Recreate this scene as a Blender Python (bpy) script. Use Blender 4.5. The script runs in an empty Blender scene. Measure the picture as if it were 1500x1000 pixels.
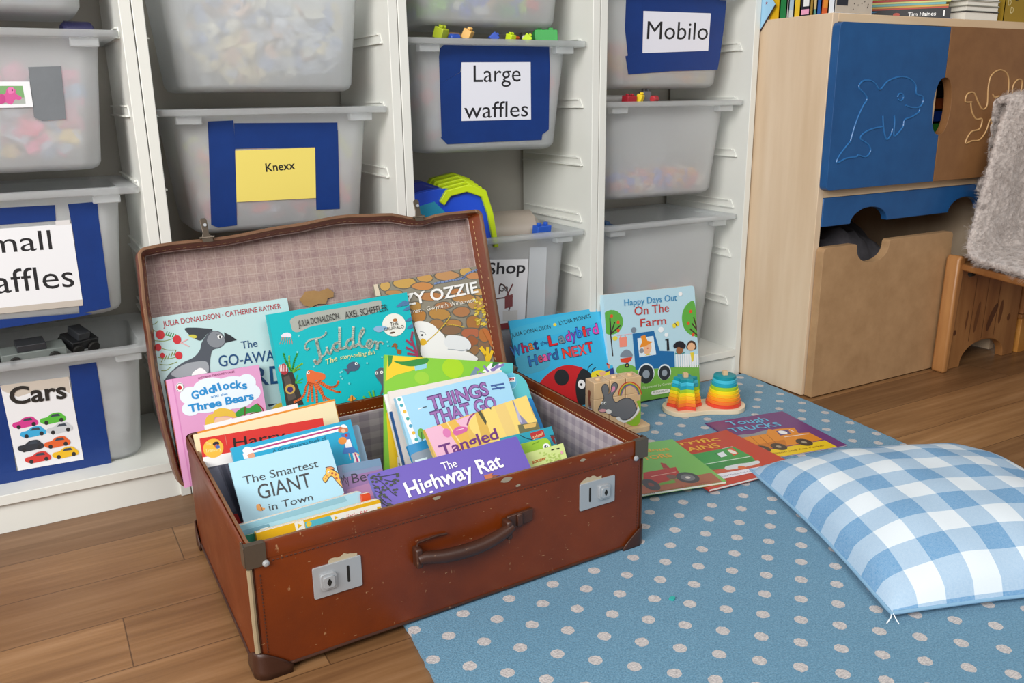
import bpy, bmesh, math, random
from mathutils import Vector, Matrix
from mathutils.geometry import tessellate_polygon
R = math.radians
SC = bpy.context.scene
COL = SC.collection
# ------------------------------------------------------------------ camera, world, lights
F_PX = 1258.7
cam_d = bpy.data.cameras.new('camera'); cam = bpy.data.objects.new('camera', cam_d); COL.objects.link(cam)
cam_d.sensor_width = 36.0; cam_d.sensor_fit = 'HORIZONTAL'; cam_d.lens = F_PX / 1500 * 36.0
cam_d.clip_start = .02; cam_d.clip_end = 60
yaw, pitch, roll = 0.510973, 0.276060, -0.013295
fw = Vector((math.sin(yaw)*math.cos(pitch), math.cos(yaw)*math.cos(pitch), -math.sin(pitch)))
rt = Vector((math.cos(yaw), -math.sin(yaw), 0)); up = rt.cross(fw)
r2 = math.cos(roll)*rt + math.sin(roll)*up; u2 = -math.sin(roll)*rt + math.cos(roll)*up
cam.matrix_world = Matrix(((r2.x, u2.x, -fw.x, -1.57534), (r2.y, u2.y, -fw.y, -1.58791), (r2.z, u2.z, -fw.z, 0.70956), (0, 0, 0, 1)))
SC.camera = cam
SC.view_settings.view_transform = 'Standard'; SC.view_settings.look = 'None'
SC.view_settings.gamma = 1.0; SC.view_settings.use_curve_mapping = False
SC.view_settings.exposure = -0.09
world = bpy.data.worlds.new('world'); SC.world = world; world.use_nodes = True
bg = world.node_tree.nodes['Background']
bg.inputs['Color'].default_value = (0.93, 0.97, 1.0, 1); bg.inputs['Strength'].default_value = 0.27
def area(name, loc, target, sx, sy, power, color):
    d = bpy.data.lights.new(name, 'AREA'); d.shape = 'RECTANGLE'; d.size = sx; d.size_y = sy; d.energy = power; d.color = color
    o = bpy.data.objects.new(name, d); COL.objects.link(o); o.location = loc
    o.rotation_euler = (Vector(target) - Vector(loc)).to_track_quat('-Z', 'Y').to_euler(); return o
area('window_light', (-3.9, -2.2, 2.0), (-0.7, -0.3, 0.3), 2.4, 1.8, 168, (1.0, 0.985, 0.96))
area('ceiling_light', (-0.9, -2.4, 2.7), (-0.8, -0.2, 0.2), 2.6, 1.4, 46, (1.0, 0.97, 0.93))
DATA = {
 'bird': {"art":[["c","#8a9a5a",1.31,[3.4,-19.8,15.0,-29.7,27.7,-34.2]],["c","#8a9a5a",1.31,[2.0,-38.0,17.7,-41.5,34.5,-39.5]],["c","#8a9a5a",1.32,[5.8,-48.9,18.8,-57.2,32.8,-59.9]],["c","#8a9a5a",1.32,[2.6,-66.8,16.1,-72.2,30.7,-72.0]],["c","#8a9a5a",1.32,[3.3,-79.3,16.6,-82.6,31.1,-80.4]],["c","#8a9a5a",1.32,[4.3,-89.8,11.8,-91.0,20.3,-86.6]],["c","#8a9a5a",1.31,[1.4,-9.2,6.9,-10.9,13.3,-7.1]],["l","#3f8a4a",1.52,[21.3,-32.1,24.8,-26.5]],["l","#7f8a3a",1.32,[6.8,-75.8,11.2,-68.4]],["l","#3f8a4a",1.52,[24.5,-33.8,28.0,-28.2]],["l","#7f8a3a",1.33,[12.1,-73.9,16.5,-66.5]],["l","#3f8a4a",1.53,[27.6,-35.6,31.1,-30.0]],["l","#7f8a3a",1.33,[17.5,-72.0,21.9,-64.6]],["l","#3f8a4a",1.53,[30.8,-37.4,34.3,-31.8]],["l","#7f8a3a",1.34,[22.8,-70.1,27.3,-62.6]],["l","#3f8a4a",1.53,[34.0,-39.2,37.5,-33.6]],["l","#7f8a3a",1.34,[28.2,-68.2,32.7,-60.7]],["e","#c8323a",13.0,-30.0,6.81,8.03],["e","#c8323a",37.9,-42.6,6.55,7.64],["e","#c8323a",5.9,-50.6,5.28,6.23],["e","#c8323a",10.2,-65.1,3.79,4.46],["e","#c8323a",35.9,-69.8,5.78,6.74],["l","#e0a8a8",1.74,[42.5,-49.2,55.1,-45.1]],["l","#e0a8a8",1.74,[44.4,-49.5,54.8,-57.6]],["s","#50565f",[5.4,-110.6,16.6,-96.3,38.3,-83.8,59.2,-77.2,71.1,-66.8,76.2,-55.1,87.5,-42.3,96.4,-37.5,108.1,-40.5,114.7,-49.1,114.9,-61.9,105.1,-68.6,92.5,-70.6,86.4,-82.2,82.5,-98.4,80.5,-114.9,71.7,-130.1,39.9,-130.0,11.6,-124.2]],["s","#83888f",[85.7,-52.5,96.1,-39.5,107.9,-41.6,114.4,-51.1,113.7,-61.7,103.3,-67.3,91.6,-64.1]],["s","#9aa0a6",[18.1,-98.6,37.6,-87.8,57.8,-85.3,79.1,-89.3,77.7,-108.0,62.3,-115.6,33.6,-109.9]],["s","#f0f2f2",[52.6,-103.2,65.6,-97.3,73.6,-103.0,75.0,-111.7,62.3,-115.6,51.1,-111.3]],["s","#3b4047",[53.5,-26.1,68.2,-26.9,85.5,-31.0,98.1,-35.2,87.7,-41.3,75.9,-50.8,65.0,-44.8,58.4,-37.4]],["s","#c9c14a",[57.2,-38.8,66.1,-39.1,71.2,-43.7,65.0,-45.2]],["p","#2c3036",[116.6,-43.4,126.7,-51.1,135.5,-60.3,114.9,-61.9]],["e","#f2f4f4",108.1,-49.6,4.03,3.77],["e","#1c1f24",108.3,-50.5,1.81,2.51],["l","#22262b",1.2,[103.1,-45.4,112.8,-48.3]],["s","#e6c23c",[174.8,-194.5,182.8,-186.4,193.9,-185.4,202.0,-189.3,202.1,-200.4]],["p","#26415a",[168.3,-183.3,185.3,-184.7,169.6,-187.9]]],"lab":[["t","#b0303c","JULIA DONALDSON \u00b7 CATHERINE RAYNER",20.1,-17.4,202.2,9.2,0.0,0,0],["t","#1f4a78","The",140.8,-77.2,28.4,13.0,-0.026,0.01,0],["t","#1f4a78","GO-AWAY",97.6,-101.3,111.6,19.1,-0.071,0.012,0],["t","#1f4a78","BIRD",110.3,-142.1,101.1,31.4,-0.092,0.02,0]],"pose":[-1.4212,-0.062,0.3599,0.0175,0.2618,0.0234,0.2366,0.2847]},
 'tid': {"art":[["p","#2ab0b8",[0,0,4,0,4,-300,0,-300]],["s","#acb0a8",[41.7,-16.0,55.5,-10.2,71.8,-10.5,98.2,-8.9,136.9,-9.1,181.7,-7.8,213.7,-6.7,217.7,-12.1,214.2,-23.7,192.6,-29.9,147.4,-31.0,103.2,-33.2,74.4,-34.2,52.3,-39.7,42.6,-35.8,40.9,-26.3]],["s","#e9e2ee",[19.5,-42.1,24.9,-37.8,33.0,-37.6,38.0,-41.4,37.2,-45.9,28.1,-45.2]],["c","#d98a78",1.12,[21.5,-44.1,18.5,-50.0,14.8,-55.0]],["c","#d98a78",1.13,[24.3,-44.6,22.3,-50.6,19.2,-55.8]],["c","#d98a78",1.13,[27.2,-45.1,26.0,-51.3,23.7,-56.6]],["c","#d98a78",1.13,[30.1,-45.6,29.8,-52.0,28.1,-57.4]],["c","#d98a78",1.13,[33.0,-46.1,33.6,-52.6,32.6,-58.2]],["c","#d98a78",1.13,[35.9,-46.6,37.4,-53.3,37.0,-59.0]],["p","#3a3530",[7.2,-107.4,28.0,-106.9,35.6,-152.3,36.9,-170.0,6.1,-168.0]],["p","#59504a",[10.4,-114.9,21.2,-112.4,25.8,-154.9,11.3,-158.7]],["e","#c8a54c",18.2,-137.6,9.06,9.03],["e","#45346a",18.1,-138.3,5.43,5.41],["s","#b0323c",[4.9,-95.5,15.0,-90.6,19.7,-96.1,20.9,-105.5,13.5,-110.5,6.6,-105.0]],["l","#f0e4e4",1.34,[7.0,-102.8,8.0,-91.5]],["l","#f0e4e4",1.35,[9.6,-103.3,11.0,-92.1]],["l","#f0e4e4",1.35,[12.3,-103.8,14.1,-92.7]],["l","#f0e4e4",1.35,[14.9,-104.3,17.2,-93.3]],["l","#f0e4e4",1.35,[17.6,-104.8,20.3,-93.9]],["c","#2f9a3e",2.94,[25.8,-106.4,20.3,-89.3,18.3,-72.9]],["c","#8cc63f",2.95,[26.9,-106.6,25.4,-92.5,27.5,-79.1]],["c","#2f9a3e",2.95,[28.4,-106.9,33.8,-91.8,42.8,-77.4]],["c","#8cc63f",2.95,[29.1,-107.1,36.9,-101.7,48.4,-96.9]],["c","#2f9a3e",2.95,[27.5,-106.8,22.7,-96.6,21.3,-87.2]],["c","#8cc63f",2.95,[29.3,-109.4,34.0,-106.9,42.2,-105.0]],["l","#3fae50",2.05,[30.9,-128.2,43.3,-123.7]],["l","#3fae50",2.05,[29.8,-128.0,35.6,-115.3]],["l","#3fae50",2.05,[29.6,-129.1,40.9,-130.2]],["s","#e8703a",[52.7,-114.0,59.9,-110.7,70.6,-116.3,83.8,-122.4,85.2,-129.7,79.2,-133.7,67.7,-131.4,59.7,-136.3,52.2,-132.5,51.0,-122.9]],["c","#e8703a",3.7,[53.8,-130.5,47.6,-138.5,38.5,-155.2,21.0,-162.0]],["c","#e8703a",3.7,[55.8,-132.0,52.3,-144.1,44.7,-165.8]],["c","#e8703a",3.71,[59.0,-133.8,56.5,-147.3,53.7,-167.7]],["c","#e8703a",3.72,[62.4,-134.5,64.0,-151.2,60.8,-173.9]],["c","#e8703a",3.72,[66.1,-134.1,73.6,-150.8,74.7,-169.8]],["c","#e8703a",3.73,[69.7,-133.7,81.7,-145.5,98.5,-158.3,107.7,-161.4]],["c","#e8703a",3.74,[72.4,-131.9,86.4,-146.4,100.3,-149.2,107.8,-141.7]],["c","#e8703a",3.72,[64.7,-135.0,74.1,-160.3,86.2,-172.2]],["e","#f6f6f6",55.5,-115.0,2.77,2.74],["e","#202020",56.2,-115.1,1.15,1.14],["e","#7ed6da",43.2,-75.1,1.83,1.82],["e","#7ed6da",51.0,-46.4,1.83,1.82],["e","#7ed6da",67.8,-106.4,1.86,1.83],["e","#7ed6da",71.3,-100.1,1.86,1.84],["e","#7ed6da",114.4,-126.0,1.92,1.86],["e","#7ed6da",115.8,-138.1,1.92,1.86],["e","#f0efe6",234.8,-57.3,23.88,21.92],["e","#b0703c",238.4,-48.7,4.85,3.2],["e","#5a4030",228.4,-71.3,5.8,1.82],["s","#8fb6d8",[192.9,-57.2,201.9,-54.1,216.0,-56.5,219.9,-61.8,204.5,-66.0,195.5,-62.7]],["s","#50607a",[128.0,-118.0,136.2,-111.7,145.5,-111.9,153.5,-119.5,147.3,-127.4,135.5,-127.4]],["p","#50607a",[129.6,-121.7,120.5,-121.1,126.3,-126.7,126.4,-132.4,134.5,-126.5]],["e","#f6f6f6",147.2,-115.6,2.77,2.67],["e","#202020",147.8,-116.0,1.15,1.11],["s","#5b6470",[179.4,-139.3,189.2,-132.5,198.6,-133.9,202.8,-137.0,196.8,-168.0,187.2,-179.8,182.2,-181.1,188.6,-166.3,181.9,-151.2]],["e","#f6f6f6",182.8,-140.4,3.07,2.92],["e","#202020",182.8,-140.4,1.18,1.12],["e","#f6f6f6",192.9,-140.8,3.09,2.93],["e","#202020",192.9,-140.8,1.19,1.13],["s","#9a5a30",[221.5,-97.8,228.9,-91.0,234.0,-96.6,231.5,-103.1,239.4,-106.8,236.7,-114.5,231.0,-112.2,230.1,-104.0,226.3,-98.0]],["s","#4f7ca8",[245.6,-24.4,252.9,-19.0,262.1,-17.7,256.7,-24.7]],["s","#4f7ca8",[258.1,-24.0,265.4,-18.6,274.7,-17.3,269.3,-24.4]],["s","#4f7ca8",[258.8,-33.4,266.1,-28.0,275.4,-26.7,270.0,-33.8]],["s","#4f7ca8",[259.6,-54.5,266.9,-49.2,276.3,-47.9,270.8,-55.0]],["s","#4f7ca8",[259.4,-68.5,266.7,-63.1,276.0,-61.9,270.6,-68.9]],["s","#4f7ca8",[251.1,-21.8,258.4,-16.4,267.6,-15.0,262.2,-22.1]],["l","#a03a5c",4.47,[269.9,-124.1,264.4,-88.0]],["l","#a03a5c",4.47,[269.9,-124.1,283.0,-95.9]],["l","#a03a5c",4.47,[268.8,-116.8,251.1,-104.3]],["l","#a03a5c",4.47,[267.9,-121.4,251.4,-116.0]],["l","#a03a5c",4.48,[273.2,-120.0,274.8,-99.2]],["l","#a03a5c",4.45,[264.1,-102.0,253.8,-90.8]],["l","#a03a5c",4.44,[263.5,-92.5,269.0,-77.1]],["p","#e8a040",[117.5,-178.9,127.2,-170.8,134.9,-179.2,124.9,-182.7]],["l","#5a3010",1.14,[123.4,-172.3,121.7,-180.9]],["l","#5a3010",1.15,[129.0,-173.4,127.3,-182.1]],["l","#6dbb3e",3.3,[166.8,-198.4,149.1,-178.8]],["l","#6dbb3e",3.3,[167.9,-198.7,161.1,-172.2]],["l","#6dbb3e",3.3,[169.1,-198.9,169.6,-171.6]],["l","#6dbb3e",3.3,[170.2,-199.2,179.4,-182.8]],["l","#6dbb3e",3.3,[167.9,-198.7,148.9,-192.4]],["l","#6dbb3e",3.3,[170.2,-199.2,183.5,-192.8]],["e","#7ed6da",117.4,-125.0,1.82,1.76],["e","#7ed6da",113.5,-133.2,1.81,1.76],["e","#7ed6da",126.7,-149.3,1.83,1.77],["e","#7ed6da",167.8,-118.8,1.87,1.79],["e","#7ed6da",199.0,-113.2,1.9,1.81],["e","#7ed6da",215.1,-86.3,1.92,1.82],["e","#7ed6da",214.8,-94.3,1.92,1.81],["c","#d2d8cc",2.92,[64.4,-71.4,60.5,-74.1,58.0,-69.1,61.7,-61.8,70.5,-57.2,82.1,-56.9,91.6,-55.8,99.3,-52.0,101.2,-48.3]],["c","#d2d8cc",5.68,[81.0,-59.6,81.4,-69.9,82.1,-81.4,82.2,-92.8,79.5,-98.0,73.6,-101.4,70.8,-95.2]],["c","#d2d8cc",4.59,[97.6,-76.2,97.8,-84.3,101.2,-88.3,105.0,-83.3]],["c","#d2d8cc",2.97,[86.0,-91.2,92.7,-86.8,98.0,-77.4]],["c","#d2d8cc",3.0,[105.0,-83.3,110.2,-75.0,116.9,-70.5,121.7,-70.2]],["c","#d2d8cc",4.66,[121.6,-70.8,114.2,-72.3,110.3,-77.4,112.1,-83.4,116.4,-85.4,120.9,-80.4]],["c","#d2d8cc",4.9,[128.0,-44.8,125.0,-60.4,122.2,-77.2,124.0,-83.3,131.3,-82.3]],["c","#d2d8cc",4.73,[147.1,-68.9,139.4,-71.0,134.7,-77.1,135.9,-83.1,140.3,-85.1,145.8,-81.4]],["c","#d2d8cc",4.98,[154.1,-48.0,150.2,-64.8,147.8,-80.6,150.3,-83.4,156.8,-81.1]],["c","#d2d8cc",4.56,[173.0,-53.6,167.0,-59.6,162.1,-69.2,160.5,-80.6,164.3,-86.5,171.4,-87.2]],["c","#d2d8cc",2.64,[173.0,-53.6,173.9,-58.4,168.3,-65.6,162.3,-71.6]],["c","#d2d8cc",4.09,[173.4,-86.4,179.2,-85.1,183.9,-80.0,180.7,-77.1,175.1,-80.8,174.4,-87.7,177.9,-91.9,184.7,-88.4]],["c","#d2d8cc",3.15,[184.1,-88.3,189.0,-82.1,191.6,-81.4]],["c","#d2d8cc",5.11,[192.6,-82.8,193.9,-88.9,191.8,-96.7]],["c","#d2d8cc",3.17,[193.3,-88.8,198.5,-84.4,203.9,-85.3,205.1,-89.1]]],"lab":[["t","#2e2a2a","JULIA DONALDSON",53.5,-30.7,77.3,11.1,0.031,0,0],["t","#2e2a2a","AXEL SCHEFFLER",142.6,-30.2,84.9,12.4,0.023,0,0],["t","#3a3028","THE",226.7,-58.3,16.0,6.7,-0.022,0,0],["t","#3a3028","GRUFFALO",213.1,-65.2,40.0,5.8,-0.025,0,0],["t","#e9e29a","The",91.8,-106.9,22.0,9.2,0.161,0.02,0.3],["t","#e9e29a","story-telling fish",117.8,-102.5,68.8,7.8,-0.039,0.02,0.3]],"pose":[-1.2324,-0.085,0.3457,0.0175,0.2793,0.0253,0.273,0.2713]},
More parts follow.
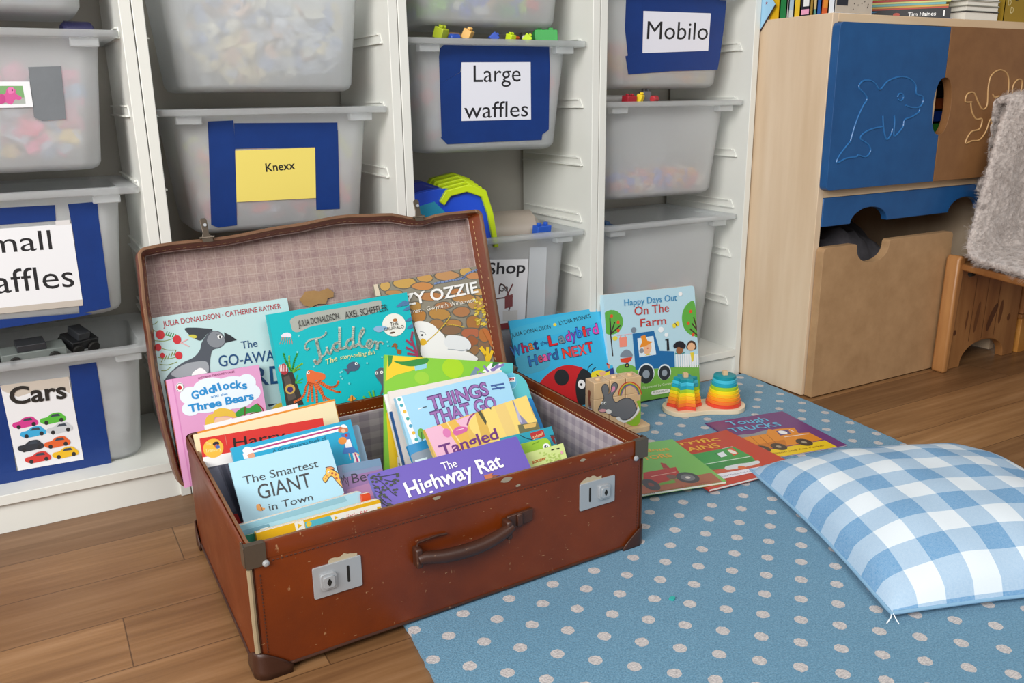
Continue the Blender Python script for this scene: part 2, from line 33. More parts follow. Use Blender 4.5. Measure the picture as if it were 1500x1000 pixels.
 'ozz': {"art":[["s","#6b6558",[34.6,-8.8,29.5,-14.6,21.1,-16.7,14.0,-12.1,12.5,-5.0,16.4,1.5,25.6,4.3,34.1,-0.7]],["s","#c9a35c",[33.2,-8.6,28.9,-13.4,21.4,-15.1,15.1,-11.1,13.7,-5.2,17.1,0.2,25.2,2.5,32.8,-1.8]],["s","#6b6558",[90.0,-11.7,77.6,-17.7,59.5,-18.8,43.1,-11.9,38.4,-3.0,47.2,3.2,64.5,3.9,84.5,-1.2]],["s","#c8a055",[86.7,-11.2,75.9,-16.0,59.9,-16.9,45.4,-10.9,41.1,-3.5,48.8,1.7,64.1,2.1,81.8,-2.4]],["s","#6b6558",[126.4,-8.0,119.2,-13.6,105.1,-14.1,94.3,-8.5,90.3,-2.0,95.6,3.6,109.1,4.4,122.3,-0.4]],["s","#c79a58",[124.2,-7.6,117.9,-12.3,105.4,-12.5,95.8,-7.8,92.2,-2.3,96.8,2.3,108.8,2.8,120.4,-1.2]],["s","#6b6558",[187.6,-12.5,172.7,-17.5,153.4,-18.9,133.1,-12.1,127.4,-2.7,138.9,3.0,158.4,3.9,175.8,-3.1]],["s","#c09060",[183.9,-11.9,170.8,-16.0,153.8,-17.0,135.8,-11.2,130.6,-3.2,140.8,1.4,158.0,2.0,173.5,-4.0]],["s","#6b6558",[124.4,-24.1,115.3,-29.2,97.2,-28.2,82.6,-22.8,74.2,-15.5,84.1,-11.0,101.1,-10.6,118.0,-16.3]],["s","#c88a50",[121.5,-23.6,113.5,-27.8,97.5,-26.8,84.6,-22.1,77.1,-16.0,85.8,-12.3,100.8,-12.1,115.8,-17.0]],["s","#6b6558",[215.5,-9.2,208.9,-15.5,197.0,-17.0,186.6,-11.9,184.7,-4.3,190.0,1.9,201.7,4.3,210.8,-1.9]],["s","#c9a35c",[213.6,-8.9,207.9,-14.1,197.4,-15.3,188.2,-10.9,186.3,-4.5,191.0,0.6,201.3,2.5,209.4,-2.7]],["s","#6b6558",[231.3,-20.8,227.0,-25.9,212.8,-25.3,199.8,-21.3,195.7,-15.0,202.7,-10.8,216.3,-9.5,227.9,-15.1]],["s","#c48a5a",[229.3,-20.5,225.6,-24.7,213.0,-24.1,201.5,-20.6,197.9,-15.3,204.0,-11.9,216.0,-10.9,226.3,-15.7]],["s","#6b6558",[57.3,-25.5,50.1,-28.3,36.8,-28.2,24.2,-23.8,19.4,-18.9,24.5,-15.3,39.3,-16.6,53.0,-20.5]],["s","#b98a55",[55.1,-25.2,48.7,-27.4,37.0,-27.2,25.9,-23.4,21.5,-19.3,26.0,-16.3,39.1,-17.6,51.3,-20.9]],["s","#6b6558",[147.0,-48.9,131.3,-52.7,111.1,-51.7,91.5,-45.9,80.8,-37.2,92.5,-31.8,115.1,-33.6,135.4,-39.8]],["s","#b8804f",[143.1,-48.2,129.3,-51.2,111.4,-50.3,94.1,-45.2,84.5,-37.9,94.8,-33.5,114.7,-35.2,132.7,-40.5]],["s","#6b6558",[88.6,-58.1,84.3,-64.5,75.1,-64.7,66.2,-61.6,63.4,-53.6,68.9,-46.6,79.3,-45.7,88.6,-50.1]],["s","#b58a48",[87.2,-57.9,83.5,-63.2,75.4,-63.3,67.5,-60.6,64.9,-53.8,69.7,-48.1,78.9,-47.4,87.1,-51.2]],["s","#6b6558",[95.2,-79.0,89.7,-86.5,76.7,-89.7,64.5,-82.8,62.6,-72.9,68.1,-63.9,82.5,-63.4,95.2,-69.2]],["s","#b9803f",[93.4,-78.6,88.6,-84.9,77.2,-87.4,66.3,-81.6,64.6,-73.2,69.3,-65.8,82.0,-65.5,93.3,-70.5]],["s","#6b6558",[148.7,-84.6,139.0,-92.1,121.2,-93.5,105.7,-85.7,99.4,-75.4,106.4,-65.6,127.0,-66.9,142.1,-74.4]],["s","#b98a48",[145.9,-84.1,137.4,-90.3,121.7,-91.2,107.9,-84.6,102.2,-75.9,108.3,-67.8,126.5,-69.1,139.9,-75.5]],["s","#6b6558",[158.0,-68.6,151.3,-72.4,135.4,-72.8,120.2,-67.0,115.2,-60.8,123.4,-57.3,139.0,-56.4,154.6,-62.5]],["s","#ac7850",[155.6,-68.1,149.7,-71.3,135.7,-71.4,122.2,-66.5,117.7,-61.3,125.0,-58.4,138.7,-57.8,152.5,-63.0]],["s","#6b6558",[191.9,-88.1,183.7,-94.9,169.6,-95.7,156.7,-90.1,150.2,-80.4,160.3,-73.9,174.6,-73.3,189.1,-78.3]],["s","#b07a50",[189.6,-87.7,182.5,-93.3,170.1,-93.8,158.5,-89.0,152.7,-80.9,161.6,-75.5,174.2,-75.2,187.0,-79.5]],["s","#6b6558",[225.0,-76.2,219.6,-87.8,204.2,-86.8,191.5,-81.4,187.3,-69.4,196.6,-60.1,211.0,-55.9,223.0,-64.6]],["s","#b98e5a",[223.0,-75.8,218.3,-85.5,204.7,-84.5,193.4,-79.9,189.5,-69.8,197.7,-62.1,210.4,-58.7,221.0,-66.1]],["s","#6b6558",[211.4,-114.3,204.5,-124.0,190.8,-124.4,178.5,-119.0,176.3,-107.6,181.9,-96.4,197.4,-94.5,209.5,-102.7]],["s","#a9733f",[209.4,-113.9,203.3,-122.0,191.3,-122.2,180.4,-117.5,178.3,-108.0,183.2,-98.7,196.8,-97.2,207.5,-104.2]],["s","#6b6558",[168.9,-108.4,162.6,-115.0,148.0,-115.4,135.1,-109.6,130.9,-101.1,136.2,-93.1,152.6,-94.6,165.1,-100.3]],["s","#b8834a",[166.8,-108.0,161.3,-113.5,148.4,-113.6,136.9,-108.7,133.2,-101.5,137.7,-94.9,152.2,-96.3,163.3,-101.2]],["s","#6b6558",[130.0,-100.9,122.5,-106.9,110.6,-108.8,101.0,-102.5,96.3,-94.5,103.4,-88.3,115.4,-87.1,126.2,-92.4]],["s","#a87848",[128.1,-100.6,121.5,-105.5,111.0,-106.9,102.4,-101.6,98.2,-94.8,104.4,-89.7,115.0,-88.8,124.6,-93.4]],["s","#6b6558",[166.4,-121.3,156.4,-126.0,140.8,-126.0,123.2,-120.9,117.3,-111.7,126.3,-105.4,144.9,-107.1,161.7,-112.7]],["s","#8a6a50",[163.6,-120.8,154.9,-124.6,141.1,-124.4,125.5,-120.0,120.2,-112.3,128.1,-107.1,144.6,-108.7,159.5,-113.6]],["s","#6b6558",[205.0,-134.5,195.7,-142.0,179.1,-143.1,165.0,-135.6,160.1,-125.7,168.3,-118.0,184.6,-118.5,200.8,-123.8]],["s","#b4694a",[202.4,-134.0,194.2,-140.2,179.6,-140.9,167.1,-134.5,162.6,-126.2,169.8,-119.8,184.1,-120.5,198.5,-125.0]],["s","#6b6558",[198.7,-150.2,189.2,-156.7,177.7,-160.7,166.1,-154.0,164.3,-143.2,172.6,-136.7,183.9,-132.7,193.0,-140.5]],["s","#a0603c",[196.6,-149.8,188.4,-155.1,178.3,-158.3,167.9,-152.6,166.2,-143.6,173.5,-138.2,183.4,-135.0,191.5,-141.7]],["s","#6b6558",[221.2,-161.6,213.5,-171.8,203.0,-172.1,195.1,-166.6,192.2,-155.6,198.8,-145.6,209.7,-142.3,219.3,-148.7]],["s","#8a6a50",[219.4,-161.2,212.8,-169.7,203.5,-169.8,196.5,-165.2,193.8,-156.0,199.5,-147.6,209.1,-145.0,217.6,-150.4]],["s","#6b6558",[194.2,-167.4,189.5,-173.0,181.8,-176.4,176.2,-170.2,172.7,-162.9,178.9,-157.4,186.7,-154.4,194.1,-159.3]],["s","#9a7048",[193.1,-167.1,189.0,-171.7,182.2,-174.6,177.2,-169.3,174.0,-163.1,179.4,-158.6,186.3,-156.2,192.8,-160.4]],["s","#6b6558",[186.1,-46.8,178.9,-51.2,166.9,-52.1,157.3,-47.0,152.3,-41.0,159.2,-36.9,170.6,-35.5,182.0,-40.2]],["s","#b77a48",[184.1,-46.5,177.8,-50.1,167.2,-50.7,158.7,-46.3,154.2,-41.3,160.2,-37.9,170.3,-36.9,180.4,-40.9]],["s","#6b6558",[233.1,-55.0,227.3,-59.7,215.4,-59.0,205.7,-55.2,200.4,-49.3,206.7,-44.8,218.8,-43.9,230.0,-48.7]],["s","#c9a060",[231.3,-54.7,226.2,-58.5,215.7,-57.8,207.1,-54.6,202.3,-49.6,207.8,-46.0,218.5,-45.2,228.4,-49.4]],["s","#6b6558",[227.7,-142.4,221.6,-152.2,209.2,-155.8,198.9,-148.0,198.6,-136.7,203.0,-125.3,216.5,-122.9,225.4,-131.8]],["s","#b9743c",[226.0,-142.1,220.7,-150.2,209.8,-153.1,200.6,-146.5,200.2,-137.0,204.0,-127.6,215.9,-125.7,223.8,-133.2]],["s","#6b6558",[210.4,-62.3,199.2,-67.9,178.2,-68.4,159.5,-60.7,153.6,-52.3,161.9,-46.0,183.3,-45.2,200.9,-53.6]],["s","#b3824a",[207.0,-61.7,197.1,-66.3,178.6,-66.5,162.0,-59.9,156.7,-52.8,163.9,-47.6,182.9,-47.2,198.5,-54.3]],["c","#7c8fb8",3.76,[125.5,-18.8,164.4,-18.7,189.2,-18.4,200.8,-11.3,227.0,-6.6]],["e","#e6d060",201.2,-95.6,3.21,1.99],["e","#b89a30",217.1,-87.9,3.24,2.0],["e","#d8b83a",230.6,-69.7,3.26,2.01],["e","#e6d060",215.4,-115.6,3.24,2.0],["e","#d8b83a",209.6,-107.1,3.23,2.0],["e","#b89a30",215.5,-72.4,3.23,2.0],["e","#e6d060",203.9,-88.9,3.21,1.99],["e","#d8b83a",201.9,-115.5,3.22,1.99],["e","#e6d060",229.0,-65.9,3.25,2.01],["e","#b89a30",207.6,-68.0,3.21,1.99],["e","#b89a30",219.0,-93.5,3.24,2.0],["e","#e6d060",203.0,-108.6,3.22,1.99],["e","#b89a30",210.4,-72.5,3.22,2.0],["e","#e6d060",204.2,-64.2,3.21,1.99],["e","#b89a30",212.4,-113.9,3.24,2.0],["e","#e6d060",204.8,-110.1,3.22,1.99],["e","#d8b83a",220.4,-89.0,3.24,2.0],["e","#b89a30",206.2,-95.1,3.22,1.99],["e","#b89a30",211.2,-86.8,3.23,2.0],["e","#d8b83a",200.0,-105.9,3.21,1.99],["e","#d8b83a",203.2,-113.9,3.22,1.99],["e","#b89a30",220.3,-83.8,3.24,2.0],["e","#b89a30",234.1,-70.9,3.26,2.01],["e","#b89a30",234.7,-76.8,3.27,2.01],["e","#d8b83a",215.4,-73.0,3.23,2.0],["e","#d8b83a",219.1,-93.4,3.24,2.0],["e","#d8b83a",222.5,-110.1,3.25,2.0],["e","#e6d060",203.2,-93.8,3.21,1.99],["e","#d8b83a",215.4,-119.2,3.24,2.0],["e","#d8b83a",219.1,-118.5,3.25,2.0],["e","#b89a30",204.9,-88.3,3.22,1.99],["e","#b89a30",202.9,-105.2,3.22,1.99],["e","#e6d060",204.0,-113.3,3.22,1.99],["e","#e6d060",232.1,-79.6,3.26,2.01],["e","#d8b83a",225.1,-82.4,3.25,2.0],["e","#b89a30",223.8,-95.0,3.25,2.0],["e","#e6d060",228.1,-116.3,3.27,2.01],["e","#e6d060",210.4,-116.9,3.23,2.0],["e","#d8b83a",209.5,-85.3,3.22,2.0],["e","#e6d060",202.6,-111.4,3.22,1.99],["e","#e6d060",221.1,-98.9,3.25,2.0],["e","#d8b83a",213.9,-84.8,3.23,2.0],["e","#b89a30",209.3,-65.9,3.22,2.0],["e","#e6d060",229.0,-99.8,3.26,2.01],["e","#e6d060",226.9,-108.0,3.26,2.01],["e","#b89a30",201.2,-112.8,3.22,1.99],["e","#d8b83a",229.6,-74.1,3.26,2.01],["e","#d8b83a",205.6,-68.9,3.21,1.99],["e","#b89a30",200.9,-105.0,3.21,1.99],["e","#b89a30",217.4,-103.8,3.24,2.0],["e","#d8b83a",207.4,-91.3,3.22,1.99],["e","#e6d060",228.0,-77.0,3.25,2.01],["e","#b89a30",204.3,-76.4,3.21,1.99],["e","#b89a30",204.0,-111.2,3.22,1.99],["e","#e6d060",208.9,-70.4,3.22,1.99],["e","#b89a30",226.8,-114.9,3.26,2.01],["e","#d8b83a",203.2,-81.5,3.21,1.99],["e","#b89a30",222.9,-95.7,3.25,2.0],["e","#e6d060",216.3,-75.5,3.23,2.0],["e","#d8b83a",220.5,-67.9,3.24,2.0],["s","#f4f4f2",[66.4,-88.7,75.4,-85.0,91.0,-89.1,105.6,-98.5,113.0,-108.7,124.1,-124.1,123.7,-137.2,135.8,-148.6,158.0,-159.8,177.6,-172.9,184.8,-185.7,137.7,-184.5,71.4,-157.1,71.0,-126.5,67.9,-108.5]],["s","#e9ecee",[122.3,-132.5,131.3,-124.4,150.1,-128.1,168.2,-136.2,177.5,-150.4,172.7,-160.6,155.1,-161.5,134.9,-152.8,122.3,-143.6]],["c","#a8b0b8",1.43,[125.5,-150.9,139.3,-154.8,155.4,-160.4,168.0,-159.7]],["s","#e8b830",[70.6,-123.2,77.3,-119.5,84.1,-125.9,81.6,-132.0,72.1,-132.2]],["e","#26282c",77.5,-113.0,2.77,1.92],["c","#6a7078",0.92,[74.4,-105.5,82.1,-108.1,85.5,-114.2]],["c","#d8b84a",2.09,[83.7,-128.0,109.3,-114.5,132.0,-99.1,144.2,-88.2]],["c","#d8b84a",1.66,[129.2,-100.8,149.9,-107.0,170.3,-115.4]],["l","#f0c62a",8.5,[207.4,-192.8,206.6,-179.0,198.5,-163.7]],["l","#f0c62a",7.5,[207.4,-192.8,213.2,-166.7]],["l","#f0c62a",6.51,[210.3,-191.1,221.5,-175.3]],["s","#c0713a",[210.3,-127.7,222.1,-132.2,226.1,-148.9,233.1,-164.0,222.2,-166.3,217.8,-151.8]],["p","#d8cbb4",[-0.5,-0.1,7.8,-0.0,9.7,-22.6,-0.5,-22.9]]],"lab":[["t","#f4f4f2","LAZY OZZIE",11.5,-50.5,205.4,21.5,-0.008,0.05,0],["t","#efe9dc","Jonathan Coleman \u00b7 Gwyneth Williamson",-10.2,-67.6,216.9,8.1,-0.009,0,0]],"pose":[-1.0211,-0.062,0.3713,0.0175,0.2705,0.0502,0.2333,0.2975]},
 'goldi': {"art":[["p","#e4a3cf",[0,0,9,0,9,-260,0,-260]],["p","#d78cc0",[9,0,11,0,11,-260,9,-260]],["e","#e8f2fa",33.6,-32.7,17.11,15.25],["e","#e8f2fa",66.7,-22.3,26.27,14.51],["e","#e8f2fa",100.4,-22.8,26.86,11.0],["e","#e8f2fa",128.6,-27.9,16.36,15.74],["e","#e8f2fa",134.8,-46.0,15.53,13.91],["e","#e8f2fa",109.7,-43.2,32.53,20.24],["e","#e8f2fa",60.9,-47.0,35.07,19.91],["e","#e8f2fa",31.8,-54.3,15.4,12.55],["e","#e8f2fa",108.7,-59.8,25.27,9.19],["e","#e8f2fa",83.7,-58.8,26.65,10.94],["s","#e8c04a",[50.5,-89.1,51.7,-76.5,58.8,-70.5,65.0,-69.9,68.5,-65.1,79.4,-63.1,92.9,-68.0,100.8,-75.1,103.1,-83.0,97.5,-83.8,87.5,-79.0,73.6,-77.2,66.4,-77.6,62.4,-91.6]],["s","#f0c8a8",[64.4,-84.6,69.9,-78.3,83.8,-80.1,95.5,-85.3,93.4,-97.9,63.8,-93.7]],["e","#f4f4f4",92.6,-86.6,2.84,3.66],["s","#3a9a44",[102.5,-75.5,118.3,-68.2,124.9,-72.3,140.6,-66.9,145.5,-76.3,145.5,-82.0,127.3,-80.3,104.8,-83.4]],["l","#7a2a2a",1.81,[119.5,-69.4,116.6,-83.9]],["c","#a03030",1.83,[140.6,-66.9,148.2,-76.9,148.5,-86.4]],["s","#7a5a3a",[120.4,-88.4,128.9,-81.6,141.7,-82.2,145.2,-89.5,139.4,-96.0]],["e","#f4f4f4",19.5,-15.9,6.75,7.85],["e","#30344a",19.5,-15.9,6.07,7.14],["e","#f4f4f4",19.5,-15.9,5.39,6.43],["e","#c8202a",19.1,-16.4,3.37,3.93]],"lab":[["t","#8a3060","LADYBIRD TREASURED TALES",50.7,-7.5,61.1,3.2,0.022,0,0],["t","#2a8fd0","G",34.7,-38.8,12.0,13.2,-0.066,0.085,0],["t","#2a8fd0","o",48.1,-35.1,10.8,13.3,-0.05,0.085,0],["t","#2a8fd0","l",59.7,-35.0,3.4,12.2,0.255,0.085,0],["t","#2a8fd0","d",63.6,-34.3,10.5,13.3,-0.045,0.085,0],["t","#2a8fd0","i",75.1,-33.4,3.8,12.5,0.215,0.085,0],["t","#2a8fd0","l",81.9,-32.8,3.8,12.5,0.215,0.085,0],["t","#2a8fd0","o",88.0,-32.5,10.3,13.4,-0.039,0.085,0],["t","#2a8fd0","c",99.5,-32.7,9.4,13.4,-0.023,0.085,0],["t","#2a8fd0","k",110.0,-34.6,10.1,13.5,-0.034,0.085,0],["t","#2a8fd0","s",120.4,-37.7,8.4,13.5,-0.004,0.085,0],["t","#2a8fd0","and the",65.9,-42.8,27.9,4.3,0.005,0.015,0],["t","#2a8fd0","Three Bears",27.1,-60.3,109.5,12.3,0.024,0.085,0]],"pose":[-1.4116,-0.108,0.262,0.0175,0.2793,0.0045,0.1547,0.1841]},
 'cream': {"art":[],"lab":[],"pose":[-1.4003,-0.265,0.2155,0.0175,0.3491,0.0472,0.2287,0.2168]},
 'red': {"art":[["p","#efeae8",[-8.0,-29.3,0.4,-28.6,193.1,-29.4,194.2,-38.9,-2.1,-46.0]],["p","#54525f",[-5.6,-45.3,194.0,-40.2,199.6,-152.8,8.9,-116.3]],["p","#6b6a78",[4.6,-48.5,19.2,-46.4,35.2,-117.0,20.5,-118.8]],["p","#3e3d4a",[22.9,-45.8,29.4,-45.9,47.2,-134.7,39.7,-135.5]],["p","#77768a",[-5.3,-51.5,2.4,-50.6,11.7,-97.1,7.8,-91.3]],["e","#f0b840",16.7,-17.9,14.78,14.31],["e","#2a2430",21.5,-11.8,4.77,3.21],["e","#c8584a",21.8,-15.6,2.86,2.96],["e","#4a6ab0",23.5,-17.2,2.86,2.97],["l","#d86a5a",1.2,[36.2,-0.5,36.9,-17.1]]],"lab":[["t","#f6e6a0","The",7.1,-11.7,7.6,4.4,0.015,0,0],["t","#f6e6a0","Treasury",4.8,-22.5,22.7,5.4,-0.019,0,0],["t","#281818","Harry",46.6,-21.9,79.7,13.9,-0.019,0.01,0]],"pose":[-1.3967,-0.305,0.2226,0.0175,0.384,-0.0283,0.1898,0.2219]},
 'teal': {"art":[["p","#f0f0ee",[24.6,-11.6,169.1,-9.8,168.9,-14.1,24.3,-15.0]],["p","#b83a7a",[26.4,-9.0,169.8,-7.3,169.6,-10.2,26.2,-12.0]],["p","#f0f0ee",[27.7,-6.7,169.5,-5.1,169.5,-7.5,27.6,-9.3]],["p","#f0f0ee",[178.9,-52.2,186.0,-51.3,188.3,-69.3,178.5,-69.5]],["p","#b83a7a",[181.5,-52.8,183.7,-52.6,185.7,-68.7,182.2,-69.1]],["s","#eef0f4",[15.5,-8.5,21.5,-3.7,28.2,-6.6,30.0,-14.7,21.1,-16.2]],["s","#e0a080",[21.1,-16.2,30.0,-14.7,31.0,-21.3,22.4,-21.1]],["p","#f0f0f4",[14.7,-12.1,19.6,-12.1,22.3,-21.6,15.1,-20.8]],["s","#c8744a",[166.3,-10.2,174.2,-6.2,180.7,-11.0,180.1,-17.6,171.3,-17.3,165.8,-15.5]],["s","#f0f0f0",[170.0,-6.3,177.2,-5.3,181.2,-11.1,173.4,-9.2]],["s","#e8b894",[170.4,-12.5,175.3,-12.4,176.3,-17.5,171.2,-17.9]],["p","#3f78c0",[168.1,-19.3,181.2,-19.7,181.8,-40.9,188.0,-54.5,163.0,-50.0,170.8,-35.5]],["p","#eef0f2",[170.8,-30.1,180.4,-30.3,181.2,-43.4,170.4,-42.3]],["e","#e8923a",168.1,-30.0,6.91,5.73],["l","#e8b894",1.86,[173.4,-52.1,173.2,-61.4]],["l","#e8b894",1.88,[182.8,-53.2,188.3,-58.6]],["e","#b83030",175.9,-23.3,2.67,2.61]],"lab":[["t","#15566a","A Grandparents book of",58.4,-21.8,84.7,4.9,-0.001,0,0]],"pose":[-1.36,-0.34,0.2117,0.0175,0.4538,0.0342,0.1896,0.2224]},
 'giant': {"art":[["s","#4a2e16",[124.6,-57.4,127.0,-53.6,131.4,-50.3,132.7,-45.8,135.3,-42.9,133.6,-41.1,137.3,-40.7,143.1,-41.8,146.8,-45.0,146.2,-47.9,151.0,-54.5,155.6,-62.9,157.3,-72.2,158.7,-82.4,158.3,-89.4,153.1,-83.5,147.9,-74.2,143.5,-65.0,139.9,-57.4,136.5,-57.0,131.9,-61.1,128.0,-64.0,125.9,-62.1]],["s","#f0b43c",[125.3,-57.5,127.5,-54.1,132.3,-50.5,133.4,-46.4,136.4,-43.6,141.0,-46.1,144.6,-48.9,149.9,-55.1,154.3,-63.0,155.9,-71.0,156.8,-80.1,154.4,-82.1,148.9,-73.6,144.4,-64.8,140.7,-56.3,136.5,-55.6,131.4,-59.6,128.0,-62.2,126.6,-61.0]],["s","#d8884a",[134.4,-43.1,137.9,-41.7,142.9,-42.6,145.7,-45.1,143.7,-45.9,138.8,-44.7]],["p","#b83c28",[149.6,-86.1,154.8,-83.6,158.3,-88.5,148.1,-88.5]],["e","#a8501c",141.5,-52.1,1.87,1.8],["e","#a8501c",145.8,-55.4,1.87,1.8],["e","#a8501c",145.4,-61.5,2.04,1.96],["e","#a8501c",151.2,-61.3,2.22,2.13],["e","#a8501c",151.3,-68.4,2.39,2.29],["e","#a8501c",155.1,-66.3,1.54,1.47],["e","#a8501c",154.5,-74.2,1.54,1.47],["e","#a8501c",132.5,-54.1,0.84,0.81],["e","#a8501c",128.9,-57.6,0.76,0.73],["e","#a8501c",133.3,-56.1,0.67,0.65],["e","#f6f6f6",136.4,-49.4,1.52,1.72],["e","#1c1c1c",137.1,-49.8,0.68,0.69],["s","#e89a3c",[22.6,-69.3,28.0,-69.6,29.4,-74.9,33.1,-77.2,28.3,-79.5,22.0,-76.5]],["l","#6a3a1c",0.92,[27.3,-69.4,28.8,-79.2]]],"lab":[["t","#23262a","The Smartest",13.4,-35.9,111.0,11.7,-0.015,0.0,0],["t","#23262a","GIANT",29.0,-63.0,78.0,21.4,-0.007,0.0,0],["t","#23262a","in Town",38.2,-82.3,64.8,10.2,-0.023,0.0,0]],"pose":[-1.3731,-0.385,0.2071,0.0175,0.6283,0.0255,0.1504,0.2189]},
 'b6': {"art":[["p","#6a8aa8",[6.7,-1.2,69.7,-0.0,71.3,-11.4,5.7,-12.6]],["p","#8f6a9c",[3.0,-19.9,72.8,-17.0,76.2,-70.0,-2.7,-54.5]],["p","#a878a0",[8.3,-38.8,70.8,-32.4,68.0,-58.0,5.8,-51.0]]],"lab":[["t","#2b2436","My",3.1,-30.7,11.1,13.8,0.13,0.0,0],["t","#2b2436","Bear",18.2,-30.9,44.5,14.4,-0.007,0.0,0]],"pose":[-1.215,-0.39,0.1686,0.0175,0.5585,-0.0457,0.0697,0.1604]},
 'b7': {"art":[["p","#8fbfd0",[-4.3,-0.3,145.7,-0.3,148.8,-8.1,-3.5,-7.1]],["p","#78a8bc",[-3.5,-7.1,39.1,-8.2,40.3,-13.4,-3.2,-15.9]],["l","#eef4f6",1.28,[27.4,-12.3,37.2,-12.5]]],"lab":[],"pose":[-1.395,-0.53,0.1787,0.0175,0.2967,0.034,0.1708,0.1242]},
 'yellow': {"art":[["p","#58b8c8",[63.9,-3.1,98.9,-3.3,104.5,-19.2,63.8,-18.6]],["p","#f0efe6",[50.1,0.8,62.3,0.7,63.8,-18.6,51.7,-17.8]],["p","#f0efe6",[98.9,-3.3,173.0,-5.4,174.0,-15.1,104.5,-19.2]],["p","#e8b820",[54.2,-1.5,59.5,-5.9,54.1,-9.0]],["p","#e8b820",[104.3,-5.7,108.9,-8.4,104.6,-11.1]],["e","#e8c83c",68.9,-6.8,3.57,3.53],["e","#58b8c8",115.1,-13.4,2.79,2.7],["p","#e8b820",[165.2,-9.2,171.1,-10.1,169.7,-14.4,165.0,-13.8]]],"lab":[["t","#d03a48","little BIG",120.4,-13.9,33.0,5.8,-0.044,0,0.15]],"pose":[-1.3772,-0.553,0.1739,0.0175,0.1745,0.0196,0.1714,0.1157]},
 'green': {"art":[],"lab":[],"pose":[-1.3917,-0.542,0.1689,0.0175,0.2094,-0.0053,0.0318,0.1112]},
 'R1': {"art":[["p","#f0cc2a",[5.8,-0.6,79.5,-0.5,79.4,-12.7,54.1,-23.8,19.5,-35.1,1.7,-47.0]],["p","#f0cc2a",[3.3,-101.1,16.2,-91.4,51.5,-188.9,9.8,-201.1]],["p","#2f8a3a",[5.8,-0.6,15.0,-0.6,13.0,-13.4,7.1,-21.6]],["s","#2f8a3a",[16.3,-10.1,36.0,-9.5,77.9,-0.6,78.1,-10.2,52.5,-17.5,32.6,-16.1]],["p","#8fd0e0",[55.2,-17.3,78.1,-10.9,78.0,-19.2,56.5,-25.2]],["e","#a8d420",129.2,-16.4,21.1,18.34],["e","#9ccf3c",69.1,-37.3,14.18,11.51],["p","#f0f2f2",[187.6,-19.7,206.2,-2.0,243.0,-3.2,216.5,-24.8]],["p","#58c0c4",[216.5,-24.8,232.0,-0.5,251.4,-0.0,253.5,-26.3]],["l","#8a78b8",4.38,[205.6,-25.4,191.5,-9.5]],["l","#8a78b8",4.38,[205.6,-25.4,220.9,-1.1]],["l","#8a78b8",4.38,[205.6,-25.4,180.3,-23.4]],["l","#8a78b8",4.32,[180.5,-16.8,173.4,-13.9]],["l","#8a78b8",4.39,[205.8,-15.4,231.9,-3.9]],["p","#2f7a3a",[209.9,-0.1,224.6,-0.2,205.9,-12.0]],["s","#7890a8",[162.3,-30.9,169.7,-17.4,176.9,-15.3,174.8,-28.7]],["l","#7890a8",3.15,[134.1,-37.3,148.2,-33.3]],["p","#f4f4f4",[22.5,-177.0,51.6,-175.2,51.5,-192.0,24.1,-198.1]],["l","#404040",2.88,[25.7,-189.0,51.5,-187.4]],["l","#404040",1.6,[25.7,-192.7,51.5,-191.0]]],"lab":[],"pose":[-1.0665,-0.225,0.2812,0.0175,0.4363,-0.2232,0.2512,0.2385]},
 'R2': {"art":[],"lab":[],"pose":[-1.0806,-0.27,0.229,0.0175,0.4887,0.0052,0.2243,0.2457]},
 'R12': {"art":[["p","#f0d030",[8.5,-24.9,16.3,-20.3,37.3,-84.5,24.8,-87.8]],["p","#3a8a40",[8.5,-24.9,18.2,-19.2,18.6,-30.2]],["p","#e8e8e0",[6.1,-15.0,13.8,-13.5,15.5,-23.3,8.5,-24.9]]],"lab":[],"pose":[-1.0845,-0.283,0.1973,0.0175,0.4887,0.0135,0.0892,0.2099]},
 'R3': {"art":[["p","#f4f4f2",[-0.1,-0.2,11.6,-0.4,17.0,-92.6,7.7,-93.2]],["e","#3aa8a8",5.7,-4.7,3.12,3.06],["e","#3aa8b8",6.6,-15.5,3.13,3.05],["e","#e8b840",9.0,-27.0,3.13,3.04],["e","#3aa8a8",10.6,-39.8,3.13,3.03],["e","#48a0c0",11.8,-52.6,3.13,3.02],["e","#e8b840",13.4,-65.4,3.13,3.01],["e","#3aa8a8",14.7,-77.2,3.13,3.0],["e","#6aab3c",26.7,-70.3,6.32,9.69],["l","#3a5a2a",1.58,[27.6,-67.4,23.7,-81.9]],["l","#3a5a98",3.13,[179.5,-20.0,204.7,-21.7]],["l","#3a5a98",3.13,[179.3,-25.9,204.2,-28.3]],["l","#3a5a98",2.09,[184.8,-20.5,196.3,-29.8]],["l","#3a4a58",1.6,[42.4,-27.8,49.0,-28.1]],["l","#f4f4f4",1.59,[33.7,-28.8,40.7,-28.0]]],"lab":[["t","#4e2e70","THINGS",54.4,-35.4,117.4,22.4,0.013,0.12,0],["t","#9c6cae","THINGS",55.2,-34.9,116.1,21.2,0.016,0.045,0],["t","#4e2e70","THAT GO",51.2,-61.4,127.7,22.2,0.004,0.12,0],["t","#9c6cae","THAT GO",52.0,-61.0,126.4,21.0,0.007,0.045,0]],"pose":[-1.0817,-0.305,0.2294,0.0175,0.5236,0.0421,0.2172,0.2512]},
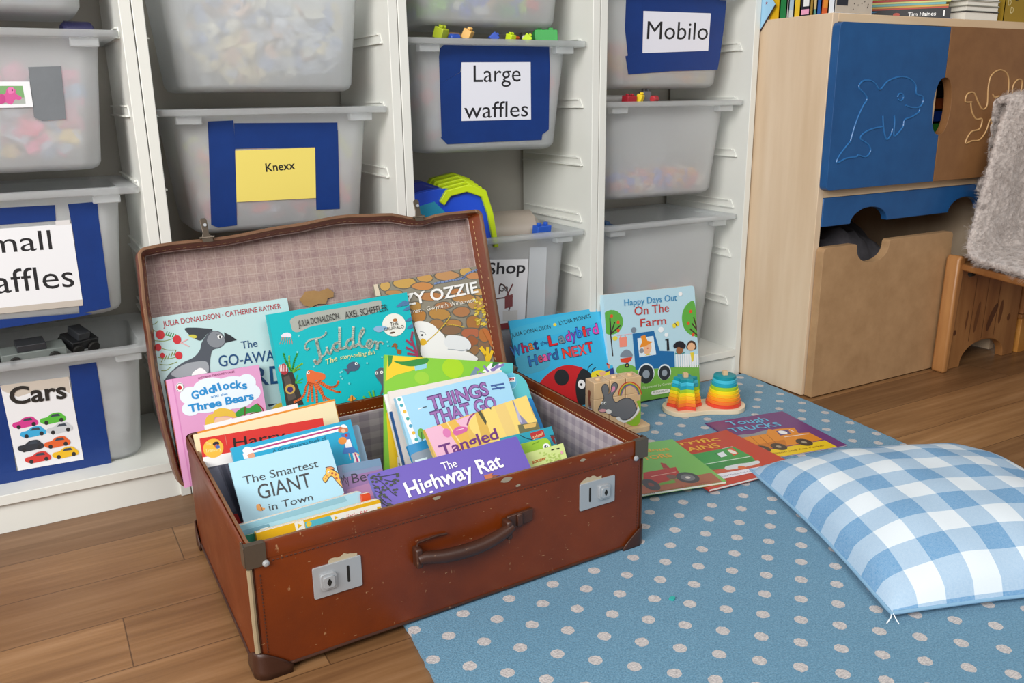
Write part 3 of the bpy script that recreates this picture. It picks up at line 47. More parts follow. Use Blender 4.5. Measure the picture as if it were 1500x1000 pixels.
 'R4': {"art":[["e","#8fd4ea",143.8,-11.8,13.78,18.12],["e","#5cb8d8",146.0,-12.3,11.12,15.65],["p","#f0f0f0",[138.9,-7.2,156.3,-9.4,154.5,-17.3,138.2,-15.8]],["p","#c0303c",[141.2,-9.2,153.6,-10.5,152.6,-14.8,140.8,-13.9]]],"lab":[["t","#f4f4f4","PLAY",141.3,-13.6,10.0,2.8,-0.075,0.02,0]],"pose":[-0.9999,-0.293,0.2231,0.0175,0.5149,0.0414,0.1767,0.2427]},
 'R6': {"art":[],"lab":[],"pose":[-1.0347,-0.365,0.1825,0.0175,0.5411,0.1048,0.1925,0.2]},
 'R5': {"art":[["p","#e8b4cc",[-0.1,0.0,61.6,-2.3,94.4,-1.4,74.4,-15.7,54.8,-37.6,54.3,-62.2,2.9,-51.2]],["p","#e3b44a",[27.8,0.5,54.7,1.4,68.4,-29.5,66.1,-66.1,48.4,-60.2,39.5,-26.5]],["l","#f2d890",2.15,[40.6,-0.4,54.3,-62.2]],["s","#f0d274",[75.9,-16.2,102.1,0.4,132.1,4.8,169.6,8.2,197.7,1.5,195.5,-30.9,196.1,-57.3,145.3,-60.5,118.0,-58.0,87.6,-48.2]],["p","#d9b04e",[94.4,-1.4,109.1,0.5,105.8,-54.1,87.6,-48.2]],["p","#e8c878",[132.1,4.8,153.5,4.8,154.1,-56.9,132.8,-56.5]],["p","#4a4a30",[98.4,3.8,105.3,3.9,108.7,-20.1,104.7,-25.3]],["p","#4a4a30",[124.6,3.8,128.6,3.2,124.5,-4.2,120.2,1.9]],["c","#a0487a",2.51,[72.9,-15.3,82.2,-5.6,97.1,1.0]],["p","#8a86a8",[168.8,0.2,170.8,-1.1,169.8,-23.0,177.3,-38.3,181.3,-49.4,166.3,-46.3,166.1,-34.9]],["p","#b8b4cc",[170.7,-5.3,171.7,-26.8,169.9,-42.5,164.8,-37.7]],["p","#6a6a48",[160.6,-42.8,201.7,-49.2,199.6,-61.6,157.3,-57.9]],["p","#d8b060",[170.1,-45.8,196.2,-49.1,191.2,-55.7,170.4,-53.1]],["e","#d878b0",33.7,-16.9,6.74,7.71],["s","#d060a0",[45.1,-17.4,55.4,-12.9,70.0,-18.1,69.6,-23.6,63.4,-25.4,46.6,-25.6]],["l","#d878b0",1.25,[61.6,-2.3,67.8,0.5]],["l","#f0d0e0",1.24,[51.5,-17.9,64.6,-18.9]]],"lab":[["t","#6a2a78","Tangled",10.5,-50.1,107.8,17.9,-0.031,0.045,0]],"pose":[-1.0715,-0.4,0.2023,0.0175,0.5934,0.101,0.1983,0.2307]},
 'R11': {"art":[["s","#8a98a8",[1.7,-16.2,24.9,-14.4,37.6,-15.3,43.5,-29.5,37.8,-39.9,12.6,-37.9,-0.6,-30.6]],["p","#d0e6ee",[4.3,-26.1,26.5,-27.1,24.9,-31.2,4.1,-30.6]],["l","#2a78a8",1.79,[2.2,-31.5,27.2,-33.5]]],"lab":[],"pose":[-1.0971,-0.385,0.174,0.0175,0.576,0.0888,0.0614,0.1939]},
 'R7': {"art":[["p","#b83030",[51.9,-3.2,78.3,-2.1,78.0,-14.2,52.5,-14.4]],["c","#1c4a58",1.59,[34.1,-3.2,42.5,-9.6,53.5,-14.6]],["s","#7a2a2c",[87.8,-17.2,93.3,-16.8,94.5,-27.9,91.4,-29.5]],["e","#7a2a2c",91.6,-18.9,3.72,3.32],["l","#20404a",1.24,[87.6,-14.3,100.1,-16.0]]],"lab":[["t","#f0d8a0","School",55.5,-15.1,21.2,5.3,0.236,0.02,0.2]],"pose":[-0.9614,-0.455,0.1838,0.0175,0.5236,-0.0012,0.0955,0.1983]},
 'R8': {"art":[["e","#f4f4f4",60.4,-13.6,6.48,5.03],["e","#3a4a5a",60.2,-14.1,3.64,2.87],["e","#f4f4f4",61.5,-13.3,1.21,1.08],["l","#6a9a20",1.2,[36.9,-4.9,50.0,-3.1]]],"lab":[],"pose":[-0.9545,-0.476,0.1756,0.0175,0.5061,-0.0004,0.0699,0.187]},
 'R9': {"art":[["e","#b8d070",76.1,-25.9,1.62,1.06],["e","#b8d070",44.7,-5.8,1.59,1.05],["e","#b8d070",72.3,-21.9,1.62,1.06],["e","#b8d070",67.6,-14.6,1.61,1.06],["e","#b8d070",63.8,-17.9,1.61,1.05],["e","#b8d070",64.8,-11.7,1.61,1.06],["e","#b8d070",57.9,-13.4,1.6,1.05],["e","#b8d070",66.7,-24.2,1.61,1.05],["e","#b8d070",77.6,-20.4,1.62,1.06],["e","#b8d070",59.0,-11.9,1.6,1.05],["e","#b8d070",44.2,-4.8,1.59,1.05],["e","#b8d070",59.6,-12.8,1.61,1.05],["e","#b8d070",53.8,-19.6,1.6,1.05],["e","#b8d070",60.9,-16.6,1.61,1.05],["e","#b8d070",51.9,-6.7,1.6,1.05],["e","#b8d070",54.9,-9.0,1.6,1.05],["e","#b8d070",58.4,-22.3,1.6,1.05],["e","#b8d070",68.3,-12.9,1.61,1.06],["e","#b8d070",74.3,-23.2,1.62,1.06],["e","#b8d070",67.6,-23.2,1.61,1.05],["e","#b8d070",69.2,-21.9,1.62,1.05],["e","#b8d070",52.4,-20.5,1.6,1.05],["e","#b8d070",79.8,-15.4,1.63,1.06],["e","#b8d070",69.2,-20.8,1.62,1.05],["e","#b8d070",58.5,-15.5,1.6,1.05],["e","#b8d070",58.0,-21.1,1.6,1.05],["e","#b8d070",58.8,-19.9,1.6,1.05],["e","#b8d070",52.8,-19.2,1.6,1.05],["e","#b8d070",76.0,-18.8,1.62,1.06],["e","#b8d070",61.0,-21.8,1.61,1.05],["e","#b8d070",69.0,-17.5,1.62,1.06],["e","#b8d070",50.1,-10.5,1.6,1.05],["e","#b8d070",69.4,-12.9,1.62,1.06],["e","#b8d070",77.2,-16.3,1.62,1.06],["e","#b8d070",77.1,-16.9,1.62,1.06],["e","#b8d070",77.2,-22.6,1.62,1.06],["e","#b8d070",60.2,-15.8,1.61,1.05],["e","#b8d070",65.7,-18.1,1.61,1.05],["e","#b8d070",54.1,-9.8,1.6,1.05],["e","#b8d070",58.8,-21.4,1.6,1.05],["l","#2c3020",1.81,[65.8,-5.7,70.1,-5.6]],["l","#2c3020",1.83,[75.8,-6.3,80.4,-6.6]],["e","#e8a8b8",83.0,-13.8,2.24,2.66]],"lab":[["t","#c8642a","soccer",25.9,-18.7,26.1,5.9,0.028,0.03,0]],"pose":[-0.9609,-0.498,0.1676,0.0175,0.4712,0.0234,0.0905,0.1746]},
 'rat': {"art":[["c","#33304a",1.54,[0.5,-6.3,13.5,-15.6,22.9,-35.1,28.5,-42.3]],["c","#33304a",1.53,[-0.8,-25.6,9.6,-34.2,18.3,-47.7]],["c","#33304a",1.53,[-2.2,-14.1,7.4,-25.1,2.9,-37.8]],["c","#33304a",1.53,[3.8,-35.3,10.0,-48.2,18.9,-53.5]],["c","#33304a",1.54,[3.9,-4.4,18.8,-8.5,40.3,-10.0]],["c","#33304a",1.55,[19.4,-14.4,31.0,-20.4]],["c","#33304a",1.52,[1.1,-42.9,10.7,-53.9]],["e","#3c4438",-4.5,-46.3,2.27,1.59],["e","#3c4438",-4.3,-33.8,2.28,1.6],["e","#3c4438",1.3,-12.7,2.3,1.63],["e","#3c4438",37.7,-20.8,2.35,1.66],["e","#3c4438",19.5,-28.3,2.32,1.63],["e","#3c4438",11.6,-27.9,2.31,1.63],["e","#3c4438",-3.7,-40.1,2.28,1.6],["e","#3c4438",1.7,-12.2,2.3,1.64],["e","#3c4438",-1.5,-12.9,2.3,1.63],["e","#3c4438",3.4,-45.6,2.28,1.6],["e","#3c4438",14.9,-9.8,2.32,1.65],["e","#3c4438",-3.7,-48.0,2.27,1.59],["e","#3c4438",-5.4,-29.3,2.28,1.61],["e","#3c4438",6.0,-34.5,2.3,1.61],["e","#3c4438",4.1,-35.5,2.29,1.61],["e","#3c4438",10.9,-35.3,2.3,1.62],["e","#3c4438",27.7,-36.7,2.33,1.63],["e","#3c4438",6.5,-5.0,2.31,1.65],["e","#3c4438",31.0,-33.0,2.34,1.64],["e","#3c4438",-5.5,-45.2,2.27,1.59],["e","#3c4438",12.7,-39.8,2.3,1.61],["e","#3c4438",31.8,-23.0,2.34,1.65],["e","#3c4438",1.8,-44.0,2.28,1.6],["e","#3c4438",-4.9,-36.5,2.28,1.6],["e","#3c4438",-5.1,-32.8,2.28,1.6],["e","#3c4438",13.9,-51.0,2.3,1.6],["e","#3c4438",26.7,-32.5,2.33,1.63],["e","#3c4438",7.3,-9.5,2.31,1.64],["e","#3c4438",14.3,-29.4,2.31,1.63],["e","#3c4438",-9.5,-42.0,2.27,1.59],["e","#3c4438",10.4,-37.8,2.3,1.61],["e","#3c4438",6.6,-14.0,2.31,1.64],["e","#3c4438",-3.0,-16.3,2.29,1.63],["e","#3c4438",5.6,-22.7,2.3,1.63],["e","#3c4438",3.3,-42.3,2.29,1.6],["e","#3c4438",34.0,-18.1,2.35,1.66],["e","#3c4438",14.7,-12.3,2.32,1.65],["e","#3c4438",12.0,-51.6,2.3,1.6],["e","#3c4438",-2.4,-37.4,2.28,1.6],["e","#3c4438",13.5,-4.3,2.32,1.66],["e","#3c4438",26.3,-24.3,2.33,1.64],["e","#3c4438",1.6,-22.2,2.3,1.62],["e","#3c4438",4.4,-21.7,2.3,1.63],["e","#3c4438",12.6,-24.3,2.31,1.63],["e","#3c4438",20.2,-20.0,2.33,1.64],["e","#3c4438",4.3,-5.4,2.31,1.65],["e","#3c4438",-2.2,-25.3,2.29,1.62],["e","#3c4438",3.1,-40.9,2.29,1.6],["e","#3c4438",10.2,-38.0,2.3,1.61],["e","#3c4438",39.4,-13.9,2.36,1.67],["e","#3c4438",0.4,-7.1,2.3,1.64],["e","#3c4438",7.8,-30.7,2.3,1.62],["e","#3c4438",25.3,-24.5,2.33,1.64],["e","#3c4438",39.9,-10.9,2.36,1.67],["e","#3c4438",31.3,-19.1,2.34,1.65],["p","#c2714a",[167.5,-48.1,183.6,-47.9,179.3,-50.7,194.9,-54.0,177.3,-55.2,167.0,-54.2]],["p","#8a4a34",[179.1,-51.2,193.8,-54.3,180.8,-54.4]]],"lab":[["t","#f2f0f4","The",109.2,-24.3,24.5,12.7,0.022,0.03,0],["t","#f2f0f4","Highway Rat",43.8,-49.4,161.7,22.2,0.042,0.05,0]],"pose":[-1.2043,-0.503,0.1962,0.0175,0.8029,0.0199,0.2481,0.1025]},
 'farm': {"art":[["s","#74b14a",[24.6,-170.3,46.7,-165.7,71.7,-173.3,85.4,-187.1,27.0,-185.5]],["p","#74b14a",[81.9,-185.1,278.7,-195.8,277.5,-278.4,90.6,-262.0,24.7,-258.2,23.4,-185.0]],["p","#74b14a",[27.1,-184.0,85.6,-185.6,90.6,-262.0,24.3,-262.6]],["e","#5fae46",17.1,-64.7,32.96,28.58],["s","#5fae46",[265.6,-38.9,246.3,-41.7,231.4,-55.8,224.8,-75.1,228.2,-97.1,240.8,-113.9,258.1,-122.0,271.1,-125.0,270.5,-79.7]],["l","#3a2e2c",3.22,[14.3,-142.4,12.4,-92.1,13.4,-54.1]],["l","#3a2e2c",3.2,[12.4,-92.1,26.0,-65.6]],["l","#3a2e2c",3.2,[13.9,-90.8,41.4,-74.6]],["l","#3a2e2c",3.2,[13.3,-89.2,13.7,-62.9]],["l","#4a2e28",3.64,[272.8,-194.1,271.9,-136.0,270.3,-120.2]],["l","#4a2e28",3.61,[271.0,-110.9,261.5,-77.2]],["l","#4a2e28",3.62,[271.2,-123.4,248.6,-104.8]],["l","#4a2e28",3.61,[271.4,-110.9,255.2,-92.1]],["e","#e0562c",18.3,-50.2,4.27,4.08],["e","#e0562c",35.6,-66.6,4.31,4.1],["e","#e0562c",34.4,-85.6,4.31,4.11],["e","#e0562c",253.4,-62.5,4.77,4.31],["e","#e0562c",243.4,-90.0,4.75,4.31],["e","#e0562c",256.3,-119.3,4.79,4.33],["p","#f0907c",[35.5,-102.9,57.3,-102.3,56.6,-125.1,35.5,-124.8]],["l","#f0907c",2.52,[38.0,-103.7,40.6,-98.1]],["l","#f0907c",2.54,[53.6,-103.1,52.2,-98.2]],["e","#e6d84a",23.7,-102.7,7.16,5.28],["l","#e8b8c0",1.44,[30.6,-97.0,72.4,-97.1]],["s","#7d8a98",[36.5,-148.0,39.9,-138.0,53.1,-132.2,65.4,-138.1,69.2,-150.5]],["p","#d8482c",[34.1,-151.3,69.8,-151.5,63.6,-160.3,54.9,-163.7,36.3,-159.9]],["e","#2a2a30",52.6,-169.4,5.84,5.34],["e","#d8c84a",52.6,-169.4,2.55,2.08],["p","#1f6aa6",[74.2,-97.3,137.5,-97.2,150.7,-146.7,194.5,-153.4,193.5,-191.9,76.5,-182.9]],["p","#dceaf2",[87.2,-109.8,134.7,-109.0,139.8,-154.5,89.8,-155.1]],["s","#eeb890",[105.2,-126.3,124.0,-125.4,126.6,-139.3,118.2,-150.4,105.4,-147.4]],["e","#8a8f98",97.3,-140.4,6.69,5.98],["p","#e8902c",[91.7,-132.2,100.1,-119.7,97.5,-105.9,110.6,-104.3,116.3,-118.5,132.5,-122.7,108.5,-131.2]],["p","#e0c040",[104.9,-153.3,125.6,-152.8,118.3,-148.9]],["e","#d8604a",115.6,-136.5,2.25,1.8],["e","#dfeaf0",106.4,-195.6,24.85,24.05],["e","#2b3038",106.2,-197.4,22.58,22.25],["e","#8f9aa6",106.2,-197.4,10.4,10.11],["e","#dfeaf0",161.1,-199.7,20.06,19.49],["e","#2b3038",161.0,-201.5,17.74,17.67],["e","#8f9aa6",161.0,-201.5,8.4,8.19],["p","#22262c",[173.8,-120.4,179.6,-120.4,180.1,-149.6,172.4,-149.3]],["p","#22262c",[169.2,-120.8,179.6,-120.1,179.3,-124.0,169.7,-124.5]],["e","#eef4f8",158.4,-96.7,8.39,6.65],["e","#eef4f8",173.8,-110.6,6.15,4.86],["e","#ecd840",199.3,-91.0,5.44,6.1],["e","#ecd840",209.7,-87.5,5.46,6.11],["l","#3a3a3a",2.33,[201.7,-85.7,208.1,-93.4]],["p","#eef2f6",[198.6,-161.6,203.7,-160.7,202.4,-193.0,197.7,-193.0]],["p","#eef2f6",[205.5,-162.5,210.7,-161.5,209.4,-193.9,204.7,-193.9]],["p","#eef2f6",[212.5,-163.3,217.7,-162.4,216.4,-194.8,211.7,-194.8]],["p","#eef2f6",[219.6,-164.1,224.8,-163.2,223.5,-195.7,218.7,-195.7]],["p","#eef2f6",[226.6,-165.0,231.8,-164.1,230.5,-196.6,225.8,-196.6]],["p","#eef2f6",[233.7,-165.8,238.9,-164.9,237.6,-197.5,232.8,-197.5]],["p","#eef2f6",[240.8,-166.7,246.0,-165.8,244.7,-198.4,239.9,-198.4]],["p","#eef2f6",[247.9,-167.6,253.1,-166.6,251.9,-199.3,247.1,-199.3]],["p","#eef2f6",[255.0,-168.4,260.3,-167.5,259.0,-200.2,254.2,-200.2]],["p","#eef2f6",[262.2,-169.3,267.5,-168.4,266.2,-201.1,261.4,-201.2]],["p","#eef2f6",[269.3,-170.1,274.7,-169.2,273.4,-202.1,268.6,-202.1]],["e","#9a6440",211.0,-152.3,10.99,10.44],["s","#22222a",[195.1,-145.8,198.0,-133.8,212.0,-129.9,225.3,-135.4,227.0,-149.5,218.4,-148.5,208.9,-144.3]],["e","#22222a",199.4,-140.1,7.02,5.51],["e","#22222a",224.7,-143.1,6.31,4.93],["p","#2a8a8a",[196.2,-156.7,209.5,-161.4,226.3,-158.8,225.3,-161.7,197.8,-160.9]],["s","#4a3024",[233.9,-151.9,236.9,-138.3,248.1,-132.7,260.8,-139.4,261.6,-155.1]],["e","#e8b890",247.7,-148.2,11.97,9.91],["s","#4a3024",[236.1,-144.4,247.8,-137.0,260.3,-145.6,258.7,-140.7,248.1,-133.3,239.0,-137.0]],["p","#e8d040",[243.1,-162.3,255.0,-162.8,251.4,-183.6,246.5,-186.1]],["e","#f4f4f4",223.4,-16.7,6.25,4.88],["e","#7d8a98",77.8,-88.8,7.34,6.52],["s","#f2f4ee",[117.7,-242.4,126.3,-239.7,168.3,-241.0,173.7,-246.4,167.6,-250.1,125.5,-249.7,118.1,-247.7]]],"lab":[["t","#2f86b8","Happy Days Out",55.9,-30.2,155.9,14.6,-0.005,0.005,0],["t","#c03a34","On The",83.1,-55.1,102.7,20.1,-0.009,0.008,0],["t","#c03a34","Farm",98.2,-83.4,76.5,18.4,-0.017,0.008,0],["t","#dfeecb","Illustrated by Genevieve",93.1,-231.1,103.2,6.0,-0.008,0,0],["t","#5a6a5a","BLOOMSBURY",123.9,-246.1,44.8,4.2,-0.012,0,0]],"pose":[-0.4496,-0.012,0.272,0.0,0.192,-0.033,0.2695,0.2602]},
 'lady': {"art":[["s","#43b8e0",[2.7,-20.8,95.7,-9.9,239.9,0.8,244.5,-31.1,115.6,-45.1,6.9,-50.8]],["s","#4aa8c8",[3.0,-82.0,81.8,-75.2,78.9,-114.1,5.9,-118.6]],["s","#c81f26",[47.4,-148.1,69.8,-131.1,99.6,-119.6,127.9,-116.9,154.6,-123.4,169.6,-132.8,148.6,-150.6,139.0,-181.8,135.8,-209.3,54.7,-201.9,33.6,-175.4]],["s","#22262a",[169.9,-131.6,184.7,-142.2,193.3,-155.5,191.0,-178.8,182.6,-203.4,163.5,-211.9,141.7,-208.0,139.0,-181.8,143.9,-159.3,154.7,-142.2]],["e","#22262a",109.1,-142.0,19.6,18.4],["e","#22262a",75.6,-180.3,18.75,13.62],["e","#f4f4f4",158.1,-165.8,10.03,10.23],["e","#1c1c1c",157.1,-166.1,3.06,3.02],["c","#22262a",1.97,[181.1,-139.3,185.9,-130.6,196.6,-125.1]],["c","#22262a",1.98,[191.7,-143.3,195.8,-138.0,205.3,-134.0]],["s","#ecd82a",[188.2,-152.3,193.1,-143.6,213.8,-142.0,238.8,-148.3,255.2,-141.3,264.4,-140.3,264.5,-159.6,232.3,-164.1,197.4,-163.2]],["s","#e8b088",[212.7,-146.6,224.6,-146.1,230.9,-150.7,222.5,-155.4,214.0,-154.0]],["s","#2c3f86",[240.1,-155.8,245.6,-144.6,254.7,-143.6,255.5,-155.8,250.8,-161.1]],["l","#2c3f86",4.07,[248.4,-145.0,230.0,-148.2]],["l","#2c3f86",3.49,[251.6,-144.3,262.2,-143.6]],["e","#d8886a",241.4,-136.7,4.06,5.72],["e","#a83030",240.3,-131.3,4.05,3.34],["p","#5a3030",[200.9,-147.6,210.9,-154.7,206.2,-156.3]],["e","#f0dc4a",115.9,-23.4,4.34,3.72]],"lab":[["t","#1f3340","JULIA DONALDSON",0.7,-36.4,103.3,8.7,0.066,0,0],["t","#1f3340","LYDIA MONKS",128.0,-26.4,88.5,9.0,0.074,0,0],["t","#26304e","W",-8.8,-77.5,27.0,21.2,0.054,0.1,0],["t","#26304e","h",19.7,-73.8,17.1,21.4,0.048,0.1,0],["t","#26304e","a",38.4,-70.1,12.9,21.6,0.042,0.1,0],["t","#26304e","t",50.5,-71.0,14.1,21.6,0.043,0.1,0],["t","#2f6ab0","W",-7.9,-77.0,25.5,19.9,0.066,0.05,0],["t","#b8204c","h",20.6,-73.2,15.6,20.0,0.067,0.05,0],["t","#e0802a","a",39.4,-69.6,11.4,20.1,0.067,0.05,0],["t","#25307c","t",51.5,-70.4,12.6,20.2,0.067,0.05,0],["t","#25508c","the",69.2,-64.2,20.5,8.9,0.028,0.03,0],["t","#26304e","L",90.4,-69.1,25.2,22.8,0.031,0.1,0],["t","#26304e","a",117.9,-66.7,18.5,23.0,0.027,0.1,0],["t","#26304e","d",137.7,-65.2,15.0,23.2,0.023,0.1,0],["t","#26304e","y",152.9,-62.6,16.5,23.2,0.025,0.1,0],["t","#26304e","b",169.0,-60.6,17.0,23.3,0.026,0.1,0],["t","#26304e","i",186.2,-60.1,10.4,23.5,0.015,0.1,0],["t","#26304e","r",198.2,-59.4,14.0,23.5,0.022,0.1,0],["t","#26304e","d",213.3,-59.0,18.5,23.6,0.027,0.1,0],["t","#d8202c","L",91.4,-68.5,23.6,21.4,0.043,0.05,0],["t","#7a8e98","a",118.9,-66.1,16.9,21.6,0.043,0.05,0],["t","#c23ab0","d",138.7,-64.7,13.4,21.7,0.043,0.05,0],["t","#6a48b0","y",153.9,-62.1,14.9,21.8,0.044,0.05,0],["t","#2a80e0","b",169.9,-60.0,15.3,21.9,0.044,0.05,0],["t","#e03030","i",187.2,-59.5,8.7,22.0,0.044,0.05,0],["t","#9a4ac0","r",199.2,-58.8,12.3,22.0,0.044,0.05,0],["t","#e048b0","d",214.3,-58.4,16.8,22.1,0.044,0.05,0],["t","#26304e","H",31.1,-105.1,23.1,21.5,0.036,0.1,0],["t","#26304e","e",55.5,-100.8,13.0,21.7,0.026,0.1,0],["t","#26304e","a",68.6,-99.8,12.8,21.8,0.026,0.1,0],["t","#26304e","r",81.8,-99.0,12.1,21.8,0.025,0.1,0],["t","#26304e","d",93.6,-100.3,17.2,21.9,0.032,0.1,0],["t","#2a70b8","H",32.0,-104.5,21.6,20.1,0.05,0.05,0],["t","#d0405c","e",56.4,-100.3,11.5,20.2,0.051,0.05,0],["t","#f060a0","a",69.6,-99.3,11.3,20.3,0.051,0.05,0],["t","#8a4ab0","r",82.8,-98.5,10.5,20.4,0.051,0.05,0],["t","#2a60a0","d",94.5,-99.8,15.6,20.4,0.051,0.05,0],["t","#26304e","N",122.0,-101.6,23.8,22.4,0.043,0.1,0],["t","#26304e","E",147.3,-101.4,18.3,22.6,0.039,0.1,0],["t","#26304e","X",166.1,-100.8,22.0,22.7,0.042,0.1,0],["t","#26304e","T",187.9,-97.9,19.9,22.8,0.04,0.1,0],["t","#e8402a","N",123.0,-101.0,22.2,21.0,0.058,0.05,0],["t","#d85060","E",148.3,-100.8,16.7,21.1,0.057,0.05,0],["t","#f05050","X",167.1,-100.3,20.3,21.2,0.057,0.05,0],["t","#d8202c","T",188.9,-97.3,18.2,21.4,0.058,0.05,0]],"pose":[-0.6952,-0.004,0.2427,0.0349,0.3491,-0.016,0.2535,0.2457]},
 'truck': {"art":[["p","#ecc81e",[-10.8,-205.3,5.5,-177.4,178.2,-177.2,178.6,-218.0,170.9,-222.9,-4.5,-215.3]],["p","#5a2c68",[0,0,4,0,4,-215.10000000000002,0,-215.10000000000002]],["s","#8a8f98",[13.0,-90.8,36.6,-87.3,58.4,-91.6,87.6,-85.7,109.4,-85.5,98.5,-103.1,51.8,-106.2,9.6,-106.4]],["p","#e08a28",[1.4,-103.1,86.3,-102.6,107.7,-80.4,113.6,-87.2,123.2,-86.6,165.1,-94.3,152.8,-124.7,176.3,-129.6,176.7,-172.4,142.2,-175.3,107.8,-174.0,25.3,-173.4,2.3,-172.2,-3.5,-146.2]],["p","#c8741e",[-3.5,-146.2,102.9,-143.2,87.0,-173.9,2.3,-172.2]],["l","#a85c14",1.48,[26.5,-102.1,17.5,-150.5]],["l","#a85c14",1.49,[46.4,-103.8,36.8,-152.3]],["l","#a85c14",1.49,[66.4,-105.6,56.3,-154.1]],["l","#a85c14",1.49,[84.8,-107.2,74.2,-155.8]],["p","#5c4a80",[115.7,-96.9,144.6,-99.5,135.0,-121.9,107.7,-122.3]],["e","#f0f0f0",124.1,-109.0,9.01,10.97],["l","#f0f0f0",2.37,[111.1,-132.2,169.7,-135.7]],["l","#f0f0f0",2.42,[147.4,-100.6,148.2,-114.1]],["e","#3a3230",30.1,-169.0,15.78,18.4],["e","#a89a80",30.1,-169.0,5.17,6.09],["e","#3a3230",68.1,-171.2,15.87,18.7],["e","#a89a80",68.1,-171.2,5.19,6.19],["e","#3a3230",131.3,-171.0,16.03,19.3],["e","#a89a80",131.3,-171.0,5.25,6.39]],"lab":[["t","#58b8dc","Tough",42.1,-33.7,97.0,23.7,-0.073,0.04,0],["t","#58b8dc","TRUCKS",24.4,-68.6,123.6,21.8,-0.057,0.045,0],["t","#8a5a18","Tony Mitton and Ant Parker",-5.3,-200.0,164.8,6.6,-0.015,0,0]],"pose":[-0.3309,-0.2401,0.01,-0.1692,0.204,0.2151]},
 'train': {"art":[["p","#3a9a4c",[63.9,-70.7,171.8,-79.0,170.5,-135.4,159.0,-160.5,128.4,-163.3,62.8,-150.8,53.8,-123.7]],["p","#2f8a44",[57.0,-123.9,166.6,-135.7,158.0,-157.7,51.2,-148.4]],["l","#d8e6d8",2.73,[55.9,-121.0,166.8,-133.4]],["p","#e4eaf0",[118.0,-91.5,136.2,-89.0,129.7,-109.7,113.1,-110.4]],["p","#d8482c",[149.5,-83.8,165.8,-81.7,156.5,-112.0,140.8,-115.6]],["e","#f0e6d8",151.5,-98.8,6.22,11.09],["l","#2a2a2a",1.13,[117.8,-87.4,113.1,-110.4]],["p","#c85a40",[53.9,-153.5,161.5,-161.8,157.2,-178.5,52.7,-167.4]],["s","#d4dadc",[90.4,-150.6,118.4,-150.4,142.2,-155.4,166.1,-156.6,159.3,-168.3,123.9,-168.4,86.6,-163.4]],["p","#e8e6ee",[51.9,-168.4,164.4,-182.4,157.7,-197.5,43.6,-190.9]],["e","#d86a3a",116.9,-168.4,8.11,8.14],["l","#d8d8d8",1.71,[144.4,-76.9,169.3,-77.7]]],"lab":[["t","#e8b43c","Terrific",28.2,-15.1,144.2,19.0,-0.183,0.03,0],["t","#e8b43c","TRAINS",36.7,-52.3,112.6,20.6,-0.148,0.04,0],["t","#6a6a8a","Tony Mitton Ant Parker",51.9,-184.8,82.7,6.4,-0.092,0,0]],"pose":[-0.5504,-0.2956,0.017,-0.0555,0.2187,0.215]},
 'tractor': {"art":[["p","#a8644c",[36.2,-180.9,186.2,-173.0,185.8,-218.8,182.0,-223.8,13.7,-240.0]],["p","#b83a34",[65.2,-132.0,135.3,-128.4,127.8,-159.9,98.7,-176.4,55.7,-187.5,51.6,-160.5]],["p","#a83a34",[116.2,-100.8,123.7,-107.0,122.1,-130.8,109.3,-126.5]],["l","#e0b0a0",2.11,[71.2,-152.7,124.7,-148.8]],["p","#6aa040",[72.0,-183.5,106.1,-178.9,102.9,-190.7,70.4,-192.4]],["e","#4a4a50",134.1,-178.6,21.0,24.27],["e","#7a7a80",134.1,-178.6,13.13,13.97],["e","#e0d8d0",134.1,-178.6,4.73,5.05],["e","#4a4a50",55.8,-184.4,14.21,25.78],["e","#8a4a44",55.8,-184.4,5.17,8.5],["l","#b83a34",2.43,[113.6,-121.0,118.7,-101.7]],["e","#7a5a50",106.9,-166.1,9.22,10.15]],"lab":[["t","#e8a838","Tremendous",30.5,-36.9,132.9,15.6,-0.102,0.04,0],["t","#e8a838","TRACTORS",27.8,-77.9,125.9,17.7,-0.037,0.045,0],["t","#8a5040","Tony Mitton and Ant Parker",23.4,-219.6,142.8,5.0,0.076,0,0]],"pose":[-0.662,-0.256,0.022,-0.2158,0.1944,0.215]},
 'bB': {"art":[["p","#e8eaee",[-26.4,-79.0,69.8,-79.2,69.6,-118.9,-33.1,-120.0]],["p","#7aa870",[-20.7,-85.5,59.1,-85.9,59.4,-113.6,-25.4,-115.1]],["p","#a8b0a8",[-23.8,-104.7,60.1,-103.7,59.4,-113.6,-25.4,-115.1]],["s","#d05a98",[35.7,-91.6,41.8,-87.0,48.2,-91.7,48.0,-97.6,55.4,-103.6,51.1,-108.3,46.0,-106.7,39.4,-114.5,31.0,-111.2,22.0,-111.9,21.6,-103.3,33.1,-97.5]],["s","#e07ab0",[37.8,-89.7,45.2,-87.8,45.8,-95.6,38.4,-97.5]],["e","#7a2a5a",43.8,-92.5,1.07,1.19],["s","#c04888",[22.1,-100.1,31.0,-99.4,31.0,-111.2,18.3,-113.0]]],"lab":[],"tape":[[71.2,-57.3,118.3,-55.5,114.5,-138.9,79.3,-140.9,68.4,-135.0]]},
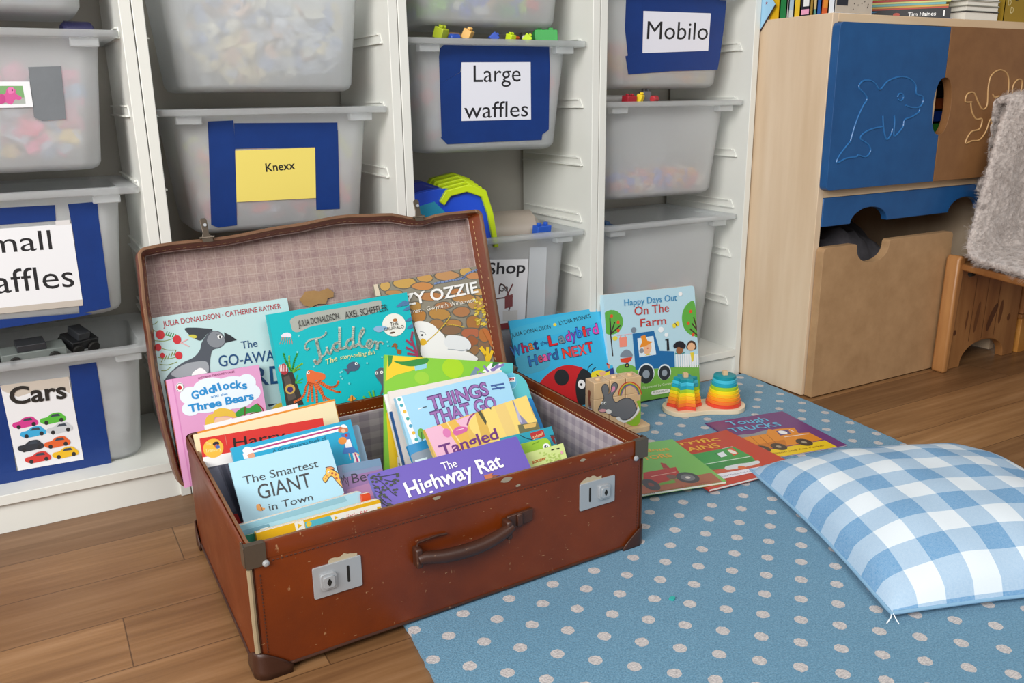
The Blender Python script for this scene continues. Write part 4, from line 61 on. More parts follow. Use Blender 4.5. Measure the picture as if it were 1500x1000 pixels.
 'bSW': {"art":[["p","#e9ebef",[-77.1,-57.4,-8.0,-58.3,98.4,-58.0,98.1,-192.1,-100.2,-197.4]],["p","#c0b8ae",[-98.9,-189.7,98.3,-191.2,97.6,-202.2,-100.5,-199.5]],["p","#dad8d8",[75.0,-51.8,97.0,-51.4,96.7,-59.6,75.0,-59.6]]],"lab":[["t","#1e1e22","Small",-54.7,-97.2,119.3,32.5,-0.014,0.0,0],["t","#1e1e22","waffles",-74.2,-165.0,163.7,39.0,-0.01,0.0,0]],"tape":[[-71.5,-23.8,78.6,-25.4,76.1,-51.9,-76.3,-52.5],[97.8,-25.4,143.0,-24.2,141.5,-51.8,141.7,-91.9,140.7,-211.6,90.1,-216.6,99.9,-88.1],[-101.7,-206.8,98.2,-216.3,110.1,-219.3,85.3,-222.0,14.0,-224.6,-105.1,-227.5]]},
 'bCars': {"art":[["p","#e6e7ea",[-46.0,-41.8,58.0,-43.7,60.7,-205.2,-43.1,-202.8]],["p","#c8beb2",[-46.0,-41.8,58.0,-43.7,56.4,-76.3,42.2,-62.3,5.2,-61.1,-23.0,-67.0,-44.1,-52.0]],["s","#d03a8c",[-38.9,-119.5,-37.1,-113.1,-27.8,-111.6,-19.7,-106.4,-7.8,-106.6,-2.3,-113.4,0.1,-116.2,-0.8,-122.8,-11.2,-124.1,-29.7,-124.8]],["p","#3a4450",[-23.3,-112.5,-19.0,-108.3,-9.9,-108.4,-7.8,-113.4]],["e","#2a2a2c",-30.2,-121.9,3.17,3.9],["e","#2a2a2c",-7.1,-121.0,3.22,3.93],["s","#58b83c",[3.3,-120.2,5.1,-113.7,14.7,-112.2,22.9,-107.0,35.2,-107.2,40.9,-114.1,43.3,-116.9,42.4,-123.6,31.8,-124.9,12.8,-125.7]],["p","#3a4450",[19.2,-113.2,23.6,-108.9,33.0,-109.0,35.2,-114.1]],["e","#2a2a2c",12.3,-122.7,3.26,3.95],["e","#2a2a2c",36.0,-121.8,3.31,3.98],["s","#3aa8d8",[-30.0,-139.0,-28.1,-132.6,-18.7,-131.1,-10.6,-126.0,1.5,-126.2,7.0,-133.1,9.5,-135.9,8.5,-142.7,-2.0,-143.9,-20.6,-144.5]],["p","#3a4450",[-14.2,-132.1,-9.9,-127.8,-0.7,-128.0,1.4,-133.1]],["e","#2a2a2c",-21.1,-141.5,3.21,3.94],["e","#2a2a2c",2.2,-140.8,3.26,3.97],["s","#c8ccd0",[10.7,-140.3,12.6,-133.7,22.2,-132.2,30.5,-127.0,42.9,-127.2,48.7,-134.2,51.2,-137.1,50.3,-143.9,39.5,-145.2,20.4,-145.8]],["p","#3a4450",[26.8,-133.2,31.2,-128.9,40.7,-129.1,42.9,-134.2]],["e","#2a2a2c",19.8,-142.8,3.3,3.99],["e","#2a2a2c",43.8,-142.0,3.35,4.02],["s","#30343c",[-37.3,-163.9,-35.4,-157.4,-26.0,-156.0,-17.9,-150.9,-5.8,-151.2,-0.3,-158.2,2.2,-161.1,1.2,-167.9,-9.3,-169.0,-28.0,-169.5]],["p","#3a4450",[-21.5,-157.0,-17.2,-152.8,-8.0,-153.0,-5.9,-158.1]],["e","#2a2a2c",-28.5,-166.5,3.22,3.97],["e","#2a2a2c",-5.1,-165.9,3.26,4.0],["s","#e0622c",[3.3,-166.0,5.2,-159.4,14.9,-158.0,23.2,-152.8,35.6,-153.1,41.3,-160.3,43.8,-163.2,42.9,-170.1,32.1,-171.2,13.0,-171.7]],["p","#3a4450",[19.5,-159.0,23.9,-154.7,33.4,-155.0,35.6,-160.2]],["e","#2a2a2c",12.4,-168.6,3.3,4.02],["e","#2a2a2c",36.4,-168.0,3.36,4.05],["s","#d03a34",[-29.7,-187.7,-27.8,-181.2,-18.3,-179.8,-10.1,-174.7,2.1,-175.1,7.7,-182.3,10.1,-185.2,9.2,-192.1,-1.4,-193.1,-20.3,-193.5]],["p","#3a4450",[-13.8,-180.9,-9.4,-176.6,-0.1,-177.0,2.0,-182.1]],["e","#2a2a2c",-20.8,-190.4,3.25,4.02],["e","#2a2a2c",2.8,-190.0,3.3,4.04],["s","#e8b820",[13.0,-188.2,14.9,-181.5,24.7,-180.2,33.1,-175.0,45.6,-175.4,51.4,-182.6,54.0,-185.6,53.0,-192.6,42.2,-193.7,22.8,-194.0]],["p","#3a4450",[29.3,-181.2,33.8,-176.9,43.4,-177.3,45.6,-182.5]],["e","#2a2a2c",22.2,-190.9,3.35,4.07],["e","#2a2a2c",46.5,-190.5,3.4,4.09]],"lab":[["t","#26221f","Cars",-36.4,-78.4,86.4,30.3,-0.041,0.055,0]],"tape":[[-130.2,-30.8,-42.4,-41.4,-45.7,-205.1,-159.5,-206.0],[60.5,-25.0,104.4,-25.0,104.9,-79.5,105.2,-225.9,58.7,-208.9],[-158.6,-200.6,-43.1,-202.8,59.4,-204.2,105.2,-225.9,-3.9,-224.1,-162.3,-222.5]]},
 'bKn': {"art":[["p","#ecd96e",[-79.5,-73.9,68.4,-74.0,64.6,-169.2,-84.8,-166.8]]],"lab":[["t","#22221c","Knexx",-27.0,-114.4,55.4,14.8,0.045,0.045,0]],"tape":[[-122.2,-21.6,-77.8,-20.6,-78.4,-61.3,-87.6,-209.7,-122.2,-211.3,-133.5,-205.1,-126.8,-101.6],[-77.0,-25.6,114.7,-29.0,113.6,-68.1,68.4,-73.2,-79.2,-70.6],[69.8,-48.9,114.9,-43.6,111.1,-193.4,64.2,-192.3]]},
 'bLW': {"art":[["p","#e4e6f0",[-78.8,-44.2,82.7,-42.5,86.9,-159.4,-79.2,-158.7]]],"lab":[["t","#1c1c20","Large",-51.6,-82.2,110.8,32.3,0.009,0.0,0],["t","#1c1c20","waffles",-73.2,-154.1,152.3,32.1,0.008,0.0,0]],"tape":[[-117.2,-11.6,128.0,-8.8,131.0,-49.3,83.8,-43.0,-78.8,-44.2,-81.3,-63.1,-126.7,-86.2,-128.0,-34.3,-125.9,-18.6],[-126.7,-86.2,-79.8,-63.1,-78.2,-158.3,-124.0,-191.9],[83.7,-40.8,131.0,-49.3,132.9,-181.7,116.5,-190.5,87.0,-163.5],[-126.0,-191.0,-79.2,-158.3,86.9,-160.3,131.8,-183.1,116.5,-191.9,115.2,-203.5,8.4,-203.5,-111.8,-204.6]]},
 'bShop': {"art":[["p","#e4e4e8",[-39.8,-48.0,74.7,-58.0,67.6,-214.1,-45.0,-209.4]],["c","#6a4a48",3.14,[0.7,-130.2,3.5,-108.0,19.2,-121.1,29.2,-156.5,23.3,-178.8]],["c","#6a4a48",3.13,[-8.5,-140.3,35.3,-140.1]],["p","#8a4a4c",[15.1,-137.6,35.2,-134.4,35.7,-163.1,15.5,-166.2]],["p","#8a3a3c",[-14.1,-199.5,52.4,-200.2,52.7,-214.9,-14.0,-214.0]],["l","#7a4446",3.81,[19.5,-138.2,34.7,-111.7]],["p","#d8d4d0",[10.6,-171.3,48.6,-173.5,49.1,-196.8,10.9,-194.4]],["p","#c4c8cc",[77.2,-32.0,122.2,-35.2,120.0,-206.7,72.1,-211.8]]],"lab":[["t","#26242a","Shop",-30.5,-81.9,96.6,25.2,-0.064,0.035,0],["t","#4a4444","Go",0.6,-124.5,21.9,16.8,-0.07,0,0]],"tape":[]},
 'bMob': {"art":[["p","#e2e3ee",[-83.9,-57.0,113.0,-55.6,114.6,-138.1,-79.4,-145.8]]],"lab":[["t","#1c1c20","Mobilo",-69.7,-115.5,179.2,37.4,0.011,0.0,0]],"tape":[[-133.0,-7.0,-84.2,-4.8,-79.5,-144.8,-117.2,-160.5,-131.2,-95.2],[-94.0,-5.2,156.2,6.3,159.1,-45.7,112.2,-55.1,-85.1,-58.1],[111.9,-52.5,158.0,-24.8,158.7,-72.1,154.4,-139.1,114.6,-138.1],[-125.7,-153.0,-79.7,-142.2,114.5,-137.0,154.4,-139.1,149.7,-181.1,7.2,-184.8,-114.8,-192.4]]},
 'doors': {"art":[],"lab":[],"dol":[[70.4,606.2,82.8,646.6,99.7,679.6,111.9,696.0,102.9,707.9,81.4,722.2,91.7,735.2,116.7,737.0,136.2,729.0,152.8,717.0,176.0,735.0,216.0,744.5,251.3,740.6,275.7,726.0,282.3,706.3,303.9,701.2,309.4,688.7,298.0,676.4,270.4,675.9,247.5,681.2],[298.0,676.4,298.4,665.5,274.1,654.5,250.0,648.5,246.4,632.7,229.6,617.3,217.0,613.7,215.2,643.4,211.2,658.3],[171.6,659.1,179.2,629.6,192.9,605.5,206.5,616.5,209.9,628.7],[175.4,634.6,140.0,630.7,111.8,621.8,102.5,610.0,130.2,596.9,141.4,581.7,127.0,568.5,100.4,573.6,93.6,569.9,61.2,567.9,32.3,559.5,38.6,576.2,70.4,606.2],[215.9,699.7,220.0,706.9,231.6,706.8,236.9,698.0,228.8,691.2,219.0,694.8]],"octo":[[496.3,685.2,470.0,686.6,474.9,704.6,500.4,706.9,523.1,683.3,544.4,667.2,559.9,677.5,554.9,719.5,561.7,748.1,594.7,761.2,629.7,748.2,641.2,708.4,631.8,681.8,642.9,654.7],[642.9,654.7,664.5,681.4,657.2,719.0,674.1,737.6,693.9,733.8,695.7,708.0],[491.7,686.3,501.2,662.7,522.9,643.9,547.0,643.4,541.5,619.6,507.6,612.5,491.1,586.5,516.6,591.0,547.5,592.6,569.9,613.4,581.4,642.6,595.6,612.7,599.1,585.4],[576.4,703.7,587.3,695.6,605.0,698.1]]},
}
# ------------------------------------------------------------------ helpers
def lin(h):
    h = h.lstrip('#'); o = []
    for i in (0, 2, 4):
        c = int(h[i:i+2], 16)/255; o.append(c/12.92 if c <= .04045 else ((c+.055)/1.055)**2.4)
    return (*o, 1)
_M = {}
def mat(hexc, rough=.4, metal=0., spec=.5, name=None):
    k = (hexc, rough, metal, spec)
    if k in _M: return _M[k]
    m = bpy.data.materials.new(name or 'paint_' + hexc.strip('#')); m.use_nodes = True
    b = m.node_tree.nodes['Principled BSDF']; b.inputs['Base Color'].default_value = lin(hexc)
    b.inputs['Roughness'].default_value = rough; b.inputs['Metallic'].default_value = metal
    b.inputs['Specular IOR Level'].default_value = spec
    _M[k] = m; return m
class NT:
    """small helper for procedural node materials"""
    def __init__(s, name, rough=.5, spec=.5):
        s.m = bpy.data.materials.new(name); s.m.use_nodes = True; s.t = s.m.node_tree; s.b = s.t.nodes['Principled BSDF']
        s.b.inputs['Roughness'].default_value = rough; s.b.inputs['Specular IOR Level'].default_value = spec
    def n(s, typ, ins=None, **kw):
        x = s.t.nodes.new(typ)
        for k, v in kw.items(): setattr(x, k, v)
        for k, v in (ins or {}).items(): s.set(x.inputs[k], v)
        return x
    def set(s, sock, v):
        if isinstance(v, bpy.types.NodeSocket): s.t.links.new(v, sock)
        elif isinstance(v, str): sock.default_value = lin(v)
        else: sock.default_value = v
    def math(s, op, a, b=0., c=None):
        x = s.n('ShaderNodeMath', {0: a, 1: b}, operation=op)
        if c is not None: s.set(x.inputs[2], c)
        return x.outputs[0]
    def obj(s): return s.n('ShaderNodeTexCoord').outputs['Object']
    def sep(s, v): x = s.n('ShaderNodeSeparateXYZ', {0: v}); return x.outputs
    def comb(s, x=0., y=0., z=0.): return s.n('ShaderNodeCombineXYZ', {0: x, 1: y, 2: z}).outputs[0]
    def mapr(s, v, scale): return s.n('ShaderNodeMapping', {'Vector': v, 'Scale': scale}).outputs[0]
    def noise(s, v, scale, detail=3., rough=.55): return s.n('ShaderNodeTexNoise', {'Vector': v, 'Scale': scale, 'Detail': detail, 'Roughness': rough}).outputs['Fac']
    def ramp(s, f, stops, interp='LINEAR'):
        x = s.n('ShaderNodeValToRGB', {0: f}); e = x.color_ramp.elements; x.color_ramp.interpolation = interp
        while len(e) < len(stops): e.new(.5)
        for i, (p, c) in enumerate(stops):
            e[i].position = p; e[i].color = lin(c) if isinstance(c, str) else (c, c, c, 1)
        return x.outputs[0]
    def mix(s, f, a, b, blend='MIX'):
        x = s.n('ShaderNodeMix', data_type='RGBA', blend_type=blend); s.set(x.inputs[0], f); s.set(x.inputs[6], a); s.set(x.inputs[7], b); return x.outputs[2]
    def col(s, c): s.set(s.b.inputs['Base Color'], c)
    def bump(s, h, strength=.3, dist=.001):
        x = s.n('ShaderNodeBump', {'Height': h, 'Strength': strength, 'Distance': dist}); s.t.links.new(x.outputs[0], s.b.inputs['Normal'])
class MB:
    """collects faces with material slots and links them as one mesh object"""
    def __init__(s): s.v = []; s.f = []; s.mi = []; s.mats = []; s.uv = None
    def slot(s, m):
        if m not in s.mats: s.mats.append(m)
        return s.mats.index(m)
    def add(s, verts, faces, m):
        o = len(s.v); s.v += [tuple(q) for q in verts]; i = s.slot(m)
        for f in faces: s.f.append(tuple(o + k for k in f)); s.mi.append(i)
    def box(s, x0, y0, z0, x1, y1, z1, m, M=None):
        V = [(x, y, z) for z in (z0, z1) for y in (y0, y1) for x in (x0, x1)]
        if M: V = [M @ Vector(q) for q in V]
        s.add(V, [(0, 2, 3, 1), (4, 5, 7, 6), (0, 1, 5, 4), (2, 6, 7, 3), (0, 4, 6, 2), (1, 3, 7, 5)], m)
    def prism(s, pts, fn, h0, h1, m, cap=None):
        """outline pts (2-D); fn(x,y,h)->3-D"""
        n = len(pts); V = [fn(x, y, h0) for x, y in pts] + [fn(x, y, h1) for x, y in pts]
        s.add(V, [(i, (i+1) % n, n+(i+1) % n, n+i) for i in range(n)], m)
        tri = tessellate_polygon([[Vector((x, y, 0)) for x, y in pts]])
        s.add(V[:n], [t[::-1] for t in tri], m); s.add(V[n:], tri, cap or m)
    def flat(s, pts, fn, h, m):
        tri = tessellate_polygon([[Vector((x, y, 0)) for x, y in pts]]); s.add([fn(x, y, h) for x, y in pts], tri, m)
    def tube(s, path, r, m, seg=8, closed=False, flat=1.):
        P = [Vector(q) for q in path]; n = len(P); rr = r if isinstance(r, (list, tuple)) else [r]*n; V = []; prev = None
        for i, q in enumerate(P):
            a = P[(i-1) % n] if (closed or i) else P[i]; b = P[(i+1) % n] if (closed or i < n-1) else P[i]
            t = (b-a).normalized(); ref = prev if prev is not None else (Vector((0, 0, 1)) if abs(t.z) < .9 else Vector((1, 0, 0)))
            e1 = (ref - t*ref.dot(t)).normalized(); e2 = t.cross(e1); prev = e1
            V += [q + (e1*math.cos(2*math.pi*k/seg)*flat + e2*math.sin(2*math.pi*k/seg))*rr[i] for k in range(seg)]
        Fc = [(i*seg+k, i*seg+(k+1) % seg, ((i+1) % n)*seg+(k+1) % seg, ((i+1) % n)*seg+k) for i in range(n if closed else n-1) for k in range(seg)]
        if not closed: Fc += [tuple(range(seg))[::-1], tuple((n-1)*seg+k for k in range(seg))]
        s.add(V, Fc, m)
    def lathe(s, prof, c, m, seg=24):
        n = len(prof); V = [(c[0]+r*math.cos(2*math.pi*k/seg), c[1]+r*math.sin(2*math.pi*k/seg), c[2]+z) for r, z in prof for k in range(seg)]
        Fc = [(i*seg+k, i*seg+(k+1) % seg, (i+1)*seg+(k+1) % seg, (i+1)*seg+k) for i in range(n-1) for k in range(seg)]
        Fc += [tuple(range(seg))[::-1], tuple((n-1)*seg+k for k in range(seg))]; s.add(V, Fc, m)
    def build(s, name, parent=None, smooth=False, bevel=0., bseg=2, M=None, auto=None):
        me = bpy.data.meshes.new(name); me.from_pydata(s.v, [], s.f)
        for m in s.mats: me.materials.append(m)
        me.polygons.foreach_set('material_index', s.mi)
        bm = bmesh.new(); bm.from_mesh(me); bmesh.ops.remove_doubles(bm, verts=bm.verts, dist=1e-6) if (bevel or smooth) else None
        bmesh.ops.recalc_face_normals(bm, faces=bm.faces) if (bevel or smooth) else None; bm.to_mesh(me); bm.free()
        o = bpy.data.objects.new(name, me); COL.objects.link(o)
        if parent is not None: o.parent = parent
        if M is not None: o.matrix_local = M
        if bevel:
            b = o.modifiers.new('bevel', 'BEVEL'); b.width = bevel; b.segments = bseg; b.limit_method = 'ANGLE'; b.angle_limit = R(40)
        if smooth or bevel:
            for p in me.polygons: p.use_smooth = True
            me.set_sharp_from_angle(angle=R(auto or 38))
        return o
def thing(name, label, cat, group=None, M=None, loc=None, rz=0.):
    o = bpy.data.objects.new(name, None); COL.objects.link(o); o.empty_display_size = .02
    if M is not None: o.matrix_world = M
    elif loc is not None: o.location = loc; o.rotation_euler = (0, 0, rz)
    return tag(o, label, cat, group)
def tag(o, label=None, cat=None, group=None, kind=None):
    if label: o['label'] = label
    if cat: o['category'] = cat
    if group: o['group'] = group
    if kind: o['kind'] = kind
    return o
def rrect(x0, y0, x1, y1, r, n=5, corners=(1, 1, 1, 1)):
    out = []
    for (cx, cy, a0, on) in ((x1-r, y1-r, 0, corners[0]), (x0+r, y1-r, 90, corners[1]), (x0+r, y0+r, 180, corners[2]), (x1-r, y0+r, 270, corners[3])):
        if on and r > 0: out += [(cx+r*math.cos(R(a0+90*k/n)), cy+r*math.sin(R(a0+90*k/n))) for k in range(n+1)]
        else: out.append((x1 if a0 in (0, 270) else x0, y1 if a0 in (0, 90) else y0))
    return out
def catmull(P, closed, n=5):
    out = []; N = len(P)
    for i in range(N if closed else N-1):
        g = lambda k: Vector(P[k % N]) if closed else Vector(P[max(0, min(N-1, k))])
        a, b, c, d = g(i-1), g(i), g(i+1), g(i+2)
        for k in range(n):
            t = k/n; out.append(tuple(.5*((2*b)+(c-a)*t+(2*a-5*b+4*c-d)*t*t+(3*b-a-3*c+d)*t**3)))
    if not closed: out.append(tuple(P[-1]))
    return out
def clip_poly(P, box):
    if not box: return P
    x0, y0, x1, y1 = box
    for ax, lim, sg in ((0, x0, 1), (0, x1, -1), (1, y0, 1), (1, y1, -1)):
        out = []
        for i in range(len(P)):
            a, b = P[i-1], P[i]; da, db = (a[ax]-lim)*sg, (b[ax]-lim)*sg
            if (da >= 0) != (db >= 0):
                t = da/(da-db); out.append((a[0]+(b[0]-a[0])*t, a[1]+(b[1]-a[1])*t))
            if db >= 0: out.append(b)
        P = out
        if len(P) < 3: return []
    return P
_T = {}
def glyphs(txt, bold, shear):
    k = (txt, bold, shear)
    if k in _T: return _T[k]
    cu = bpy.data.curves.new('t', 'FONT'); cu.body = txt; cu.offset = bold*.42; cu.shear = shear; cu.resolution_u = 3
    o = bpy.data.objects.new('t', cu); me = o.to_mesh()
    V = [(v.co.x, v.co.y) for v in me.vertices]; Fc = [tuple(p.vertices) for p in me.polygons]
    o.to_mesh_clear(); bpy.data.objects.remove(o); bpy.data.curves.remove(cu)
    _T[k] = (V, Fc); return V, Fc
CAP = max(v[1] for v in glyphs('H', 0, 0)[0])
def put_art(parent, data, fn, clip=None, base=.0003, step=.00003, pic='cover_picture', let='title_lettering', rough=.38):
    """coloured shapes and letters laid on a surface; fn(x,y,h) maps surface metres to the parent's space"""
    k = 0
    if data['art']:
        mb = MB()
        for a in data['art']:
            k += 1; h = base + step*k; m = mat(a[1], rough)
            if a[0] in 'ps':
                P = [(a[2][i]/1000, a[2][i+1]/1000) for i in range(0, len(a[2]), 2)]
                if a[0] == 's': P = catmull(P, True)
                P = clip_poly(P, clip)
                if P: mb.flat(P, fn, h, m)
            elif a[0] == 'e':
                cx, cy, rx, ry = [q/1000 for q in a[2:6]]
                P = clip_poly([(cx+rx*math.cos(2*math.pi*i/20), cy+ry*math.sin(2*math.pi*i/20)) for i in range(20)], clip)
                if P: mb.flat(P, fn, h, m)
            else:
                P = [(a[3][i]/1000, a[3][i+1]/1000) for i in range(0, len(a[3]), 2)]; w = a[2]/2000
                if a[0] == 'c': P = catmull(P, False)
                for q0, q1 in zip(P, P[1:]):
                    d = Vector(q1)-Vector(q0)
                    if d.length < 1e-6: continue
                    d.normalize(); nn = Vector((-d.y, d.x))*w; e = d*w*.5
                    Q = clip_poly([tuple(Vector(q0)-e+nn), tuple(Vector(q0)-e-nn), tuple(Vector(q1)+e-nn), tuple(Vector(q1)+e+nn)], clip)
                    if Q: mb.flat(Q, fn, h, m)
        if mb.f: mb.build(pic, parent)
    if data['lab']:
        mb = MB(); h = base + step*(k+2)
        for (_, c, txt, x, y, w, hh, ang, bold, shear) in data['lab']:
            V, Fc = glyphs(txt, bold, shear)
            if not V: continue
            x0 = min(v[0] for v in V); x1 = max(v[0] for v in V); sx = w/1000/(x1-x0); sy = hh/1000/CAP; ca, sa = math.cos(ang), math.sin(ang)
            W = []
            for vx, vy in V:
                lx, ly = (vx-x0)*sx, vy*sy; W.append(fn(x/1000+lx*ca-ly*sa, y/1000+lx*sa+ly*ca, h))
            mb.add(W, Fc, mat(c, rough)); h += step*.5
        mb.build(let, parent)
# ------------------------------------------------------------------ materials
def m_floor():
    t = NT('wood_plank_floor', .38); p = t.sep(t.obj()); L = 1.25
    vy = t.math('DIVIDE', t.math('ADD', p[1], .1195), .1265); row = t.math('FLOOR', vy); fy = t.math('FRACT', vy)
    h1 = t.n('ShaderNodeTexWhiteNoise', {'W': row}, noise_dimensions='1D').outputs[0]
    vx = t.math('ADD', t.math('DIVIDE', p[0], L), t.math('MULTIPLY', h1, 7.)); cx = t.math('FLOOR', vx); fx = t.math('FRACT', vx)
    h2 = t.n('ShaderNodeTexWhiteNoise', {'Vector': t.comb(cx, row, 0.)}, noise_dimensions='2D').outputs[0]
    off = t.math('MULTIPLY', h2, 37.)
    g = t.noise(t.comb(t.math('MULTIPLY', p[0], 3.2), t.math('MULTIPLY', p[1], 55.), off), 1., 6., .6)
    g2 = t.noise(t.comb(t.math('ADD', t.math('MULTIPLY', p[0], 2.5), off), t.math('MULTIPLY', p[1], 14.), off), 1., 3., .5)
    c = t.ramp(g, [(.22, '#83603f'), (.5, '#a68058'), (.78, '#bd9872')])
    c2 = t.mix(t.ramp(g2, [(.4, 0.), (.75, .55)]), c, '#7e5b3a')
    tone = t.ramp(h2, [(0., '#b8aca2'), (.5, '#dcd2c8'), (1., '#fff6ea')])
    c3 = t.mix(1., c2, tone, 'MULTIPLY')
    ex = t.math('MINIMUM', t.math('MULTIPLY', fx, L), t.math('MULTIPLY', t.math('SUBTRACT', 1., fx), L))
    ey = t.math('MULTIPLY', t.math('MINIMUM', fy, t.math('SUBTRACT', 1., fy)), .1265)
    seam = t.math('LESS_THAN', t.math('MINIMUM', ex, ey), .0009)
    t.col(t.mix(t.math('MULTIPLY', seam, .65), c3, '#3a2416')); t.bump(g, .08, .0006)
    t.set(t.b.inputs['Roughness'], t.ramp(g, [(.2, .45), (.8, .33)])); return t.m
def m_wood(name, c0, c1, c2, axis=2, fine=90., rough=.45, long=3.5, knots=0.):
    t = NT(name, rough); p = t.sep(t.obj()); q = [t.math('MULTIPLY', p[i], long if i == axis else fine*.55) for i in range(3)]
    g = t.noise(t.comb(*q), 1., 4., .6); q2 = [t.math('MULTIPLY', p[i], 1.6 if i == axis else 16.) for i in range(3)]
    g2 = t.noise(t.comb(*q2), 1., 2., .5)
    c = t.mix(t.ramp(g2, [(.3, 0.), (.7, 1.)]), t.ramp(g, [(.3, c0), (.7, c1)]), t.ramp(g, [(.3, c1), (.7, c2)]))
    t.col(c); t.bump(g, .05, .0005); return t.m
def m_white(name='white_foil', c='#dfe0da'):
    t = NT(name, .42); n = t.noise(t.obj(), 7., 3.); s = t.noise(t.obj(), 120., 2.)
    t.col(t.mix(t.ramp(n, [(.35, 0.), (.75, .22)]), c, '#c9c8c0')); return t.m
def m_leather(name, base, dark, light, rough=.42):
    t = NT(name, rough); o = t.obj(); n = t.noise(o, 6., 4., .6); f = t.noise(o, 260., 2.); sc = t.noise(t.mapr(o, (60, 60, 22)), 1., 5., .7)
    c = t.mix(t.ramp(n, [(.3, 0.), (.7, 1.)]), dark, base); c = t.mix(t.ramp(sc, [(.665, 0.), (.70, .75)]), c, light); sp = t.noise(t.mapr(o, (90, 90, 240)), 1., 3., .6); c = t.mix(t.ramp(sp, [(.70, 0.), (.73, .75)]), c, light)
    c = t.mix(t.ramp(t.noise(t.mapr(o, (14, 14, 40)), 1., 4., .7), [(.62, 0.), (.85, .5)]), c, dark)
    t.col(c); t.bump(t.math('ADD', f, t.math('MULTIPLY', n, 3.)), .25, .0005); t.set(t.b.inputs['Roughness'], t.ramp(n, [(.3, rough+.08), (.7, rough-.08)])); return t.m
def m_plaid():
    t = NT('faded_plaid_lining', .85, .2); o = t.obj(); p = t.sep(o); w = t.math('MULTIPLY', t.noise(o, 9., 3.), .006)
    def lines(x, per, wd, off=0.): return t.math('LESS_THAN', t.math('FRACT', t.math('DIVIDE', t.math('ADD', t.math('ADD', x, w), off), per)), wd)
    def soft(x, per): return t.math('MULTIPLY', t.math('ADD', t.math('SINE', t.math('MULTIPLY', t.math('ADD', x, w), 6.2832/per)), 1.), .25)
    z = t.math('ADD', p[2], t.math('MULTIPLY', p[1], .15))
    c = t.mix(t.ramp(t.noise(o, 5., 3.), [(.3, 0.), (.7, 1.)]), '#a8928a', '#957c7a'); c = t.mix(t.math('MULTIPLY', t.math('ADD', soft(p[0], .034), soft(z, .034)), .6), c, '#80646a')
    l = t.math('ADD', t.math('MULTIPLY', t.math('MAXIMUM', lines(p[0], .017, .10), lines(z, .017, .10)), .32), t.math('MULTIPLY', t.math('MAXIMUM', lines(p[0], .017, .07, .004), lines(z, .017, .07, .004)), .18)); c = t.mix(l, c, '#c6b4aa')
    st = t.noise(o, 12., 6., .75); c = t.mix(t.ramp(st, [(.58, 0.), (.8, .55)]), c, '#6e5648'); c = t.mix(t.ramp(t.noise(o, 220., 2.), [(.3, 0.), (.8, .3)]), c, '#cfc0b6')
    t.col(c); t.bump(t.math('ADD', t.noise(o, 11., 4.), t.math('MULTIPLY', t.noise(o, 300., 2.), .1)), .5, .004); return t.m
def m_gingham_lilac():
    t = NT('lilac_gingham_lining', .8); p = t.sep(t.obj()); a = t.math('ADD', p[1], t.math('MULTIPLY', p[0], .6)); per = .024
    def band(x): return t.math('MULTIPLY', t.math('LESS_THAN', t.math('FRACT', t.math('DIVIDE', x, per)), .5), .5)
    t.col(t.mix(t.math('ADD', band(a), band(p[2])), '#b6abb0', '#948994')); return t.m
def m_rug():
    t = NT('blue_dotted_carpet', .95, .15); o = t.obj(); p = t.sep(o); a = (.0752, .0003); b = (.0354, -.0361); det = a[0]*b[1]-a[1]*b[0]
    w = t.math('MULTIPLY', t.math('SUBTRACT', t.noise(o, 160., 2.), .5), .004)
    x = t.math('ADD', t.math('ADD', p[0], 1.1187), w); y = t.math('ADD', t.math('ADD', p[1], .621), w)
    u = t.math('DIVIDE', t.math('SUBTRACT', t.math('MULTIPLY', x, b[1]), t.math('MULTIPLY', y, b[0])), det)
    v = t.math('DIVIDE', t.math('SUBTRACT', t.math('MULTIPLY', y, a[0]), t.math('MULTIPLY', x, a[1])), det)
    fu = t.math('SUBTRACT', t.math('FRACT', t.math('ADD', u, .5)), .5); fv = t.math('SUBTRACT', t.math('FRACT', t.math('ADD', v, .5)), .5)
    dx = t.math('ADD', t.math('MULTIPLY', fu, a[0]), t.math('MULTIPLY', fv, b[0])); dy = t.math('ADD', t.math('MULTIPLY', fu, a[1]), t.math('MULTIPLY', fv, b[1]))
    d = t.math('SQRT', t.math('ADD', t.math('MULTIPLY', dx, dx), t.math('MULTIPLY', dy, dy)))
    dot = t.math('LESS_THAN', d, .0093); n = t.noise(o, 420., 3.); n2 = t.noise(o, 5., 3.); n3 = t.noise(t.mapr(o, (150, 700, 1)), 1., 2.)
    c = t.mix(t.ramp(n, [(.3, 0.), (.7, 1.)]), '#4f7a95', '#749fb9'); c = t.mix(t.ramp(n2, [(.4, 0.), (.7, .25)]), c, '#56839f')
    dc = t.mix(t.ramp(n3, [(.35, 0.), (.65, 1.)]), '#a6a2a4', '#d0c9c6'); t.col(t.mix(dot, c, dc)); t.bump(n, .7, .002)
    t.b.inputs['Sheen Weight'].default_value = .15; return t.m
